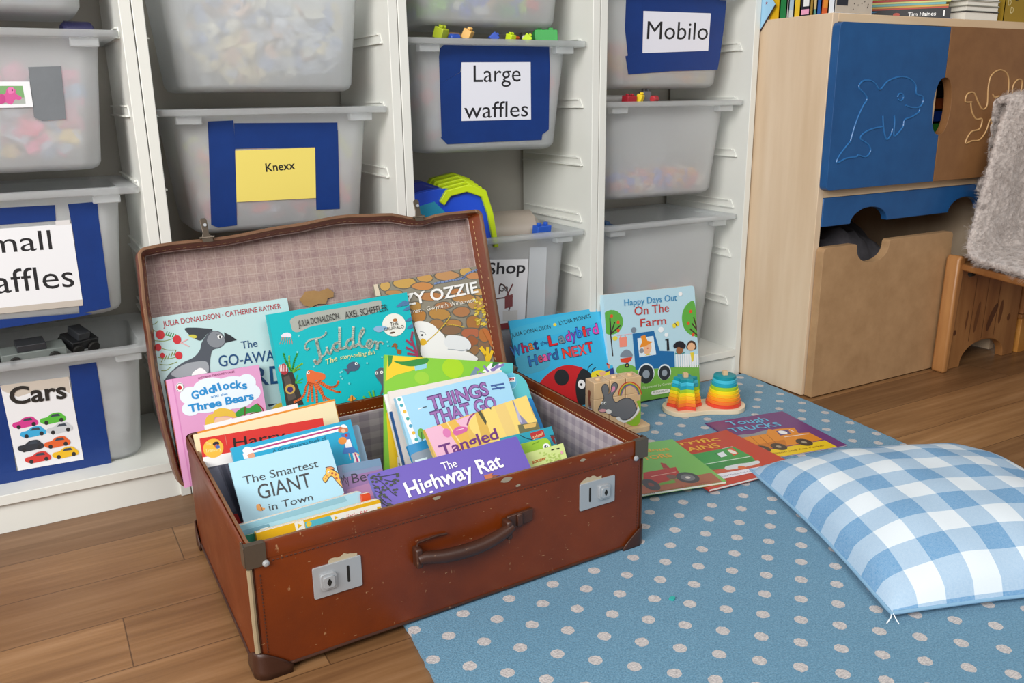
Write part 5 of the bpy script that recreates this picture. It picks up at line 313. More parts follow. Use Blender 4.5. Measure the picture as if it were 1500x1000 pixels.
def m_check():
    t = NT('blue_white_check_cotton', .85, .2); uv = t.sep(t.n('ShaderNodeTexCoord').outputs['UV'])
    def band(x): return t.math('MULTIPLY', t.math('LESS_THAN', t.math('FRACT', t.math('DIVIDE', x, 2.)), .5), .5)
    s = t.math('ADD', band(uv[0]), band(uv[1])); c = t.ramp(s, [(0., '#dde6ed'), (.3, '#a3bfd8'), (.8, '#5f96c2')], 'CONSTANT')
    w = t.noise(t.comb(t.math('MULTIPLY', uv[0], 55.), t.math('MULTIPLY', uv[1], 8.), 0.), 1., 2.); w2 = t.noise(t.comb(t.math('MULTIPLY', uv[0], 8.), t.math('MULTIPLY', uv[1], 55.), 0.), 1., 2.)
    c = t.mix(t.ramp(t.math('MULTIPLY', t.math('ADD', w, w2), .5), [(.35, 0.), (.65, .22)]), c, '#eef3f7'); t.col(c); t.bump(t.math('ADD', w, w2), .12, .0006); return t.m
def m_plastic():
    t = NT('frosted_clear_plastic', .3, .5); m = t.m; out = t.t.nodes['Material Output']
    t.col('#eef1f3')
    tl = t.n('ShaderNodeBsdfTranslucent', {'Color': '#f2f4f5'}); rf = t.n('ShaderNodeBsdfRefraction', {'Color': '#fbfcfc', 'Roughness': .38, 'IOR': 1.04}); tr = t.n('ShaderNodeBsdfTransparent', {'Color': '#f6f8f8'})
    a = t.n('ShaderNodeMixShader', {0: .30}); t.set(a.inputs[1], t.b.outputs[0]); t.set(a.inputs[2], tl.outputs[0])
    b = t.n('ShaderNodeMixShader', {0: .35}); t.set(b.inputs[1], rf.outputs[0]); t.set(b.inputs[2], tr.outputs[0])
    c = t.n('ShaderNodeMixShader', {0: .60}); t.set(c.inputs[1], a.outputs[0]); t.set(c.inputs[2], b.outputs[0])
    t.t.links.new(c.outputs[0], out.inputs['Surface']); return m
def m_fleece():
    t = NT('grey_fleece', .95, .1); o = t.obj(); n = t.noise(o, 130., 4., .65); n2 = t.noise(o, 9., 3.)
    t.col(t.mix(t.ramp(n2, [(.35, 0.), (.7, .5)]), t.ramp(n, [(.3, '#b0a49e'), (.7, '#e0d4cc')]), '#bcb0aa')); t.bump(n, .9, .006); t.b.inputs['Sheen Weight'].default_value = .3; return t.m
def m_tape(c, name):
    t = NT(name, .42); p = t.sep(t.obj()); w = t.noise(t.mapr(t.obj(), (400, 400, 400)), 1., 2.); n = t.noise(t.obj(), 30., 3.)
    t.col(t.mix(t.ramp(n, [(.35, 0.), (.75, .35)]), c, '#0a2a66' if c != '#767b80' else '#6a6f74')); t.bump(t.math('ADD', w, t.math('MULTIPLY', n, 4.)), .25, .0006); return t.m
def m_board(name, c0, c1, rough=.5):
    t = NT(name, rough); n = t.noise(t.obj(), 18., 5., .65); f = t.noise(t.obj(), 300., 2.); t.col(t.mix(t.math('MULTIPLY', f, .25), t.ramp(n, [(.3, c0), (.7, c1)]), c1)); return t.m
def m_toys(name, cols):
    t = NT(name, .45); g = t.n('ShaderNodeNewGeometry').outputs['Random Per Island']; t.col(t.ramp(g, [(i/len(cols), c) for i, c in enumerate(cols)], 'CONSTANT')); return t.m
FLOOR, WHITE = m_floor(), m_white(); PLASTIC = m_plastic(); RUG = m_rug(); CHECK = m_check(); FLEECE = m_fleece()
LEATHER = m_leather('brown_leather', '#7a330b', '#5c2409', '#b08a62', .36); LEATHERD = m_leather('dark_leather', '#4a2a1c', '#33190f', '#7a5a44'); PIPE = m_leather('worn_piping', '#8a6548', '#5a3824', '#b5a084', .6)
PLAID, GINGHAM = m_plaid(), m_gingham_lilac(); TAPE = m_tape('#0d357a', 'blue_cloth_tape'); GTAPE = m_tape('#767b80', 'grey_duct_tape')
BIRCH = m_wood('birch_veneer', '#cdb292', '#d6bd9f', '#dec8ad', 2, 60., .5); MDF = m_board('brown_lacquered_board', '#7c5431', '#8c623b'); MDFD = m_board('scuffed_board', '#9d7a55', '#b18d66', .6)
BLUE = m_board('blue_lacquer', '#1a4a7e', '#1f558c', .4); PINE = m_wood('knotty_pine', '#7c4b24', '#9c683a', '#b5834f', 2, 40., .4); BEECH = m_wood('beech_wood', '#c9a47a', '#d6b48a', '#e0c19b', 2, 80., .5)
METAL = mat('#b4b7ba', .36, .35); METALD = mat('#5f5448', .3, .45); PAGES = mat('#e6e2d8', .8); STITCH = mat('#c9a878', .8); BLACK = mat('#15130f', .7)
# ------------------------------------------------------------------ setting
def struct(o): o['kind'] = 'structure'; return o
mb = MB(); mb.add([(-4.5, -4.2, 0), (3.2, -4.2, 0), (3.2, .32, 0), (-4.5, .32, 0)], [(0, 1, 2, 3)], FLOOR); struct(mb.build('floor'))
mb = MB(); mb.box(-4.5, .312, 0, 3.2, .4, 2.6, m_white('wall_paint', '#b4b0a6')); struct(mb.build('wall_back'))
# ------------------------------------------------------------------ shelving frames
Wd, T, DEP, HT, PB = .46, .018, .30, 1.32, .0716
def rail_z(i): return .812 - i*.12525
FRAME_LABEL = ['white shelving frame at the far left holding the Small waffles and Cars bins', 'white shelving frame behind the suitcase lid holding the bin with a yellow card', 'white shelving frame in the middle holding the Large waffles bin', 'white shelving frame beside the birch cabinet with an unlabelled bin in the middle']
for k in range(4):
    xl = -1.84 + k*Wd
    t = thing('shelving_frame', FRAME_LABEL[k], 'shelf', 'white bin shelving frames', loc=(xl + Wd/2, 0, 0)); h = Wd/2 - .0007
    for sx in (-1, 1):
        mb = MB(); a, b = sorted((sx*h, sx*(h-T))); mb.box(a, 0, 0, b, DEP, HT, WHITE); mb.build('side_panel', t, bevel=.0012)
    mb = MB(); mb.box(-h+T, .0, PB-T, h-T, DEP, PB, WHITE); mb.build('bottom_shelf', t, bevel=.001)
    mb = MB(); mb.box(-h+T, .008, 0, h-T, .024, PB-T, WHITE); mb.build('plinth', t)
    for i in range(-2, 6):
        z = rail_z(i)
        for sx in (-1, 1):
            mb = MB(); X = lambda d: sx*(h - T - d)
            def strip(pts, d0, d1):
                mb.prism(pts, lambda y, zz, d: (X(d), y, zz), d0, d1, WHITE)
            strip([(.034, z), (.29, z), (.29, z+.019), (.046, z+.019)], 0, .0018)          # base strip with slanted tip
            strip([(.032, z), (.29, z), (.29, z+.0025), (.034, z+.0025)], .0018, .0075)   # lower flange
            strip([(.05, z+.0165), (.29, z+.0165), (.29, z+.019), (.05, z+.019)], .0018, .0055)
            mb.build('rail', t)
# ------------------------------------------------------------------ bins
def make_bin(xc, ztop, H, label, data=None, tape=TAPE, toys=None, fill=.8, seed=0):
    z0 = ztop - H; t = thing('storage_bin', label, 'storage bin', 'frosted plastic bins on the shelving', loc=(xc, 0, z0))
    def sect(hw, y0, y1, r, z): return [(x, y, z) for x, y in rrect(-hw, y0, hw, y1, r, 6)]
    yf = lambda z: .042 + .013*(1 - z/H)*H/.2225; yb = lambda z: .272 - .008*(1 - z/H); hw = lambda z: .160 + .021*z/H
    lv = [(0, .82), (.0, .93), (.004, .975), (.012, 1.), (H*.5, 1), (H-.012, 1)]
    rings = []
    for z, k in lv:
        dy = (1-k)*.16; rings.append(sect(hw(z) - (1-k)*.16, yf(z)+dy, yb(z)-dy, .034 if z < H*.7 else .03, z))
    top = lambda hw_, y0, y1, r, z: sect(hw_, y0, y1, r, z)
    rings += [top(.207, .016, .298, .012, H-.012), top(.2085, .0145, .2995, .012, H-.010), top(.2085, .0145, .2995, .012, H-.001), top(.2065, .017, .297, .012, H),
              top(.188, .034, .28, .03, H), top(.1795, .0425, .2715, .028, H-.004)]
    for z, k in [(H*.5, 1), (.014, 1.), (.005, .96), (.0025, .85)]:
        dy = (1-k)*.16; rings.append(sect(hw(z) - .0022 - (1-k)*.16, yf(z)+.0022+dy, yb(z)-.0022-dy, .032, z))
    n = len(rings[0]); V = [q for r in rings for q in r]
    Fc = [(i*n+k, i*n+(k+1) % n, (i+1)*n+(k+1) % n, (i+1)*n+k) for i in range(len(rings)-1) for k in range(n)]
    Fc += [tuple(range(n))[::-1], tuple((len(rings)-1)*n+k for k in range(n))]
    mb = MB(); mb.add(V, Fc, PLASTIC); mb.build('bin_body', t, smooth=True, auto=50)
    for sx in (-1, 1):
        mb = MB(); mb.box(sx*.135 if sx > 0 else -.178, .022, H-.026, .178 if sx > 0 else -.135, .0425, H-.011, PLASTIC); mb.build('rim_tab', t, bevel=.002)
    if data:
        tt = -math.atan2(.013, .2225); v = Vector((0, math.sin(tt), math.cos(tt))); nn = Vector((1, 0, 0)).cross(v); o = Vector((0, .042, H))
        fn = lambda x, y, hh: o + Vector((x, 0, 0)) + v*y + nn*hh
        for i, P in enumerate(data.get('tape', [])):
            mb = MB(); mb.prism([(P[j]/1000, P[j+1]/1000) for j in range(0, len(P), 2)], fn, .0002, .0007 + .00012*i, tape); mb.build('tape_strip', t)
        put_art(t, data, fn, None, .0016, .00003, 'label_sheet', 'lettering', .6)
    if toys:
        rnd = random.Random(seed); mb = MB(); nt = 170
        tm = m_toys('toy_colours', toys)
        for i in range(nt):
            a, b, d = rnd.uniform(.010, .024), rnd.uniform(.006, .013), rnd.uniform(.006, .014); rad = math.sqrt(a*a+b*b+d*d)
            zz = rnd.uniform(rad+.008, max(rad+.02, H*fill-rad)); w = hw(zz) - rad - .012; front = i % 4 != 0
            c = Vector((rnd.uniform(-w, w), (yf(zz)+rad+.0045+rnd.random()**2*.03) if front else rnd.uniform(.10, .23), zz))
            M = Matrix.Translation(c) @ Matrix.Rotation(rnd.uniform(0, 6), 4, Vector((rnd.random()-.5, rnd.random()-.5, rnd.random()-.5)).normalized())
            mb.box(-a, -b, -d, a, b, d, tm, M)
        o2 = mb.build('toy_filling'); o2.location = (xc, 0, z0)
        tag(o2, 'jumble of toy pieces seen blurred inside the ' + label.split('bin', 1)[0].strip() + ' bin' + (' ' + label.split('bin', 1)[1].strip() if 'bin' in label else ''), 'toys', 'toy fillings', 'stuff')
    return t
PASTEL = ['#e8e0d4', '#f05a90', '#b8c8dc', '#f0cc60', '#f04a78', '#86b0dc', '#f08ab0']; WARM = ['#f0501e', '#d8e020', '#f03428', '#f0e8e0', '#f87a30', '#f04a60', '#c8c8d8']; COOL = ['#a8b8cc', '#e8e8e8', '#e89a60', '#b0c0d8', '#e8cc70', '#7a9ad0']
BRIGHT = ['#e81e2c', '#2050d0', '#b8e010', '#f0b810', '#1ea040', '#d8d4d0', '#90e020']
H1 = .2225; H2 = .3505
make_bin(-1.61, 1.074, H1, 'grey frosted bin at top left above the bin with a pink bear photo', None, TAPE, COOL, seed=1)
make_bin(-1.61, .824, H1, 'frosted bin with grey tape and a pink bear photo', DATA['bB'], GTAPE, PASTEL, seed=2)
make_bin(-1.61, .573, H1, 'frosted bin with blue tape and a Small waffles sign', DATA['bSW'], TAPE, ['#c8ccd0', '#d0d0cc', '#b8c0c8'], seed=3)
make_bin(-1.61, PB+H1, H1, 'frosted bin with a Cars sign on the lowest shelf', DATA['bCars'], TAPE, ['#b8bcc0', '#d0d0d0', '#90969c'], seed=4)
make_bin(-1.15, .949, H1, 'plain frosted bin directly above the bin with the yellow card', None, TAPE, ['#b8c0d0', '#e8e4d4', '#98a8cc', '#e0b8a0', '#d8dce8', '#e4d4a8', '#c8ccd4'], seed=5)
make_bin(-1.15, .698, H1, 'frosted bin with blue tape and a yellow card', DATA['bKn'], TAPE, WARM, seed=6)
make_bin(-.69, 1.074, H1, 'frosted bin of bright toys above the Large waffles bin', None, TAPE, BRIGHT, seed=7)
make_bin(-.69, .824, H1, 'frosted bin with a white Large waffles sign framed in blue tape', DATA['bLW'], TAPE, ['#e0e0e0', '#f07a80', '#b8c8e0', '#c8ccd8'], seed=8)
make_bin(-.69, PB+H2, H2, 'tall frosted bin with a Shop sign behind the suitcase lid', DATA['bShop'], TAPE, ['#e86a74', '#e0a8a8', '#f08a98', '#c8b0b8'], seed=9)
make_bin(-.23, .949, H1, 'frosted bin with a one-word sign framed in blue tape', DATA['bMob'], TAPE, ['#f0cc60', '#f08080', '#e8e0d8', '#f0a030'], fill=.5, seed=10)
make_bin(-.23, .698, H1, 'unlabelled frosted bin directly below the one-word sign bin', None, TAPE, ['#e8d8c0', '#6a80e0', '#f0a030', '#f8f0e8', '#e87070'], fill=.25, seed=11)
make_bin(-.23, PB+H2, H2, 'tall unlabelled frosted bin behind the tractor book', None, TAPE, ['#e89a9a', '#e84a4a', '#b0b4c4', '#d8c4c4', '#70b060'], fill=.55, seed=12)
# loose toys showing over the rims
def toybox(name, label, loc, size, rot, c, group, shape=0):
    mb = MB(); a, b, d = [q/2 for q in size]; M = Matrix.Translation(Vector(loc)) @ Matrix.Rotation(R(rot), 4, 'Z') @ Matrix.Rotation(R(rot*.7), 4, 'X')
    m = mat(c, .4)
    if shape == 0:
        mb.box(-a, -b, -d, a, b, d, m, M)
        for i in (-1, 1): mb.box(i*a*.5-a*.2, -b*.4, d, i*a*.5+a*.2, b*.4, d*1.5, m, M)
    elif shape == 1: mb.tube([M @ Vector((-a, 0, 0)), M @ Vector((-a*.8, 0, 0)), M @ Vector((a*.8, 0, 0)), M @ Vector((a, 0, 0))], [b*.7, b, b, b*.7], m, 10)
    else:   # wheeled toy
        mb.box(-a, -b, -d*.6, a, b, d*.3, m, M); mb.box(-a*.5, -b*.85, d*.3, a*.4, b*.85, d, mat('#2a2c30', .3), M)
        for sx in (-.6, .6):
            for sy in (-1, 1): mb.tube([M @ Vector((a*sx, sy*b, -d*.5)), M @ Vector((a*sx, sy*b*1.25, -d*.5))], d*.55, BLACK, 10)
    o = mb.build(name, bevel=.0012 if shape != 1 else 0, smooth=shape == 1)
    return tag(o, label, 'toy', group)
G = 'toys in the Large waffles bin'
for (x, y, z, s, r, c, sh, w) in [(-.80, .07, .836, (.022, .022, .022), 30, '#b8c832', 0, 'lime toy block leftmost'), (-.775, .06, .828, (.024, .014, .012), 10, '#2a50b0', 1, 'dark blue toy rod'), (-.765, .085, .832, (.034, .016, .016), 15, '#b08a68', 1, 'tan toy peg'), (-.745, .06, .834, (.018, .018, .02), 40, '#e0b060', 0, 'pale orange toy knob'),
        (-.68, .07, .83, (.03, .016, .016), 70, '#3a58b8', 0, 'blue toy clip'), (-.645, .06, .829, (.016, .016, .016), 20, '#c8e020', 0, 'bright yellow green toy block'), (-.605, .06, .829, (.016, .016, .016), 60, '#bcd820', 0, 'yellow green toy block nearest the green brick'), (-.625, .085, .832, (.03, .008, .008), 5, '#d8602a', 1, 'orange toy stick'), (-.555, .07, .833, (.05, .026, .026), -18, '#2f9a44', 0, 'large green toy brick'), (-.59, .09, .832, (.022, .012, .012), 25, '#d8d8d8', 1, 'white toy peg')]:
    toybox('toy_piece', w + ' poking out of the Large waffles bin', (x, y, z), s, r, c, G, sh)
for (x, y, z, s, r, c, sh, w) in [(-.415, .07, .706, (.024, .018, .03), 20, '#e0b030', 0, 'yellow toy block at the left'), (-.37, .09, .703, (.09, .02, .022), -8, '#9a9a98', 1, 'grey ribbed toy hose'), (-.335, .06, .702, (.03, .02, .018), 10, '#a82030', 0, 'dark red toy block'), (-.305, .06, .704, (.016, .014, .02), 30, '#f0d020', 0, 'bright yellow toy knob'), (-.275, .08, .706, (.022, .02, .03), 0, '#6a6a70', 0, 'grey toy connector'), (-.255, .07, .703, (.024, .016, .02), 25, '#b83038', 1, 'red toy peg')]:
    toybox('toy_piece', w + ' in the unlabelled bin below the one-word sign', (x, y, z), s, r, c, 'toys in the upper unlabelled bin', sh)
for (x, y, z, s, r, c, w) in [(-1.70, .085, .292, (.1, .05, .03), 12, '#1d1f22', 'black toy car'), (-1.60, .075, .298, (.1, .048, .034), 6, '#6f7673', 'grey scuffed toy car'), (-1.525, .10, .302, (.05, .04, .04), 28, '#18191b', 'small black toy vehicle at the right end')]:
    toybox('toy_car', w + ' lying on top in the Cars bin', (x, y, z), s, r, c, 'toy cars in the Cars bin', 2)
toybox('toy_piece', 'dark blue toy bundle in the bin with grey tape', (-1.455, .12, .826), (.05, .035, .03), 15, '#2c2c58', None, 1)
toybox('toy_piece', 'small blue toy box in the Shop bin', (-.565, .07, .418), (.04, .02, .028), 10, '#2358c0', None, 0)
toybox('toy_tub', 'clear brown toy tub lying in the Shop bin', (-.62, .15, .40), (.16, .12, .05), -12, '#a0958a', None, 1)
toybox('toy_piece', 'dark blue toy lying in the tall bin beside the tractor book', (-.385, .1, .40), (.07, .05, .03), 10, '#3c5a80', None, 0)
# blue, white and lime toy garage behind the suitcase lid
t = thing('toy_vehicle', 'blue, white and lime plastic toy vehicle above the Shop bin', 'toy', loc=(-.78, .11, .429))
LIME, BLU, TEAL, WHT, NAVY = mat('#bcd416', .35), mat('#1f4cc8', .3), mat('#2a8cae', .35), mat('#e4e8ee', .3), mat('#16246e', .35)
def arc(pts): return catmull(pts, False, 6)
TM = Matrix.Rotation(R(-8), 4, 'Z')
mb = MB(); pr = [(-.13, .0), (-.125, .055), (-.1, .085), (-.03, .10), (.045, .088), (.068, .05), (.072, -.02), (-.13, -.02)]
mb.prism(arc(pr + [pr[0]])[:-1], lambda x, z, h: TM @ Vector((x, -.055+h, z)), 0, .11, BLU); mb.build('toy_body', t, bevel=.003)
mb = MB(); q = [(-.125, .045), (-.10, .062), (-.045, .075), (-.02, .05), (-.05, .038), (-.12, .02)]; mb.prism(q, lambda x, z, h: TM @ Vector((x, -.058+h, z)), 0, .004, TEAL); mb.build('teal_panel', t)
mb = MB(); mb.prism([(-.085, -.015), (-.045, .03), (.0, .045), (.025, -.015)], lambda x, z, h: TM @ Vector((x, -.059+h, z)), 0, .004, WHT); mb.build('white_panel', t)
mb = MB(); mb.prism([(-.135, .06), (-.12, .105), (-.06, .115), (-.02, .1), (-.04, .075)], lambda x, z, h: TM @ Vector((x, -.03+h, z)), 0, .05, NAVY); mb.build('navy_cab', t, bevel=.006)
mb = MB()
for i in range(5):
    y0 = -.064 + i*.026; sc = 1 - .04*i
    outp = [(-.035, .075), (-.02, .098), (.03, .108), (.068, .094), (.082, .05), (.094, -.03), (.084, -.03), (.07, .045), (.058, .08), (.025, .092), (-.01, .085), (-.025, .066)]
    mb.prism([(x, z+.004*i) for x, z in outp], lambda x, z, h: TM @ Vector((x, y0+h, z)), 0, .022, LIME)
    mb.prism([(-.03, .07), (-.015, .09), (.03, .1), (.062, .085), (.076, .045), (.066, .04), (.05, .075), (.0, .08)], lambda x, z, h: TM @ Vector((x, y0+.022+h, z)), 0, .004, LIME)
mb.build('lime_hood', t, bevel=.002)
# ------------------------------------------------------------------ rug
mb = MB()
edge = [(.0, -.014), (-.03, -.36), (-.06, -.60), (-.185, -1.62), (-1.34, -1.62), (-1.213, -.73), (-1.199, -.61), (-1.155, -.014)]
den = []
rnd = random.Random(5)
for a, b in zip(edge, edge[1:]+edge[:1]):
    n = max(2, int((Vector(b)-Vector(a)).length/.012))
    for i in range(n):
        q = Vector(a).lerp(Vector(b), i/n); den.append((q.x+rnd.uniform(-.0012, .0012), q.y+rnd.uniform(-.0012, .0012)))
mb.prism(den, lambda x, y, h: (x, y, h), .0004, .0075, RUG); mb.mats.append(mat('#3f6a86', .95))
tag(mb.build('rug'), 'blue rug with pale grey dots on the wooden floor', 'rug')
mb = MB(); c = Vector((-.8414, -.7438, .0105)); mb.prism([(c.x+.005*math.cos(a*.9)*(1+.4*math.sin(3*a)), c.y+.004*math.sin(a*.9)) for a in range(7)], lambda x, y, h: (x, y, .0078+h), 0, .003, mat('#2fa8a0', .5)); tag(mb.build('plastic_scrap'), 'tiny turquoise scrap lying on the dotted rug', 'scrap')
# ------------------------------------------------------------------ suitcase
SYAW = 0.; S0 = Vector((-1.090, -.3902, .0077)); SW2, SD2, SH = .3132, .2122, .183; SKEW = .036
t = thing('suitcase', 'open brown leather suitcase full of picture books', 'suitcase', loc=S0, rz=SYAW); SUIT = t
def loop(d, r): return rrect(-SW2+d, -SD2+d, SW2-d, SD2-d, max(.002, r-d), 6)
def ring_faces(mb, r0, r1, m):
    n = len(r0); mb.add(r0+r1, [(k, (k+1) % n, n+(k+1) % n, n+k) for k in range(n)], m)
L0 = loop(0, .014); at = lambda L, z: [(x, y, z) for x, y in L]
mb = MB(); ring_faces(mb, at(loop(.004, .014), 0), at(L0, .006), LEATHER); ring_faces(mb, at(L0, .006), at(L0, SH-.004), LEATHER); ring_faces(mb, at(L0, SH-.004), at(loop(.0025, .014), SH), LEATHER)
ring_faces(mb, at(loop(.0025, .014), SH), at(loop(.0065, .014), SH), PIPE); ring_faces(mb, at(loop(.0065, .014), SH), at(loop(.0075, .014), SH-.022), LEATHER)
mb.add(at(loop(.004, .014), 0), [tuple(range(len(L0)))[::-1]], LEATHER); mb.build('leather_shell', t, smooth=True, auto=30)
mb = MB(); ring_faces(mb, at(loop(.0075, .014), SH-.022), at(loop(.009, .014), SH-.0235), GINGHAM); ring_faces(mb, at(loop(.009, .014), SH-.0235), at(loop(.010, .014), .006), GINGHAM); mb.add(at(loop(.010, .014), .006), [tuple(range(len(L0)))], GINGHAM); mb.build('body_lining', t, smooth=True, auto=30)
mb = MB()   # rim stitching inside and below the front rim
def stitches(P0, P1, n, nrm, m=STITCH, w=.0011):
    P0, P1, nrm = Vector(P0), Vector(P1), Vector(nrm); d = (P1-P0)/n
    for i in range(n):
        a = P0 + d*i; b = a + d*.55; mb.tube([a, b], w*.6, m, 5)
stitches((SW2-.0072, SD2-.02, SH-.017), (SW2-.0072, -SD2+.02, SH-.017), 62, (-1, 0, 0)); stitches((-SW2+.02, SD2-.0072, SH-.017), (SW2-.02, SD2-.0072, SH-.017), 90, (0, -1, 0))
DST = mat('#4a2413', .7)
stitches((-SW2+.03, -SD2-.0003, SH-.027), (SW2-.03, -SD2-.0003, SH-.027), 100, (0, -1, 0), DST, .0014)
for sx in (-1, 1):
    for dx, dy in ((.014, 0),): stitches((sx*(SW2-dx), -SD2-.0003, .03), (sx*(SW2-dx), -SD2-.0003, SH-.04), 24, (0, -1, 0), DST, .0013)
mb.build('stitching', t)
mb = MB()
for sx in (-1, 1):
    for sy in (-1, 1):
        c = .0041; mb.tube([(sx*(SW2-c), sy*(SD2-c), .03), (sx*(SW2-c), sy*(SD2-c), SH*.5), (sx*(SW2-c), sy*(SD2-c), SH-.034)], .0024, PIPE, 8)
        mb.tube([(sx*(SW2-.006), sy*(SD2-.0006), .03), (sx*(SW2-.006), sy*(SD2-.0006), SH-.03)], .0011, LEATHERD, 6)
mb.tube(at(loop(-.0005, .014), .005), .0022, LEATHERD, 8, closed=True); mb.build('piping', t, smooth=True)
mb = MB(); ring_faces(mb, at(loop(-.0008, .014), SH-.0225), at(loop(-.0012, .014), SH-.020), LEATHER); ring_faces(mb, at(loop(-.0012, .014), SH-.020), at(loop(-.0012, .014), SH-.003), LEATHER); ring_faces(mb, at(loop(-.0012, .014), SH-.003), at(loop(.0005, .014), SH+.0003), LEATHER); mb.build('rim_band', t, smooth=True)
for sx in (-1, 1):
    for sy in (-1, 1):    # dark leather caps on the bottom corners
        mb = MB(); rows = []; K = 14
        for zi, ext in ((-.0018 if sx > 0 else -.0073, 1.), (.004, 1.03), (.014, .8), (.024, .5), (.031, .22)):
            path = []
            for i in range(K+1):
                s = (i/K*2-1); e = .044*ext
                if s < 0: q = (sx*(SW2+.0018-max(0, -s*e)), sy*(SD2+.0018)); 
                else: q = (sx*(SW2+.0018), sy*(SD2+.0018-max(0, s*e)))
                k = max(0, 1-abs(s)*e/.012)*.0045
                path.append((q[0]-sx*k, q[1]-sy*k, zi))
            rows.append(path)
        n = K+1; V = [q for r_ in rows for q in r_]; mb.add(V, [(i*n+k, i*n+k+1, (i+1)*n+k+1, (i+1)*n+k) for i in range(len(rows)-1) for k in range(K)], LEATHERD)
        o = mb.build('corner_cap', t, smooth=True); sm = o.modifiers.new('s', 'SOLIDIFY'); sm.thickness = .0022; sm.offset = 1; o['label'] = 'dark leather corner cap'
for sx in (-1, 1):
    mb = MB(); f, r_ = sx*SW2, -SD2
    def plate(m, y0, x1): mb.prism(rrect(0, .005, x1, .036, .006, 4, (0, 0, 0, 1)), lambda a, z, h: (f-sx*a+sx*.0022, r_-.0022-h*.001+.0, SH-.0345+z), 0, 1, m)
    plate(METALD, 0, .0255); mb.prism(rrect(0, .005, .020, .036, .005, 4), lambda a, z, h: (f+sx*(.0022+h*.001), r_+a-.002, SH-.0345+z), 0, 1, METALD)
    mb.box(min(f-sx*.022, f+sx*.002), r_-.002, SH+.0004, max(f-sx*.022, f+sx*.002), r_+.006, SH+.0014, METALD)
    mb.lathe([(.0001, .0), (.0045, .0), (.004, .002), (.0018, .0032)], (0, 0, 0), METAL, 12); nv = 12*4
    V = mb.v[-nv:]; mb.v[-nv:] = [(f-sx*.022+x, r_-.0032-z, SH-.027+y) for x, y, z in V]
    mb.build('corner_bracket', t)
mb = MB(); mb.tube([(SW2-.012, SD2-.002, SH+.001), (SW2-.004, SD2-.004, SH+.004), (SW2+.0, SD2-.012, SH+.001)], .007, METALD, 8); mb.build('rear_bracket', t, smooth=True)
mb = MB(); sp_ = [(-SW2+.0022, -SD2+.0014, .034), (-SW2+.0018, -SD2+.0012, .08), (-SW2+.0022, -SD2+.0012, .12), (-SW2+.002, -SD2+.0012, SH-.032)]; mb.tube(catmull(sp_, False, 4), .0036, mat('#9c8a6c', .75), 8); mb.build('split_seam', t, smooth=True)['label'] = 'pale split seam at the front left corner'
for cx_, cz_, r_ in [(.055, SH-.004, .007), (.075, SH-.018, .0035), (-.055, SH-.003, .005), (.19, SH-.006, .004)]:
    mb = MB(); rn = random.Random(int(cx_*1e3)+7); mb.flat([(cx_+r_*(1+.5*rn.random())*math.cos(k*.7), cz_+r_*.5*(1+.4*rn.random())*math.sin(k*.7)) for k in range(9)], lambda x, z, h: (x, -SD2-h, min(z, SH)), .0016, mat('#9a8f7c', .85)); mb.build('worn_patch', t)
def lock(x0, x1, flip, nm):     # silver lock plates on the front
    lk = MB(); z0, z1, y = (.0935, .1375, -SD2) if flip else (.0845, .129, -SD2)
    lk.prism(rrect(x0, z0, x1, z1, .002, 3), lambda x, z, h: (x, y-h, z), .0002, .0026, METAL); o = lk.build('lock_plate', t, bevel=.0006)
    kx = x0 + (x1-x0)*(.3 if not flip else .68); sl = x0 + (x1-x0)*(.72 if not flip else .28); zc = (z0+z1)/2
    b = MB(); b.prism(rrect(kx-.0105, zc-.0115, kx+.0105, zc+.0115, .004, 4), lambda x, z, h: (x, y-h, z), .0026, .0062, METAL); b.prism(rrect(kx-.0075, zc-.008, kx+.0075, zc+.008, .003, 4), lambda x, z, h: (x, y-h, z), .0062, .0085, METAL); b.build('lock_button', o, bevel=.001)
    b = MB(); b.prism([(kx-.0008, zc-.005), (kx+.0008, zc-.005), (kx+.0032, zc), (kx+.0008, zc+.005), (kx-.0008, zc+.005), (kx-.0032, zc)], lambda x, z, h: (x, y-h, z), .0084, .0088, BLACK); b.build('keyhole', o)
    b = MB(); b.prism(rrect(sl-.0018, zc-.011, sl+.0018, zc+.013, .0016, 3), lambda x, z, h: (x, y-h, z), .0025, .0029, BLACK); b.build('hasp_slot', o)
    w = MB(); rn = random.Random(int(x0*1e4)); pts = []
    xa, xb = (x0+.022, x1-.004) if not flip else (x0+.002, x0+.042)
    for i in range(10): pts.append((xa+(xb-xa)*i/9, z1+.001+.004*rn.random()+.004*math.sin(i/9*3.1)))
    w.prism(pts+[(xb, z1-.001), (xa, z1-.001)], lambda x, z, h: (x, y-h, z), .0001, .0004, mat('#b5a78d', .9)); w.build('worn_patch', t)['label'] = 'pale worn patch above the lock'
lock(-.2345, -.169, False, 'l'); lock(.1845, .251, True, 'r')
hd = MB(); y = -SD2
pathx = [(-.093, .101), (-.085, .1015), (-.06, .0975), (-.03, .096), (0, .0965), (.025, .0995), (.045, .104), (.055, .108)]
hp = [(x, y-.013-.007*math.sin((x+.093)/.148*math.pi), z) for x, z in [(q[0]+.002, q[1]+.0025) for q in catmull(pathx, False, 4)]]
hd.tube(hp, [.0075+.0028*math.sin(i/(len(hp)-1)*math.pi) for i in range(len(hp))], LEATHERD, 12, flat=.95); hb = hd.build('handle', t, smooth=True)
hd = MB(); hd.box(-.0955, y-.017, .0905, -.0855, y-.0, .1195, LEATHERD); hd.build('handle_loop', hb, bevel=.003); hd = MB(); hd.box(.0465, y-.019, .0925, .0555, y-.0, .121, LEATHERD); hd.build('handle_loop', hb, bevel=.003)
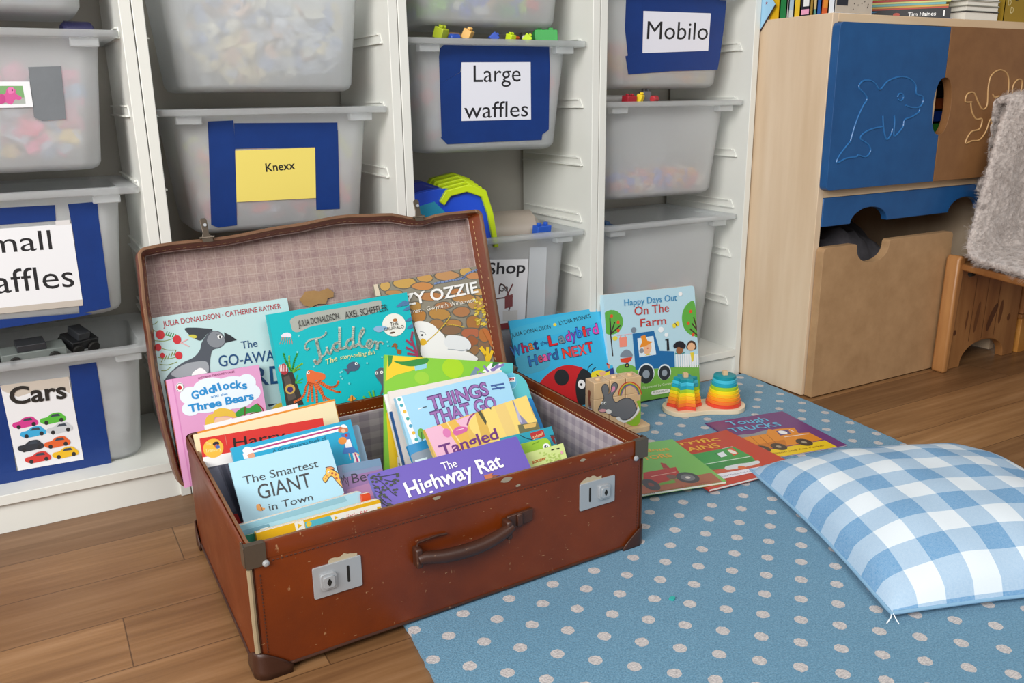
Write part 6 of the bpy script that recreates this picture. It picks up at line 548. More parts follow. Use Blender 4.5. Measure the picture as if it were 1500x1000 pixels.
hd = MB(); hd.tube([(-.090, y-.006, .119), (-.088, y-.006, .1245), (-.060, y-.004, .1255), (-.043, y-.003, .1235)], .0018, LEATHERD, 8); hd.build('handle_wire', hb, smooth=True); hd = MB(); hd.prism([(.054, .1015), (.097, .1045), (.098, .1245), (.054, .1225)], lambda x, z, h: (x, y-h, z), .0005, .006, LEATHERD); hd.prism([(.069, .1025), (.078, .103), (.078, .1235), (.069, .123)], lambda x, z, h: (x, y-h, z), .006, .0095, LEATHERD); hd.build('handle_strap', hb, bevel=.0018)
def skew(o):    # the old case is a little out of square
    if o.type == 'MESH':
        for v in o.data.vertices: v.co.y += v.co.x*SKEW
    for c_ in o.children: skew(c_)
skew(SUIT)
# lid: rim plane coordinates s (right), v (up), depth away from the viewer
lid_u = Vector((math.cos(R(1.6)), math.sin(R(1.6))*.2, math.sin(R(1.6)))).normalized()
LA = Vector((-1.413, -.156, .083)); LB = Vector((-1.4255, -.0565, .479))
lid_v = (LB-LA).normalized(); lid_u = (Vector((.645, .006, .0175))).normalized(); lid_v = (lid_v-lid_u*lid_v.dot(lid_u)*.0).normalized(); lid_d = lid_u.cross(lid_v)*-1.
LH = (LB-LA).length; LW = .648
Minv = (Matrix.Translation(S0) @ Matrix.Rotation(SYAW, 4, 'Z')).inverted()
def LP(s, v, d): return Minv @ (LA + lid_u*s + lid_v*v + lid_d*d)
def topoff(s):
    k = s/LW; pts = [(0, 0), (.08, .004), (.2, .003), (.4, .011), (.55, .018), (.68, .013), (.8, -.004), (.86, .001), (1, 0)]
    for (a, p0), (b, p1) in zip(pts, pts[1:]):
        if a <= k <= b: f = (k-a)/(b-a); f = f*f*(3-2*f); return p0+(p1-p0)*f
    return 0
def leftoff(v):
    k = v/LH; pts = [(0, -.003), (.12, -.009), (.3, -.013), (.45, -.013), (.7, -.008), (1, 0)]
    for (a, p0), (b, p1) in zip(pts, pts[1:]):
        if a <= k <= b: f = (k-a)/(b-a); f = f*f*(3-2*f); return p0+(p1-p0)*f
    return 0
def lidloop(ins, d):
    r = max(.004, .014-ins); base = []
    out = rrect(ins, ins, LW-ins, LH-ins, r, 5); P = []
    for a, b in zip(out, out[1:]+out[:1]):
        n = max(1, int((Vector(b)-Vector(a)).length/.022)); P += [tuple(Vector(a).lerp(Vector(b), i/n)) for i in range(n)]
    return [LP(x + leftoff(v)*(1-x/LW), v + topoff(x)*(v/LH), d) for x, v in P], len(P)
def lidrings(specs):
    ref = rrect(.01, .01, LW-.01, LH-.01, .004, 5); res = []
    for ins, d in specs:
        out = rrect(ins, ins, LW-ins, LH-ins, max(.003, .014-ins), 5); P = []
        for (a, b), (ra, rb) in zip(zip(out, out[1:]+out[:1]), zip(ref, ref[1:]+ref[:1])):
            n = max(1, int((Vector(rb)-Vector(ra)).length/.022)); P += [tuple(Vector(a).lerp(Vector(b), i/n)) for i in range(n)]
        res.append([LP(x + leftoff(v)*(1-x/LW) - ((.010*min(1, d/.024)) if (ins > .0064 and x > LW*.9) else 0), v + topoff(x)*(v/LH), d) for x, v in P])
    return res
LD = .05
rg = lidrings([(.006, LD), (.0, LD-.008), (0, .002), (.002, 0), (.005, 0), (.0065, .003), (.013, .024)])
mb = MB()
for a, b, m in zip(rg, rg[1:], [LEATHER, LEATHER, PIPE, PIPE, PIPE, LEATHER]): ring_faces(mb, a, b, m)
n = len(rg[0]); mb.add(rg[0], [tuple(range(n))], LEATHER); lid = mb.build('lid', t, smooth=True, auto=35)
rg = lidrings([(.013, .0235), (.0145, .0245), (.012, LD-.008)]); mb = MB(); ring_faces(mb, rg[0], rg[1], PLAID); ring_faces(mb, rg[1], rg[2], PLAID)
NX, NY = 40, 26; V = []
for j in range(NY+1):
    for i in range(NX+1):
        x = .010+(LW-.02)*i/NX; v = .010+(LH-.02)*j/NY; e = min(i, NX-i, j, NY-j)
        wr = .0015*math.sin(x*31+v*17)+.0045*math.exp(-((x-.53+(.42-v)*.45)/.008)**2)*(v > .25)+.004*math.exp(-((x-.6+(.43-v)*-.12)/.006)**2)*(v > .28)
        V.append(LP(x + leftoff(v)*(1-x/LW), v + topoff(x)*(v/LH), LD-.008-(wr if e > 0 else 0)))
mb.add(V, [(j*(NX+1)+i, j*(NX+1)+i+1, (j+1)*(NX+1)+i+1, (j+1)*(NX+1)+i) for j in range(NY) for i in range(NX)], PLAID); mb.build('lid_lining', lid, smooth=True, auto=60)
mb = MB(); sr = lidrings([(.0102, .0165)])[0]
for i, a in enumerate(sr):
    b = sr[(i+1) % n]; d = (b-a); k = max(1, int(d.length/.0075))
    for j in range(k): mb.tube([a+d*(j/k), a+d*((j+.5)/k)], .0008, STITCH, 5)
mb.build('lid_stitching', lid)
mb = MB(); tp = [(0, .45), (.12, .2), (.2, .0), (.45, .02), (.6, .12), (.85, .0), (1, .3), (.97, .6), (.8, .62), (.72, .95), (.5, .88), (.3, 1.), (.1, .85)]
mb.prism([(.262+.066*a, .268+.03*(1-b)) for a, b in tp], lambda x, v, h: LP(x, v, LD-.012-h), 0, .0012, m_board('torn_ochre_board', '#8f6c40', '#a58152', .85)); mb.build('torn_patch', lid)['label'] = 'torn patch showing ochre board'
def hasp(sx):
    mb = MB(); v = LH + topoff(sx)
    pr = [(-.0075, -.004), (.0095, -.004), (.0095, .004), (.0045, .010), (.005, .033), (.002, .037), (-.004, .037), (-.007, .033), (-.0055, .012), (-.0085, .004)]
    mb.prism(pr, lambda a, b, h: LP(sx+a, v+b-.003, -.0035-h), 0, .0018, METALD); o = mb.build('hasp', lid, bevel=.0006)
    b = MB(); b.tube([LP(sx, v+.022, -.0055), LP(sx, v+.022, -.0085)], .0028, METAL, 8); b.tube([LP(sx-.012, v+.001, -.004), LP(sx+.012, v+.001, -.004)], .0022, METALD, 8); b.build('hasp_stud', o, smooth=True)
hasp(.113); hasp(.507)
# ------------------------------------------------------------------ books
def frame(o, yaw, tilt, roll):
    X = Vector((math.cos(yaw), math.sin(yaw), 0)); back = Vector((-math.sin(yaw), math.cos(yaw), 0)); V = Vector((0, 0, 1))*math.cos(tilt)+back*math.sin(tilt)
    u = X*math.cos(roll)+V*math.sin(roll); v = X*-math.sin(roll)+V*math.cos(roll); return u, v, u.cross(v)
def book(key, cover, thick, label, group, kind='paper', pages=PAGES, rnd=0., pic='cover_picture', data=None, pose=None, dx=0.):
    d = data or DATA.get(key, dict(art=[], lab=[])); x, y, z, yw, ti, ro, w, h = pose or d['pose']
    u, v, n = frame(None, yw, ti, ro); o = Vector((x, y, z)); base = o + u*(w/2) - v*h
    M = Matrix(((u.x, v.x, n.x, base.x), (u.y, v.y, n.y, base.y), (u.z, v.z, n.z, base.z), (0, 0, 0, 1)))
    t = thing('picture_book', label, 'book', group, M=M); cm = mat(cover, .36); hw = w/2
    tc = {'paper': .0006, 'board': .0012, 'hard': .0024}[kind]; ins = {'paper': .0004, 'board': .0, 'hard': .003}[kind]
    fn = lambda a, b, hh: Vector((a, b, hh)); rc = (1, 0, 0, 1)
    mb = MB(); o1 = rrect(-hw, 0, hw, h, rnd, 5, rc)
    mb.prism(o1, fn, -tc, 0, cm); mb.prism(o1, fn, -thick, -thick+tc, cm); mb.box(-hw, 0, -thick+tc, -hw+max(tc, .0008), h, -tc, cm); mb.build('cover', t)
    mb = MB(); mb.prism(rrect(-hw+.001, ins, hw-ins-.0003, h-ins, rnd, 5, rc), fn, -thick+tc, -tc, pages)
    if kind == 'board':
        k = max(2, int(thick/.0025))
        for i in range(1, k): zz = -thick+tc+(thick-2*tc)*i/k; mb.prism(rrect(-hw+.001, -.0003, hw+.0002, h+.0003, rnd, 5, rc), fn, zz-.00025, zz+.00025, mat('#c4beb4', .8))
    mb.build('page_block', t)
    put_art(t, d, lambda a, b, hh: Vector((a-hw, b+h, hh)), (.0, -h, w, 0), .00012, .00002, pic)
    return t
GL, GB, GX, GF = 'books standing in the suitcase lid', 'picture books at the left in the suitcase', 'picture books at the right in the suitcase', 'picture books lying on the rug'
book('bird', '#bcd9da', .004, 'pale mint picture book with a grey crested bird at the left of the lid', GL)
book('tid', '#12bac2', .004, 'turquoise picture book with an orange octopus standing in the lid', GL)
book('ozz', '#8f897a', .004, 'stone wall picture book with a white goose at the right of the lid', GL)
pg = DATA['goldi']['pose']
book('goldi', '#e0a0cb', .008, 'pink storybook with blue lettering on a white cloud', GL, 'hard')
book('spine1', '#d0622c', .005, 'orange spined book tucked behind the pink storybook', GL, 'hard', pose=[pg[0]-.0005, pg[1]+.0085, pg[2]-.004]+pg[3:6]+[.14, pg[7]-.006])
book('spine2', '#1e1c22', .005, 'black spined book behind the orange spined one', GL, 'hard', pose=[pg[0]-.0015, pg[1]+.0142, pg[2]-.004]+pg[3:6]+[.138, pg[7]-.006])
pc = DATA['cream']['pose']
book('cream', '#efe2b8', .006, 'plain cream covered book standing behind the red one', GB)
book('orangeback', '#d98a2c', .006, 'orange book peeping out right behind the cream one', GB, 'hard', pose=[pc[0]+.008, pc[1]+.0085, pc[2]+.0005]+pc[3:6]+[pc[6]-.0045, pc[7]])
book('whiteback', '#e6e6ea', .004, 'white book whose top edge shows below the pink storybook', GB, pose=[pc[0]+.02, pc[1]+.0165, pc[2]+.006]+pc[3:6]+[.15, pc[7]])
book('red', '#d6322c', .005, 'red topped book with a round yellow badge', GB)
pt = DATA['teal']['pose']
book('teal', '#1ea4cc', .009, 'teal book with little girls in blue dresses', GB, 'hard')
book('paleblue', '#8fb0c8', .006, 'pale grey blue book showing just right of the teal one', GB, 'board', rnd=.004, pose=[pt[0]+.07, pt[1]+.013, pt[2]-.014]+pt[3:6]+[.136, pt[7]-.014])
book('giant', '#a9d4e4', .004, 'light blue book with a giraffe head and black handwritten title', GB)
book('b6', '#7a86a8', .004, 'purple and blue book right beside the giraffe book', GB)
book('b7', '#a8d4e6', .012, 'pale blue board book in front of the giraffe book', GB, 'board', rnd=.004)
book('yellow', '#e8b520', .010, 'yellow book with a blue and white band against the front wall', GB, 'board', rnd=.004)
book('green', '#2a7a64', .004, 'dark green book in the front left corner of the suitcase', GB)
py = DATA['yellow']['pose']
book('redbit', '#d8502c', .006, 'narrow red topped book beside the pale blue board book', GB, 'board', rnd=.003, pose=[py[0]+.150, py[1]+.020, py[2]+.0085]+py[3:6]+[.013, .1])
book('R1', '#86c83a', .006, 'large green and yellow book tilted at the back right', GX)
book('R2', '#e6dcd6', .005, 'off white book with bare edges behind the ring bound one', GX, 'board', rnd=.004)
pr = DATA['R2']['pose']
book('R2b', '#eceae6', .004, 'white book just behind the off white one', GX, 'board', rnd=.004, pose=[pr[0]-.0055, pr[1]+.0062, pr[2]-.006]+pr[3:6]+[.15, pr[7]-.008])
book('R12', '#1d4f86', .004, 'narrow navy book with a yellow patch at left of the ring bound one', GX)
book('R4', '#5cc0c8', .006, 'aqua board book with a round blue tab at its corner', GX, 'board', rnd=.03)
book('R3', '#a4d6f0', .010, 'sky blue book with purple capitals and a dotted white strip', GX, 'board', rnd=.012)
book('R6', '#2088cc', .010, 'bright blue board book showing only its right edge', GX, 'board', rnd=.006)
book('R11', '#2a8cc4', .006, 'blue book with a grey sea animal behind the purple book', GX)
book('R5', '#e0b858', .010, 'golden book with a pale tower and purple lettering', GX, 'board', rnd=.012)
book('R7', '#2a9cb4', .008, 'teal book with a small red badge near the right wall', GX)
book('R8', '#9cc83a', .007, 'lime board book with a white eye', GX, 'board', rnd=.010)
book('R9', '#d4e494', .006, 'pale lime book nearest the front right rim', GX)
book('rat', '#6a58b4', .010, 'purple book with white lettering leaning at the front rim', GX, 'board', rnd=.004)
book('farm', '#b8dae8', .016, 'light blue board book with a blue tractor leaning on the shelf', 'books leaning on the shelving', 'board', rnd=.009)
book('lady', '#38b4e2', .004, 'bright blue book with a red ladybird leaning on the shelf', 'books leaning on the shelving')
def flatbook(key, cover, label, z0):
    d = DATA[key]; x, y, z, yw, w, h = d['pose']; t = thing('picture_book', label, 'book', GF, loc=(x, y, z0), rz=yw); th = z - z0; cm = mat(cover, .3)
    mb = MB(); NXX = 12
    def surf(a, b): return 0.0
    mb.box(0, -h, 0, w, 0, .0005, cm); mb.box(0, -h, th-.0005, w, 0, th, cm); mb.box(0, -h, .0005, .0008, 0, th-.0005, cm); mb.build('cover', t)
    mb = MB(); mb.box(.001, -h+.0004, .0005, w-.0004, -.0004, th-.0005, PAGES); mb.build('page_block', t)
    put_art(t, d, lambda a, b, hh: Vector((a, b, th+hh)), (0, -h, w, 0), .0001, .00002, rough=.3)
flatbook('truck', '#6a3478', 'purple book with an orange dumper truck lying on the rug', .0078)
flatbook('train', '#c03a2c', 'red book with a green train lying between the two others', .0124)
flatbook('tractor', '#7ab85c', 'green book with a red tractor lying nearest the suitcase', .0174)
# ------------------------------------------------------------------ wooden block puzzle
PM = Matrix.Translation((-.476, -.195, .0078)) @ Matrix.Rotation(R(-6), 4, 'Z')
t = thing('block_puzzle', 'wooden rabbit block puzzle on a peg base beside the suitcase', 'puzzle', M=PM)
mb = MB(); mb.prism(rrect(-.137, -.012, .022, .055, .012, 6), lambda x, y, h: (x, y, h), 0, .012, BEECH); mb.build('base_board', t, bevel=.002)
CB = .0385
for i in range(3):
    for j in range(3):
        mb = MB(); x = -.1165 + i*.0391; z = .0122 + j*.0376; mb.box(x, 0, z, x+CB-.0012, CB, z+.0374, BEECH); mb.build('block', t, bevel=.0012)
    mb = MB(); mb.lathe([(.0068, 0), (.0068, .1215), (.0055, .1235)], (-.1165+i*.0391+CB/2, CB/2, .006), BEECH, 12); mb.build('peg', t, smooth=True)
pz = dict(art=[], lab=[])
def pzc(P): # crop (840,530,.11) pixels -> front face metres
    o = []
    for x, y in P:
        # bilinear on the face corners: TL(275,320) TR(935,215) BR(890,870) BL(265,1010)
        sx = (x-275)/640; top = 320-105*sx; bot = 1010-140*sx; ty = (y-top)/(bot-top); sx = sx*(1+.05*ty)
        o += [round((-.1165+.1173*sx)*1000, 1), round((.1250-.1128*ty)*1000, 1)]
    return o
for c, P in [('#3a3a40', [(330, 690), (360, 600), (400, 520), (378, 440), (372, 370), (410, 325), (450, 340), (470, 400), (462, 460), (490, 420), (500, 340), (545, 305), (585, 330), (575, 400), (520, 490), (560, 570), (640, 525), (720, 510), (790, 545), (830, 630), (840, 680), (780, 760), (700, 815), (640, 815), (590, 780), (500, 760), (470, 700), (400, 725)]),
             ('#6e6f74', [(342, 680), (370, 605), (408, 520), (388, 440), (383, 375), (412, 335), (445, 348), (462, 400), (455, 470), (496, 425), (508, 345), (545, 315), (576, 335), (566, 400), (512, 490), (556, 582), (640, 535), (720, 520), (785, 553), (820, 630), (828, 680), (775, 752), (700, 805), (640, 805), (595, 772), (500, 750), (470, 690), (400, 715)]),
             ('#d88aa8', [(500, 440), (512, 370), (545, 360), (545, 410)]), ('#e0a0a8', [(340, 690), (380, 668), (440, 680), (420, 705), (370, 710)]), ('#e8e4e0', [(430, 690), (460, 670), (500, 690), (495, 725), (450, 730)]),
             ('#e8e8e4', [(560, 790), (600, 770), (640, 815), (720, 810), (790, 750), (830, 690), (850, 630), (875, 640), (860, 690), (800, 770), (720, 830), (660, 850), (590, 820)]),
             ('#8ab82a', [(690, 850), (760, 820), (830, 750), (870, 690), (850, 600), (830, 560), (860, 545), (885, 560), (885, 700), (880, 800), (850, 870), (780, 890)])]: pz['art'].append(['s', c, pzc(P)])
for c, r in [('#d04a3a', 0), ('#e8b83a', 14), ('#5a9a4a', 26), ('#8a6ab0', 38)]:
    pz['art'].append(['c', c, 2.2, pzc([(590+r, 480), (610+r, 400+r*.4), (660+r*.5, 330+r), (745, 300+r), (830-r*.5, 330+r), (880-r, 390+r*.4), (900-r, 460)])])
for x in (385, 418): pz['art'] += [['e', '#f4f4f4', *pzc([(x, 585)]), 2.6, 3.0], ['e', '#1c1c1c', *pzc([(x+2, 588)]), 1.2, 1.5]]
put_art(t, pz, lambda x, y, h: Vector((x, -h, y)), None, .0003, .00003, 'rabbit_picture')
mb = MB()
for c, P in [('#8a4a2c', [(.012, .098), (.018, .104), (.024, .1), (.022, .085), (.027, .07), (.022, .062), (.016, .068), (.014, .085)]), ('#e0dce4', [(.014, .062), (.022, .068), (.031, .064), (.032, .052), (.024, .046), (.015, .052)])]:
    mb.flat(catmull(P, True), lambda a, z, h: (-.1165-h, CB-a, z), .0003, mat(c, .5))
mb.build('side_picture', t)
# ------------------------------------------------------------------ stacking toy
t = thing('stacking_toy', 'rainbow stacking toy with a star tower and a round tower', 'toy', loc=(-.27, -.166, .0078), rz=R(-22))
mb = MB(); pts = []
for i in range(72):
    a = 2*math.pi*i/72; r = math.sqrt((.052*1.0)**2); x = math.cos(a); y = math.sin(a); px = .047*(1 if x > 0 else -1)
    pts.append((px*min(1, abs(x)*3)+.050*x, .050*y*(1-.22*math.exp(-(x/.22)**2)) ))
mb.prism(pts, lambda x, y, h: (x, y, h), 0, .011, m_wood('pale_maple', '#dcc4a0', '#e6d2b2', '#ecdcc0', 0, 60.)); mb.build('base_board', t, bevel=.0025)
RAIN = ['#e0452f', '#ee7a2e', '#f59a24', '#f8bd1e', '#f4dc1c', '#a4cc2e', '#1fa2b8', '#45bfd8', '#12909c']
for i, c in enumerate(RAIN):
    z0 = .011 + i*.0079; r = .0405 - .0019*i; rs = .041 - .0017*i
    mb = MB(); mb.lathe([(r-.001, 0), (r, .0008), (r, .0070), (r-.001, .0077)], (.047, 0, z0), mat(c, .42), 40); mb.build('ring', t, smooth=True)
    mb = MB(); st = []
    for k in range(12): a = R(30*k-68); q = rs if k % 2 == 0 else rs*.66; st.append((-.047+q*math.cos(a), q*math.sin(a)))
    mb.prism(st, lambda x, y, h: (x, y, h), z0, z0+.0077, mat(c, .42)); mb.build('star', t, bevel=.0007)
for x in (-.047, .047):
    mb = MB(); mb.box(x-.0055, -.0055, .08, x+.0055, .0055, .0915, BEECH, None); mb.build('peg', t, bevel=.0008)
# ------------------------------------------------------------------ cushion
t = thing('floor_cushion', 'plump blue and white checked floor cushion on the rug', 'cushion', loc=(-.437, -.4855, .0075), rz=math.atan2(-.366, .93))
CL, CWd = .484, .475; NX = 44; V = []; UV = []
def ch(a, b):
    e = lambda q: max(0., 1-abs(2*q-1)**2.6)
    return .082*(e(a)*e(b))**.5
def edge_pull(a, b):
    k = .018; return (k*math.sin(math.pi*b)*(1-2*a)*0.6*(abs(2*a-1)**2), k*math.sin(math.pi*a)*(1-2*b)*.6*(abs(2*b-1)**2))
for side in (1, 0):
    for j in range(NX+1):
        for i in range(NX+1):
            a, b = i/NX, j/NX; ex, ey = edge_pull(a, b); x = CWd*(a+ex/CWd*1.); yv = -CL*(b+ey/CL*1.)
            hgt = ch(a, b); wob = .0022*math.sin(21*a+9*b)*math.sin(17*b-4*a)*min(1, hgt/.03)
            base = .010 + .012*(hgt < .001)*0
            z = base + hgt*1.0 + wob if side else max(.0, base - hgt*.25)
            V.append((x, yv, z)); UV.append((a*CWd/.0447+.05, b*CL/.0447+1.25))
n1 = (NX+1)**2; Fc = []; 
for j in range(NX):
    for i in range(NX):
        q = (j*(NX+1)+i, j*(NX+1)+i+1, (j+1)*(NX+1)+i+1, (j+1)*(NX+1)+i); Fc.append(q[::-1]); Fc.append(tuple(n1+k for k in q))
me = bpy.data.meshes.new('cushion_cover'); me.from_pydata(V, [], Fc); me.materials.append(CHECK); ul = me.uv_layers.new(name='uv')
for lp in me.loops: ul.data[lp.index].uv = UV[lp.vertex_index]
o = bpy.data.objects.new('cushion_cover', me); COL.objects.link(o); o.parent = t
for p in me.polygons: p.use_smooth = True
mb = MB(); bd = [V[i] for i in range(NX+1)] + [V[j*(NX+1)+NX] for j in range(1, NX+1)] + [V[NX*(NX+1)+i] for i in range(NX-1, -1, -1)] + [V[j*(NX+1)] for j in range(NX-1, 0, -1)]
mb.tube(bd, .0028, mat('#86aecb', .85), 8, closed=True); mb.build('seam', t, smooth=True)
mb = MB(); mb.tube([(0.004, -CL+.004, .012), (-.004, -CL-.006, .008), (-.012, -CL-.010, .002)], .0009, mat('#e8eef2', .9), 5); mb.tube([(0.002, -CL+.002, .012), (.002, -CL-.01, .006), (.004, -CL-.014, .002)], .0008, mat('#e8eef2', .9), 5); mb.build('loose_threads', t)
# ------------------------------------------------------------------ cabinet
CX0, CX1, CYF, CYB, CH = .004, .772, -.208, .302, .878
t = thing('cabinet', 'birch cabinet with blue and brown doors beside the shelving', 'cabinet', loc=((CX0+CX1)/2, CYF, 0)); cx = (CX0+CX1)/2
def cb(name, x0, y0, z0, x1, y1, z1, m, bev=.001, par=None): mb = MB(); mb.box(x0-cx, y0-CYF, z0, x1-cx, y1-CYF, z1, m); return mb.build(name, par or t, bevel=bev)
cb('side_panel', CX0, CYF, .004, CX0+.018, CYB, CH, BIRCH); cb('side_panel', CX1-.018, CYF, .004, CX1, CYB, CH, BIRCH)
BIRX = m_wood('birch_rail', '#d0b08a', '#d8bc98', '#dfc6a4', 0, 60., .5)
cb('top_panel', CX0+.018, CYF, CH-.018, CX1-.018, CYB, CH, BIRX); cb('middle_shelf', CX0+.018, CYF+.0005, .479, CX1-.018, CYB, .497, BIRX); cb('back_panel', CX0+.018, CYB-.008, .03, CX1-.018, CYB, CH-.018, BIRX); cb('divider', .3735, CYF+.004, .497, .3915, CYB-.01, CH-.018, BIRX)
def door(name, x0, x1, m, notch_right, lines, lm, lab):
    z0, z1 = .4985, .8585; r = .012; zc, hh, wv = .677, .066, .033; P = []
    nr = [(math.cos(R(a)), math.sin(R(a))) for a in range(90, -91, -10)]
    if notch_right:
        P += [(x1, z0), (x1, zc-hh)] + [(x1-wv*abs(c)**.8, zc-hh*s) for c, s in nr[1:-1]] + [(x1, zc+hh), (x1, z1-.002)]; P += [q for q in rrect(x0, z0, x1, z1, r, 5)[6:18]]
    else:
        P += [(x0, z1), (x0, zc+hh)] + [(x0+wv*abs(c)**.8, zc+hh*s) for c, s in nr[1:-1]] + [(x0, zc-hh), (x0, z0)]; q = rrect(x0, z0, x1, z1, r, 5); P += q[18:24] + q[0:6]
    mb = MB(); mb.prism([(x-cx, z) for x, z in P], lambda x, z, h: (x, -h, z), .0006, .0215, m); o = mb.build(name, t, bevel=.004, bseg=3); o['label'] = lab
    mb = MB()
    for L in lines:
        pts = [(L[i]/1000-cx, -.0215, L[i+1]/1000) for i in range(0, len(L), 2)]; mb.tube(catmull(pts, False, 4), .002, lm, 6)
    mb.build('engraved_outline', o, smooth=True)
door('door', .0055, .3815, BLUE, True, DATA['doors']['dol'], mat('#2a6aa6', .3), 'blue door with an engraved dolphin'); door('door', .3835, .7695, MDF, False, DATA['doors']['octo'], mat('#c39a66', .5), 'brown door with an engraved octopus')
mb = MB(); P = [(.0225, .4785), (CX1-.0185, .4785), (CX1-.0185, .412)]
for (a, b) in [(.4865, .616), (.1195, .2505)]:
    P += [(b, .412)] + [(b-(b-a)*(1-math.cos(R(k)))/2, .412+.036*math.sin(R(k))) for k in range(15, 180, 15)] + [(a, .412)]
P += [(.0225, .412)]
mb.prism([(x-cx, z) for x, z in P], lambda x, z, h: (x, -h, z), -.016, .002, BLUE); o = mb.build('valance', t, bevel=.0015); o['label'] = 'blue valance board with scooped cutouts'
mb = MB(); q = [(.012, .004), (.4865, .004)] + [(.4865-.012+.012*math.cos(R(a)), .367-.012+.012*math.sin(R(a))) for a in range(0, 91, 15)]
q += [(.2474, .367)] + [(.2474-.008*math.sin(R(a)), .367-.008+.008*math.cos(R(a))) for a in (30, 60, 90)] + [(.2394, .352)] + [(.1825+.0569*math.cos(R(a)), .358-.040*math.sin(R(a))**.8) for a in range(15, 180, 15)] + [(.1256, .352)] + [(.1176+.008*math.sin(R(a)), .367-.008+.008*math.cos(R(a))) for a in (90, 60, 30)] + [(.1176, .367)]
q += [(.012+.012-.012*math.sin(R(a)), .367-.012+.012*math.cos(R(a))) for a in range(0, 91, 15)]
mb.prism([(x-cx, z) for x, z in q], lambda x, z, h: (x, -h, z), .002, .0235, MDFD); dr = mb.build('drawer_front', t, bevel=.002); dr['label'] = 'scuffed brown drawer front with a scooped handle notch'
mb = MB(); mb.box(.025-cx, .0, .02, .037-cx, .44, .30, BIRCH); mb.box(.462-cx, .0, .02, .474-cx, .44, .30, BIRCH); mb.box(.037-cx, 0, .02, .462-cx, .44, .03, BIRCH); mb.build('drawer_box', dr)
# dark fabric inside the drawer and books inside the cabinet
mb = MB(); rn = random.Random(3); NN = 22; V = []
for j in range(NN+1):
    for i in range(NN+1):
        x = .05+.4*i/NN; yv = -.19+.38*j/NN; e = min(i, NN-i, j, NN-j)/NN; V.append((x, yv, .06+.29*min(1, e*5)**.5+.03*math.sin(x*22)*math.sin(yv*19+1)+.008*math.sin(x*90+yv*40)+ .02*(j/NN)))
mb.add(V, [(j*(NN+1)+i, j*(NN+1)+i+1, (j+1)*(NN+1)+i+1, (j+1)*(NN+1)+i) for j in range(NN) for i in range(NN)], m_board('dark_grey_fabric', '#3c3a3e', '#57545a', .95)); o = mb.build('folded_blanket', smooth=True); tag(o, 'dark grey blanket bundled inside the cabinet drawer', 'blanket')
def shelfbook(name, label, x0, y0, z0, x1, y1, z1, c, group, spine='y', pages=True, tilt=0.):
    t = thing(name, label, 'book', group, loc=((x0+x1)/2, (y0+y1)/2, z0)); a, b, h = (x1-x0)/2, (y1-y0)/2, z1-z0; cm = mat(c, .4); mb = MB(); th = .0016; M = Matrix.Rotation(tilt, 4, 'Y') if spine == 'y' else Matrix.Rotation(tilt, 4, 'Z')
    if spine == 'y':    # upright, spine facing the viewer
        mb.box(-a, -b, 0, -a+th, b, h, cm, M); mb.box(a-th, -b, 0, a, b, h, cm, M); mb.box(-a, -b, 0, a, -b+th, h, cm, M); mb.build('cover', t); mb = MB(); mb.box(-a+th, -b+th, .003, a-th, b-.003, h-.003, PAGES, M)
    else:               # lying flat, spine facing the viewer
        mb.box(-a, -b, 0, a, b, th, cm, M); mb.box(-a, -b, h-th, a, b, h, cm, M); mb.box(-a, -b, 0, a, -b+th, h, cm, M) if pages is not None else None; mb.build('cover', t); mb = MB(); mb.box(-a+.003, -b+th if pages is not None else -b+.003, th, a-.003, b-.003, h-th, PAGES, M)
    mb.build('page_block', t); return t
G = 'books inside the cabinet'
for i, (c, nm) in enumerate([('#3f9a3a', 'green'), ('#22439c', 'blue'), ('#b0562a', 'rust orange'), ('#2a2430', 'blackish')]):
    shelfbook('book', nm + ' book seen through the oval door opening', .405, -.15, .606+i*.031, .60, .05, .634+i*.031, c, G, 'x')
shelfbook('book', 'dark olive book lowest in the oval door opening', .405, -.15, .4975, .60, .05, .605, '#3c3a30', G, 'x')
G = 'books on the cabinet top'; cz = CH+.0004
def rowbook(name, label, yb, yf, c, h, group):
    t = thing(name, label, 'book', group, loc=(.012, (yb+yf)/2, cz)); b = (yb-yf)/2; cm = mat(c, .4); mb = MB(); th = .0014; d = .12
    mb.box(0, -b, 0, d, -b+th, h, cm); mb.box(0, b-th, 0, d, b, h, cm); mb.box(0, -b, 0, th, b, h, cm); mb.build('cover', t)
    mb = MB(); mb.box(th, -b+th, .003, d-.003, b-th, h-.003, PAGES); mb.build('page_block', t); return t
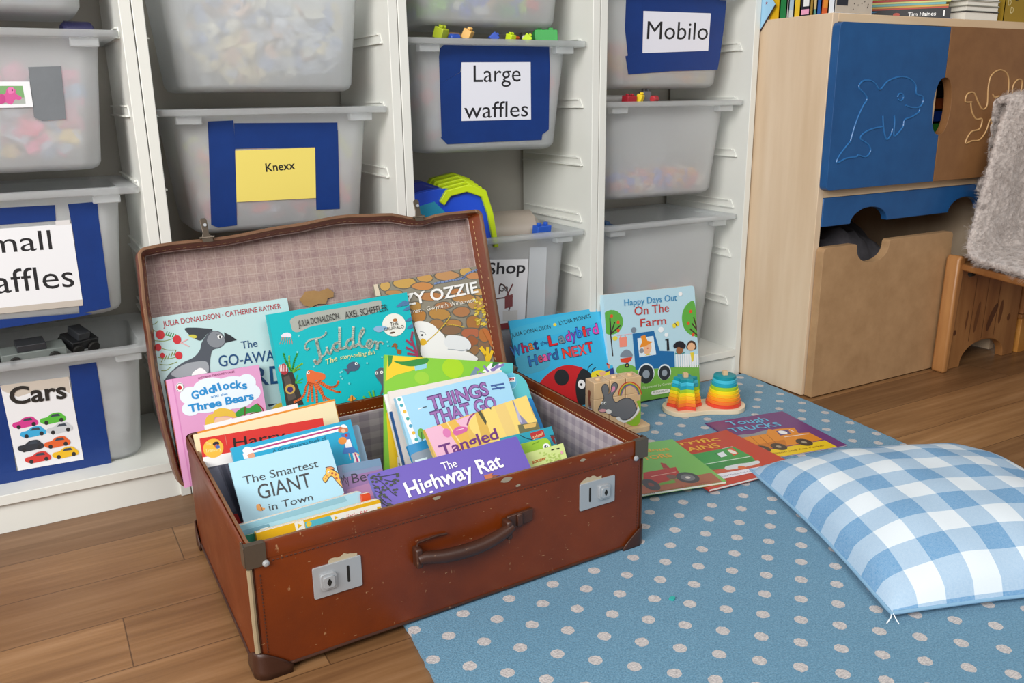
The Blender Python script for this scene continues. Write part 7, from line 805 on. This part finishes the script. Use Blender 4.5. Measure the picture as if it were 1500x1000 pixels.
for yb, yf, c, h, nm in [(-.012, -.0445, '#e0b01c', .22, 'wide yellow book nearest the shelving'), (-.046, -.066, '#1f7a3e', .2, 'green spined book'), (-.0672, -.0722, '#c8c4bc', .23, 'thin cream book'), (-.0732, -.0882, '#a8c0d0', .21, 'pale blue spined book'), (-.0895, -.107, '#e4bc28', .2, 'second yellow spined book'), (-.108, -.134, '#23202a', .22, 'black, white and pink spined book'), (-.135, -.1445, '#9a7a2c', .2, 'ochre spined book'), (-.1455, -.1545, '#5a9080', .21, 'grey green spined book'), (-.1555, -.167, '#2a5aa0', .2, 'dark blue spined book'), (-.168, -.186, '#c85a28', .21, 'orange red spined book'), (-.187, -.2035, '#dfe4ea', .22, 'white spined book with a beige speckled cover')]:
    b = rowbook('book', nm + ' at the left edge of the cabinet top', yb, yf, c, h, G); w = (yb-yf)/2
    def sp(y0, y1, z0, z1, c2): mb = MB(); mb.box(-.0004, y0, z0, -.0001, y1, z1, mat(c2, .4)); mb.build('spine_label', b)
    if 'black' in nm: sp(-w+.001, w-.003, .003, .014, '#e8a0c0'); sp(-w+.002, w-.008, .02, .06, '#e8e8e8')
    if 'pale blue' in nm: sp(-w+.001, w-.001, .001, .016, '#c8ccc8')
    if 'grey green' in nm: sp(-w+.001, w-.001, .012, .12, '#c8b07a')
    if 'beige' in nm:
        mb = MB(); mb.box(.002, -w-.0006, .001, .118, -w-.0001, h-.001, m_board('beige_card', '#b5a898', '#c4b8a8', .7)); mb.build('front_cover', b); mb = MB(); rn = random.Random(9)
        for i in range(26): x, z = rn.uniform(.045, .112), rn.uniform(.008, .12); mb.flat([(x+.0015*math.cos(k), z+.0015*math.sin(k)) for k in range(6)], lambda p_, q_, h_: (p_, -w-.0007-h_, q_), .0002, mat('#4a443c', .7))
        mb.box(.005, -w-.0009, .0155, .040, -w-.0007, .03, mat('#2a2c34', .5)); mb.build('cover_print', b)
    if 'orange' in nm: sp(-w+.001, w-.005, .012, .05, '#d8862c')
TH = R(50); TZ = Matrix.Translation((.43, -.19, 0)) @ Matrix.Rotation(-TH, 4, 'Z')     # pile corner nearest the viewer; x' runs back-left to the corner
def pile(name, label, x0, y0, x1, y1, z0, z1, c, group, spine=True):
    M = TZ @ Matrix.Translation(((x0+x1)/2, (y0+y1)/2, z0)); t = thing(name, label, 'book' if name == 'book' else name, group, M=M); a, b, h = (x1-x0)/2, (y1-y0)/2, z1-z0; cm = mat(c, .4); th = min(.0016, h*.2); mb = MB()
    mb.box(-a, -b, 0, a, b, th, cm); mb.box(-a, -b, h-th, a, b, h, cm)
    if spine: mb.box(-a, -b, th, a, -b+.001, h-th, cm)
    mb.build('cover', t); mb = MB(); mb.box(-a+.0015, -b+(.001 if spine else .0015), th, a-.0015, b-.0015, h-th, PAGES); mb.build('page_block', t); return t
bb = pile('book', 'thick black book with white lettering under the magazines', -.20, 0, 0, .19, cz+.0032, cz+.0265, '#141418', 'books on the cabinet top')
tx = dict(art=[['e', '#b8442c', -20, 12, 8, 4], ['p', '#2a6a9a', [-98, 17, -70, 18, -60, 21, -98, 22]]], lab=[['t', '#f0f0f0', 'Tim Haines', 6, 7, 62, 9, 0, .03, 0], ['t', '#f0f0f0', 'I', 84, 5, 3, 13, 0, .03, 0]]); put_art(bb, tx, lambda x, y, h: Vector((x, -.095-h, y)), None, .0002, .00003, 'spine_picture', 'spine_lettering')
pile('magazine', 'thin blue and green leaflet under the thick black book', -.21, -.002, .004, .2, cz, cz+.003, '#3a5a9a', 'magazines on the cabinet top')
z = cz+.027
for i, (c, nm, h, dx) in enumerate([('#b8442c', 'rust red', .0035, .0), ('#c8a040', 'mustard', .004, .0), ('#6aa8a8', 'turquoise grey', .005, -.006), ('#c8c878', 'pale lime', .004, .004), ('#b02a20', 'deep red', .005, .0), ('#a8b858', 'dull green', .004, .006), ('#b8342a', 'brick red', .004, -.004), ('#d0c860', 'yellow', .005, .002), ('#3a4a3a', 'dark green', .004, .0)]):
    pile('magazine', nm + ' magazine, %s from the bottom of the coloured pile' % ['lowest', 'second', 'third', 'fourth', 'fifth', 'sixth', 'seventh', 'eighth', 'ninth'][i], -.23+dx, .003, -.006+dx, .19, z, z+h, c, 'magazines on the cabinet top'); z += h+.0004
z = cz
for i, (c, h, nm, dx) in enumerate([('#23232a', .021, 'black covered', 0), ('#8a8a80', .013, 'grey', .004), ('#c8c4b4', .011, 'cream', .008), ('#77776c', .012, 'dark grey', .004)]):
    t = thing('notebook', nm + ' white paged notebook right of the thick black book', 'book', 'notebooks on the cabinet top', loc=(.555, -.12, z)); mb = MB(); a = .068-dx*.5
    mb.box(-a, -.07, 0, a, .08, .0015, mat(c, .5)); mb.box(-a, -.07, h-.0015, a, .08, h, mat(c, .5)); mb.build('cover', t); mb = MB(); mb.box(-a+.003, -.068, .0015, a-.003, .078, h-.0015, PAGES); mb.build('page_block', t); z += h+.0003
t = thing('book', 'yellow book with cream letters standing at the far right of the cabinet top', 'book', 'books on the cabinet top', loc=(.705, -.185, cz)); mb = MB(); cm = mat('#9a7c20', .5); mb.box(-.055, 0, 0, .055, .0015, .2, cm); mb.box(-.055, .0185, 0, .055, .02, .2, cm); mb.box(-.055, 0, 0, -.0535, .02, .2, cm); mb.build('cover', t); mb = MB(); mb.box(-.0535, .0015, .002, .053, .0185, .198, PAGES); mb.build('page_block', t)
put_art(t, dict(art=[], lab=[['t', '#d8c890', 'D', -30, 22, 13, 15, 0, .02, 0], ['t', '#d8c890', 'D', -44, 40, 13, 15, 0, .02, 0], ['t', '#2c2410', 'E', -14, 52, 12, 14, 0, .02, 0]]), lambda x, y, h: Vector((x, -h, y)), None, .0003, .00003, 'p', 'cover_lettering')
# bunting flag, hanging flat against the shelf side
mb = MB(); fx = lambda y, z, h: (.0022-h, y, z)
mb.prism([(.0045, .9235), (.0045, .853), (-.041, .9095), (-.029, .924), (-.02, .95), (.0045, .95)], fx, 0, .0014, mat('#9ccbe8', .6)); o = mb.build('pennant'); tag(o, 'light blue card pennant with a small star hanging between shelving and cabinet', 'pennant')
mb = MB(); sp = []
for k in range(10): a = R(36*k+90); q = .0042 if k % 2 == 0 else .0017; sp.append((-.014+q*math.cos(a), .915+q*math.sin(a)))
mb.flat(sp, fx, .0017, mat('#9a3a4a', .6)); mb.build('star_print', o)
mb = MB(); mb.prism([(.0045, .853), (.0045, .849), (-.0425, .9085), (-.041, .9095)], fx, -.0004, .0018, mat('#3a2a30', .6)); mb.build('dark_edge', o)
# ------------------------------------------------------------------ bench and throw
t = thing('bench', 'knotty pine bench with an arched end panel in front of the cabinet', 'bench', loc=(.62, -.27, 0))
bx, by = .62, -.27
mb = MB(); P = [(.475, 0), (.545, 0)] + [(.64-.095*math.cos(R(a)), .062*math.sin(R(a))**.75) for a in range(10, 175, 10)] + [(.735, 0), (.785, 0), (.785, .30), (.475, .30)]
mb.prism([(x-bx, z) for x, z in P], lambda x, z, h: (x, .012+h*.0, z) if h == 0 else (x, .034, z), 0, 1, PINE); ep = mb.build('end_panel', t, bevel=.002); kn = MB(); KD, KL, SEAM = mat('#5a3216', .5), mat('#6e421f', .5), mat('#4a2a12', .6)
kf = lambda x, z, h: (x-bx, .0118-h, z)
for P_, m_ in [([(.592, .09), (.60, .12), (.604, .165), (.597, .17), (.588, .14), (.585, .1)], KL), ([(.65, .085), (.668, .115), (.684, .148), (.676, .158), (.655, .135), (.642, .1)], KD), ([(.70, .10), (.708, .135), (.703, .165), (.694, .15), (.692, .11)], KL), ([(.505, .092), (.512, .097), (.510, .106), (.502, .107), (.498, .099)], KD), ([(.74, .10), (.748, .112), (.742, .122), (.732, .112)], KL), ([(.55, .10), (.556, .14), (.552, .155), (.546, .12)], KL)]: kn.flat(catmull(P_, True), kf, .0002, m_)
for xs in (.57, .625, .68): kn.flat([(xs-.0007, .068 if xs > .56 else 0), (xs+.0007, .068), (xs+.004, .27), (xs+.0028, .27)], kf, .0003, SEAM)
kn.build('wood_knots', ep)
mb = MB(); mb.prism([(-.145-.02, 0), (-.145, 0), (-.128, .30), (-.150, .312), (-.158, .30)], lambda x, z, h: (x, h, z), -.004, .034, PINE); mb.build('post', t, bevel=.006, bseg=3)
mb = MB(); SP = [(.48, -.262), (.402, -.50), (.98, -.60), (1.0, -.262)]
mb.prism([(x-bx, y-by) for x, y in SP], lambda x, y, h: (x, y, h), .272, .289, PINE); mb.build('seat', t, bevel=.004)
mb = MB(); mb.box(.66-bx, -.253-by, .29, 1.0-bx, -.237-by, .645, PINE); mb.build('backrest', t, bevel=.004)
mb = MB(); mb.box(.80-bx, -.262-by, .0, .98-bx, -.245-by, .10, m_wood('orange_pine', '#b87830', '#c88a40', '#d09850', 0)); mb.box(.80-bx, -.262-by, .112, .98-bx, -.245-by, .26, m_wood('orange_pine_b', '#9a6438', '#a8744a', '#b88458', 0)); mb.box(.79-bx, -.266-by, .10, .98-bx, -.24-by, .112, PINE); mb.build('drawer_panel', t, bevel=.002)
mb = MB(); mb.box(.96-bx, -.28-by, 0, .98-bx, .0-by-.24, .28, PINE); mb.build('end_panel', t, bevel=.002)
mb = MB(); mb.tube([(.497-bx, -.014, .262), (.512-bx, -.014, .262)], .006, BLACK, 10); mb.build('screw', t, smooth=True)
# throw: a thick sheet over the backrest and seat
NU, NV = 34, 70; rn = random.Random(11)
prof = [(-.218, .46), (-.222, .60), (-.226, .672), (-.244, .692), (-.264, .678), (-.269, .60), (-.272, .50), (-.276, .40), (-.284, .335), (-.31, .313), (-.40, .307), (-.50, .304), (-.58, .300)]
PR = catmull(prof, False, 8); V = []
def lefte(y, z):   # left border follows the backrest, then the edge of the seat
    if y > -.25: return .585
    if y < -.284: return .470+.328*(y+.284)
    pts = [(.692, .60), (.66, .572), (.60, .552), (.50, .525), (.40, .496), (.335, .470)]
    for (z1, x1), (z0, x0) in zip(pts, pts[1:]):
        if z0 <= z <= z1: return x0+(x1-x0)*(z-z0)/(z1-z0)
    return pts[0][1] if z > .69 else pts[-1][1]
mb = MB()
for j, (y, z) in enumerate(PR):
    xl = lefte(y, z)
    for i in range(NU+1):
        k = i/NU; x = xl+(1.0-xl)*k; w = .005*math.sin(x*26+j*.12)+.003*math.sin(x*61-j*.2); f = min(1, k*6)
        V.append((x, y-.010*f-w*f*.6, z+.006*f+w*f*.5-(1-f)*.004))
m = len(PR); mb.add(V, [(j*(NU+1)+i, j*(NU+1)+i+1, (j+1)*(NU+1)+i+1, (j+1)*(NU+1)+i) for j in range(m-1) for i in range(NU)], FLEECE)
o = mb.build('fleece_throw', smooth=True, auto=180); tag(o, 'fluffy grey fleece throw draped over the pine bench', 'blanket')
sd = o.modifiers.new('thick', 'SOLIDIFY'); sd.thickness = .016; sd.offset = 0; ss = o.modifiers.new('sub', 'SUBSURF'); ss.levels = 2; ss.render_levels = 2
tx = bpy.data.textures.new('fluff', 'CLOUDS'); tx.noise_scale = .012; tx.noise_depth = 2; dm = o.modifiers.new('fluff', 'DISPLACE'); dm.texture = tx; dm.strength = .009; dm.mid_level = .5
ps = o.modifiers.new('pile', 'PARTICLE_SYSTEM').particle_system.settings; ps.type = 'HAIR'; ps.count = 7000; ps.hair_length = .0048; ps.use_modifier_stack = True; ps.emit_from = 'FACE'
ps.hair_step = 3; ps.child_type = 'INTERPOLATED'; ps.rendered_child_count = 9; ps.child_length = 1.; ps.roughness_2 = .012; ps.roughness_endpoint = .006; ps.clump_factor = .55; ps.root_radius = .55; ps.tip_radius = .2; ps.radius_scale = .001; ps.brownian_factor = .004; ps.tangent_factor = .003
